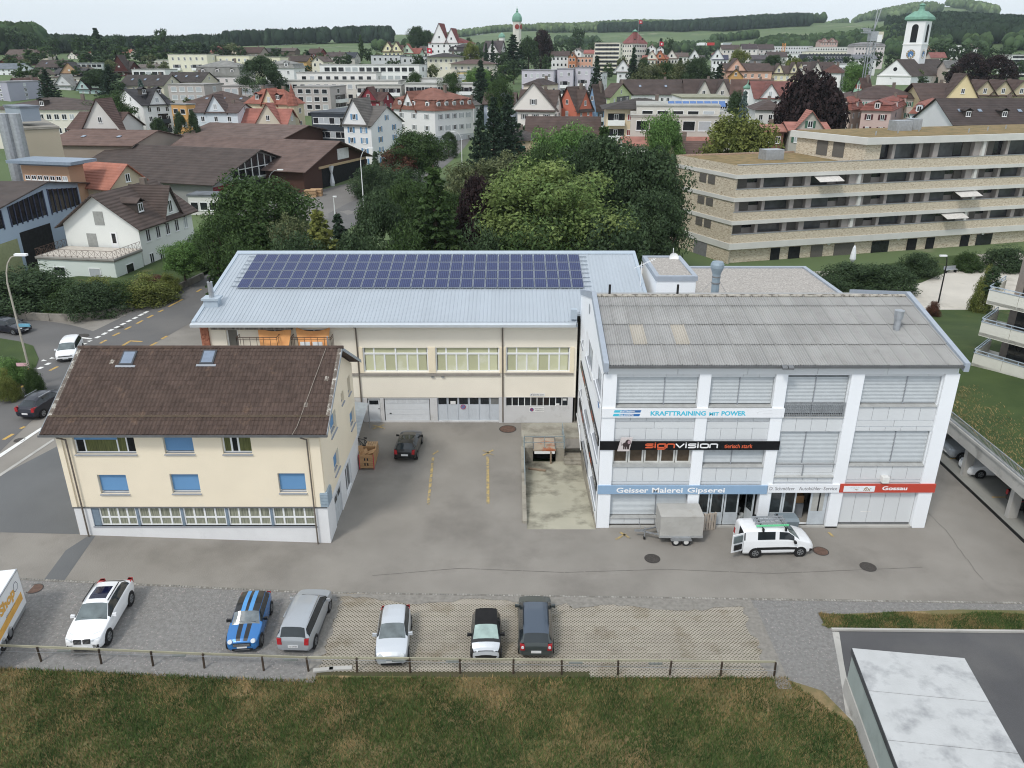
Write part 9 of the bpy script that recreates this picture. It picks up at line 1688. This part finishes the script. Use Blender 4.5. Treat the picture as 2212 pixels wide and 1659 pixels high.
# ================================================================ trees: the belt behind the workshop, then the gardens and hills
def TR(lst,group=None):
 for a in lst:tree(*a[:7],group=group,**(a[7]if len(a)>7 else{}))
TR([
('b_green',556,388,98,175,'broadleaf_tree','big dark green broadleaf tree between the villa and the metal roof'),
('b_green',478,468,92,90,'broadleaf_tree','smaller green tree at the left foot of the big broadleaf tree'),
('s_green',462,526,77,62,'spruce_tree','slim young spruce at the left corner of the metal roof'),
('s_green',560,486,82,110,'spruce_tree','drooping green spruce just behind the left end of the solar panels'),
('b_olive',622,470,90,80,'broadleaf_tree','grey green leafy tree between the drooping and the golden conifer'),
('s_gold',686,461,84,104,'conifer_tree','golden yellow conifer behind the metal roof'),
('s_dark',728,465,88,74,'conifer_tree','dark small conifer to the right of the golden conifer'),
('d_dark',818,418,90,128,'yew_tree','dome shaped blackish yew behind the middle of the metal roof'),
('b_green',880,394,104,92,'broadleaf_tree','leafy green tree half hidden behind the drooping spruce'),
('s_green',936,366,87,138,'spruce_tree','tall drooping yellow green spruce near the middle of the roof ridge'),
('d_cop',1030,384,92,98,'copper_beech','dark reddish brown shrub like beech left of the chestnut'),
('b_chest',1186,358,90,252,'chestnut_tree','big yellow green chestnut tree behind the right half of the metal roof'),
('b_dark',1296,300,104,160,'broadleaf_tree','tall dark green tree right behind the chestnut'),
('s_green',1306,278,112,90,'larch_tree','tall feathery larch rising between the chestnut and the dark beech'),
('b_dark',1392,322,100,150,'beech_tree','spreading dark beech beside the brick apartment corner'),
('b_dark',1418,420,92,110,'beech_tree','low dark beech boughs beside the lift head'),
('b_fresh',1222,277,128,120,'broadleaf_tree','fresh green round tree behind the chestnut near the barn'),
('b_olive',1098,335,128,120,'broadleaf_tree','olive grey bushy tree in front of the apricot cottage'),
('b_olive',1020,352,126,110,'broadleaf_tree','loose olive tree left of the reddish beech'),
('b_green',1168,318,122,90,'broadleaf_tree','green tree in front of the brown barn'),
('b_yel',1598,252,150,126,'maple_tree','yellow green maple behind the brick apartments'),
('b_fresh',1437,250,152,70,'broadleaf_tree','fresh green tree before the greige flats'),
('b_olive',1440,330,124,50,'broadleaf_tree','thin olive tree before the rust roofed white house'),
('u_green',520,520,80,120,'understorey_bush','dark understorey at the left end of the roof ridge'),('u_dark',640,508,80,130,'understorey_bush','dark understorey below the golden conifer'),('u_dark',770,505,82,120,'understorey_bush','dark understorey below the blackish yew'),('u_green',875,500,82,110,'understorey_bush','green understorey left of the drooping spruce'),('u_dark',1045,500,82,110,'understorey_bush','dark understorey below the reddish beech'),('u_green',1170,490,82,200,'understorey_bush','green lower boughs under the chestnut'),('u_dark',1320,470,84,170,'understorey_bush','dark lower boughs between chestnut and beech'),('b_green',1350,350,108,130,'broadleaf_tree','green tree filling the gap between larch and beech'),('b_green',1105,400,104,100,'broadleaf_tree','green tree between the reddish beech and the chestnut'),('b_green',985,420,108,70,'broadleaf_tree','small green tree on the lawn behind the drooping spruce'),
('s_dark',1036,240,174,52,'spruce_tree','dark spruce by the distant road, the left of three'),
('s_dark',1066,212,184,62,'spruce_tree','dark spruce by the distant road, the middle of three'),
('s_dark',1098,206,190,64,'spruce_tree','dark spruce by the distant road, the right of three'),
('b_green',902,286,176,98,'broadleaf_tree','round green tree beside the white house with blue shutters'),
('b_rust',858,318,172,66,'japanese_maple','rusty brown tree before the round green tree'),
('c_dark',810,328,170,14,'cypress_tree','small pointed cypress in the hedge by the blue shuttered house'),
('d_dark',968,286,215,36,'broadleaf_tree','small round tree before the mansard house'),
('b_fresh',388,527,96,66,'ball_tree','ball shaped fresh green tree beside the pale green villa side'),
('w_cop',1762,161,200,128,'copper_beech','weeping copper beech, nearly black, above the small grey house'),
('d_cop',2100,116,334,74,'copper_beech','round black red beech beside the church, the left of two'),('d_cop',2162,120,338,76,'copper_beech','round black red beech beside the church, the right of two'),
('d_cop',1171,66,520,46,'copper_beech','tall purple black beech to the right of the slender clock tower'),
('d_dark',560,124,300,98,'lime_tree','huge dark dome shaped tree among the white flats'),
('s_blue',1610,200,186,44,'blue_spruce','grey blue spruce with brown cones left of the white house'),('b_dark',1592,200,206,34,'pine_tree','dark rounded pine behind the grey blue spruce'),
('w_green',1142,82,500,40,'weeping_tree','dark weeping tree between the clock tower and the purple beech'),('s_dark',1108,76,490,50,'conifer_tree','large dark conifer covering the foot of the clock tower'),
('b_green',236,205,225,72,'broadleaf_tree','bushy green tree left of the white four storey house'),('s_dark',95,150,300,40,'spruce_tree','dark spruce in front of the white round window house'),('s_dark',231,140,320,44,'spruce_tree','tall dark spruce on the slope left of the gabled twins'),('b_dark',208,150,330,50,'broadleaf_tree','dark broad tree beside the tall spruce on the slope'),('s_blue',302,172,262,30,'blue_spruce','blue spruce behind the dark slate roof'),
('b_fresh',276,262,206,30,'young_tree','bright young tree at the corner of the white four storey house'),('b_dark',338,256,210,30,'young_tree','dark young tree before the balconies of the white four storey house'),('d_dark',386,244,204,32,'clipped_tree','round clipped tree by the ochre yellow house, the left of two'),('d_dark',414,242,203,26,'clipped_tree','round clipped tree by the ochre yellow house, the right of two'),
('s_dark',1370,104,330,30,'spruce_tree','dark spruce in front of the cream office tower'),('b_dark',1392,126,334,26,'broadleaf_tree','rounded dark tree beside the spruce before the office tower'),('s_dark',1290,122,326,30,'pine_tree','dark pine left of the office tower'),
('b_olive',1402,138,330,60,'willow_tree','pale olive willow in the park below the three gables'),('b_green',1440,136,332,50,'broadleaf_tree','green park tree right of the pale willow'),('b_olive',1478,132,326,44,'broadleaf_tree','olive park tree below the white houses'),('b_dark',1510,126,322,54,'broadleaf_tree','tall dark park tree left of the ochre gable'),('s_dark',1556,140,312,44,'pine_tree','dark pine in front of the ochre gable'),
('b_yel',1598,108,480,34,'broadleaf_tree','yellowish round tree above the long peach house'),('b_yel',1716,127,400,36,'broadleaf_tree','yellowish tree behind the pale yellow row'),('b_fresh',1852,138,300,42,'broadleaf_tree','fresh green tree to the left of the tower crane'),('b_dark',1672,120,430,34,'broadleaf_tree','dark tree before the long white flat hall'),('c_green',778,76,560,9,'poplar_tree','single slim poplar before the left wood'),
('b_green',975,158,300,40,'broadleaf_tree','green tree between the stepped flats and the yellow box house'),('s_dark',1038,132,280,46,'conifer_tree','blue green conifer beside the yellow box house'),('b_green',1080,172,250,46,'broadleaf_tree','green tree above the lavender blue house'),('b_fresh',1030,148,330,50,'broadleaf_tree','light green shrubs in front of the yellow box house'),('b_green',895,157,312,30,'broadleaf_tree','green tree at the end of the white stepped flats'),('b_yel',1018,92,470,30,'broadleaf_tree','yellow green tree above the bungalow on the hill'),('s_dark',1050,94,440,16,'cypress_tree','slim dark cypress by the steep roofed villa'),('s_dark',1064,88,446,16,'cypress_tree','second slim dark cypress by the steep roofed villa'),('b_dark',900,58,700,34,'oak_tree','big dark oak group tree on the green hill crest'),('b_dark',1012,82,640,14,'oak_tree','small lone tree on the ridge right of the red roofed school'),('b_dark',922,66,760,20,'oak_tree','dark oak beside the big one on the green crest'),
])
TR([('u_dark',30,587,87,170,'garden_bush','dark green bush mass at the left end of the villa garden'),('u_dark',92,592,87,110,'garden_bush','tall dark bush in front of the blue workshop door'),('u_green',130,612,86,90,'garden_bush','olive green bush before the left annexe window'),('u_dark',188,612,84.5,110,'garden_bush','broad dark bush close to the garden wall'),('u_gold',214,600,88,100,'garden_bush','yellow green bush below the annexe corner window'),('u_gold',304,595,89,100,'garden_bush','rounded golden green bush at the right corner of the villa annexe'),('u_green',258,610,87,70,'garden_bush','green bush between the two golden ones'),('u_gold',360,592,93,44,'garden_bush','small golden bush beside the ball shaped tree'),('u_rust',330,600,97,60,'garden_bush','reddish bush below the pale green villa side'),('u_green',420,520,104,70,'garden_bush','green bush right of the ball shaped tree'),('u_fresh',444,492,108,70,'garden_bush','fresh green bush by the sawmill street corner'),('u_fresh',14,775,64,50,'island_bush','light green bush on the road island'),('u_green',62,790,62,34,'island_bush','green weeds at the lamp post on the road island'),('u_gold',4,800,60.5,40,'island_bush','yellow flowering bush at the left edge of the road island')],'bushes of the villa garden and road island')
TR([('u_dark',1850,572,99,120,'garden_hedge','dark hedge in front of the brick ground floor near the parasol'),('u_dark',1925,575,97,100,'garden_hedge','dark hedge dividing the two small gardens'),('u_dark',1790,600,94,80,'garden_hedge','dark hedge at the corner of the pale plaza'),('u_dark',1990,548,104,70,'garden_hedge','dark hedge behind the garden bench'),('u_green',2100,545,107,50,'garden_hedge','round shrub beside the passage in the brick building'),('u_dark',2180,535,108,80,'garden_hedge','dark shrub at the right end of the brick building'),('u_dark',806,356,164,80,'garden_hedge','dark clipped hedge before the blue shuttered house'),('u_dark',868,362,160,90,'garden_hedge','dark clipped hedge along the sawmill road'),('u_gold',2140,580,88,40,'garden_bush','pale yellow bush behind the balcony flats'),('c_dark',2152,578,62.5,26,'potted_conifer','potted dark conifer on the top balcony of the flats',dict(base=9.4)),('u_rust',2020,652,86,24,'rose_bush','red flowering bush on the lawn behind the corrugated roof'),('u_rust',1990,665,84,20,'rose_bush','small red flowering bush on the lawn nearest the corrugated roof')],'hedges and shrubs')
# gardens of the hillside: single trees between the houses
UN=[('f_broad','b'),('f_dark','b'),('f_fresh','b'),('f_spr','s')]
HT='105,82,620,34,1;170,78,560,40,1;40,60,760,40,1;60,68,740,30,1;75,100,560,50,0;205,62,640,26,3;225,82,600,34,1;250,75,640,30,1;312,78,620,44,1;350,62,760,26,1;340,100,560,40,0;140,130,470,30,1;190,108,520,46,1;222,118,500,40,1;260,100,540,40,0;300,105,540,34,1;96,145,440,34,1;30,126,480,40,0;60,120,500,40,1;130,150,440,20,3;280,130,470,30,0;320,118,500,26,2;352,138,420,20,2;300,152,400,24,0;196,152,400,30,1;240,158,370,40,1;100,172,352,26,0;250,176,300,30,1;390,92,560,40,1;420,90,580,34,1;440,96,560,26,3;474,92,600,34,1;500,94,600,30,2;520,100,560,20,1;590,104,620,24,1;620,110,560,18,0;660,108,580,20,0;690,118,520,20,2;624,138,400,40,0;650,140,396,34,1;664,110,560,14,3;720,112,540,18,3;792,104,560,16,1;800,112,520,24,1;850,130,430,26,1;902,118,430,18,1;912,124,420,14,3;935,140,390,20,2;960,128,430,30,1;1000,112,480,30,1;1030,128,430,26,0;990,100,520,30,1;1040,110,470,24,1;1086,112,460,26,1;1090,140,380,36,0;1064,150,350,34,1;1110,128,420,30,1;1180,118,460,20,1;1206,92,640,26,1;1234,82,760,26,1;1244,60,820,30,1;1296,88,680,36,1;1320,100,600,20,2;1344,122,470,18,2;1366,124,470,16,0;1400,106,640,16,3;1428,84,760,16,3;1444,82,780,20,1;1476,116,560,26,1;1500,110,600,30,1;1520,104,720,34,1;1560,104,660,26,1;1590,114,560,20,1;1610,120,520,24,0;1630,104,700,26,1;1660,112,640,20,3;1688,110,640,26,1;1706,118,560,20,0;1740,124,500,26,1;1768,120,520,22,1;1800,126,470,22,0;1830,122,500,24,1;1870,122,480,24,1;1890,110,560,26,1;1930,118,520,30,1;2020,96,620,40,1;2050,88,660,44,1;2080,96,640,34,1;2110,92,640,40,1;2150,104,560,40,1;2190,98,600,36,1;2040,126,440,40,1;2060,140,400,26,0;1960,134,440,24,1;2205,130,460,26,1;1600,126,470,18,2;1470,126,460,20,3;1380,98,690,20,1;1284,98,640,20,1'
for s in HT.split(';'):
 u,v,r,w,k=s.split(','); k=int(k); tree(UN[k][0],float(u),float(v),float(r),float(w),'garden_conifer' if k==3 else 'garden_tree',('round green tree in the hillside gardens','dark green tree among the houses of the hillside','pale green tree in the hillside gardens','pointed dark conifer among the houses of the hillside')[k],'garden trees of the town',asp=1.)
HC=[(o.location.x,o.location.y)for o in SC.objects if o.type=='EMPTY' and o.get('category')and o.location.y>150 and 'tree' not in o['category']and 'lamp' not in o['category']]
rg=random.Random(11); k=0
while k<185:
 d=rg.uniform(190,620); q=rg.uniform(-.6,.6); x,y=d*math.sin(math.atan(q)),d*math.cos(math.atan(q)); u=CX+q/math.cos(PITCH)*F
 if min((x-a)**2+(y-b)**2 for a,b in HC)<130 or abs(u-1000)<60 and d<330 or(d<230 and u<830):continue
 i=rg.choice((0,0,1,1,1,2,3)); t=thing('garden_conifer' if i==3 else 'garden_tree',(x,y,tg(x,y)-.3),('round green tree in the hillside gardens','dark green tree among the houses of the hillside','pale green tree in the hillside gardens','pointed dark conifer among the houses of the hillside')[i],'tree',rg.uniform(0,6),'garden trees of the town'); LOC[t.name]=Vector((0,0,0)); s=rg.uniform(.45,.95); me,tm,_q=TREE[UN[i][0]]; put('crown',me,t,scale=(s,s,s*rg.uniform(.8,1.1))); put('trunk',tm,t,scale=(s,s,s)); k+=1
HB=[(o,o.location.x/max(o.location.y,1),o.location.y)for o in SC.objects if o.type=='EMPTY' and o.get('category')and o.location.y>150 and o['category']not in('tree','hedge','bush','street lamp','flag','lorry','crane')]; seen={}
for o in[o for o in SC.objects if o.get('group')=='garden trees of the town']:
 t0,y0=o.location.x/o.location.y,o.location.y; h,t1,y1=min(HB,key=lambda q:(q[0].location-o.location).length); rel=('in front of' if y0<y1 else 'behind')if abs(t0-t1)*y0<6 else('left of' if t0<t1 else 'right of')
 l=h['label']
 for w in(' with ',' behind ',' under ',' beside ',' below ',' before ',' to the ',' over ',' in front ',' among ',' against ',' right of ',' left of ',' next to '):
  if w in l[12:]and len(l[:l.index(w,12)].split())>3:l=l[:l.index(w,12)]
 q=l.split()[:8]
 while q[-1].strip(',')in('a','the','and','with','on','of','next','its','or','to','in','white','tan','left','right','violet','dark','grey','beside','middle'):q.pop()
 l=' '.join(q).rstrip(','); k=o['label'].split(' tree')[0].split(' conifer')[0]+(' conifer' if 'conifer' in o['label']else ' tree'); b=(k,rel,l); n=seen[b]=seen.get(b,0)+1
 o['label']=('','second ','third ','fourth ','fifth ','sixth ','seventh ','eighth ')[min(n-1,7)]+k+' '+rel+' the '+l
 # woods: many small trees joined, planted by bearing and distance
def wood(name,n,t0,t1,d0,d1,h,con,m,inside=None,seed=5,kind='forest'):
 rg=np.random.default_rng(seed); V=[]; Q=[]; base=0; dd=np.sqrt(rg.uniform(d0**2,d1**2,n)); tt=rg.uniform(t0,t1,n); ang2=np.arctan(tt); X,Y=dd*np.sin(ang2),dd*np.cos(ang2)
 keep=np.ones(n,bool)if inside is None else inside(tt,dd); X,Y,dd=X[keep],Y[keep],dd[keep]; Z=terr(X,Y); isc=rg.random(len(X))<con; k=8
 for i in range(len(X)):
  hh=h*rg.uniform(.7,1.2); a=np.arange(k)*2*math.pi/k+rg.uniform(0,6)
  prof=((.16,.08),(.24,.2),(.17,.42),(.2,.44),(.11,.7),(.0,1))if isc[i]else((.1,.1),(.3,.28),(.36,.52),(.3,.76),(.16,.94),(0,1))
  for(pr,pz_)in prof:rr=pr*hh*rg.uniform(.75,1.25,k); V.append(np.stack([X[i]+rr*np.cos(a),Y[i]+rr*np.sin(a),Z[i]+hh*(pz_+rg.uniform(-.04,.04,k))],1))
  for j in range(5):b=base+j*k; q=np.arange(k); Q.append(np.stack([b+q,b+(q+1)%k,b+k+(q+1)%k,b+k+q],1))
  base+=6*k
 o=put(name,npmesh(name,np.concatenate(V),np.concatenate(Q),m)); o['kind']='stuff'; return o
F1=mat('forest_dark',c8(46,62,44),rough=.95,var=0,scale=.05,coord='World',col2=c8(34,48,38),island=.35,bump=1,bscale=.7,spec=.1); F2=mat('forest_mixed',c8(70,90,52),rough=.95,var=0,scale=.03,coord='World',col2=c8(46,66,42),island=.4,bump=1,bscale=.7,spec=.1); F3=mat('forest_light',c8(104,122,76),rough=.95,var=0,scale=.02,coord='World',col2=c8(72,92,58),island=.35,bump=1,bscale=.6,spec=.1)
cw_=lambda t,a,b:(t>a)&(t<b)
wood('forest',2600,-.68,-.33,930,1120,14.5,.8,F1,lambda t,d:d>930+60*np.sin(t*40),1); wood('forest',520,-.68,-.55,880,1000,23,.35,F2,None,2); wood('forest',900,-.44,-.35,1150,1300,14,.8,F1,None,3)
wood('forest',2800,-.335,-.14,1250,1420,19,.8,F1,lambda t,d:((t<-.215)|(t>-.205))&(d>1230+500*np.clip(t+.17,0,1)),4); wood('forest',1300,-.1,.06,2350,2560,17,.2,F3,None,5)
wood('forest',2800,.03,.30,2150,2560,18,.3,F3,lambda t,d:(t<.14)|(d>2300),6); wood('forest',4600,.10,.345,1850,2160,20,.6,F1,lambda t,d:d>2100-1500*(t-.10)+np.where(t>.27,(t-.27)*3000,0)+25*np.sin(t*120),7); wood('forest',900,.2,.36,2100,2400,20,.3,F2,None,8)
wood('treeline',900,.0,.38,1150,1230,12,.2,F2,lambda t,d:np.sin(t*90)+np.sin(t*37+1)>-.2,9); wood('treeline',520,.02,.3,1500,1560,13,.2,F2,lambda t,d:np.sin(t*70+2)+np.sin(t*31)>.35,10)
wood('forest',2400,.30,.56,2900,3450,24,.2,F3,lambda t,d:np.sin(t*60+d*.004)>-.45,11); wood('forest',5600,.435,.66,1030,1560,15,.6,F1,lambda t,d:d>1060+120*np.clip(.5-t,0,1),12); wood('forest',1200,.30,.47,1080,1260,14,.5,F2,lambda t,d:d>1070,13); wood('forest',600,.44,.66,980,1080,12,.1,F2,lambda t,d:np.sin(t*130)>-.3,14)
wood('treeline',300,-.16,.0,900,960,11,.2,F2,lambda t,d:np.sin(t*150)>.0,15)
# ---------------------------------------------------------------- air
hz_m=bpy.data.materials.new('haze_air'); hz_m.use_nodes=True; hn=hz_m.node_tree; hn.nodes.clear(); ho=_n(hn,'ShaderNodeOutputMaterial'); hv=_n(hn,'ShaderNodeVolumePrincipled')
hv.inputs['Color'].default_value=(.76,.87,.98,1); hv.inputs['Density'].default_value=.000065; hv.inputs['Anisotropy'].default_value=.2; hn.links.new(hv.outputs[0],ho.inputs['Volume'])
o=MB().box(-4200,-300,-6,4200,5300,262).build('haze',hz_m); o['kind']='stuff'
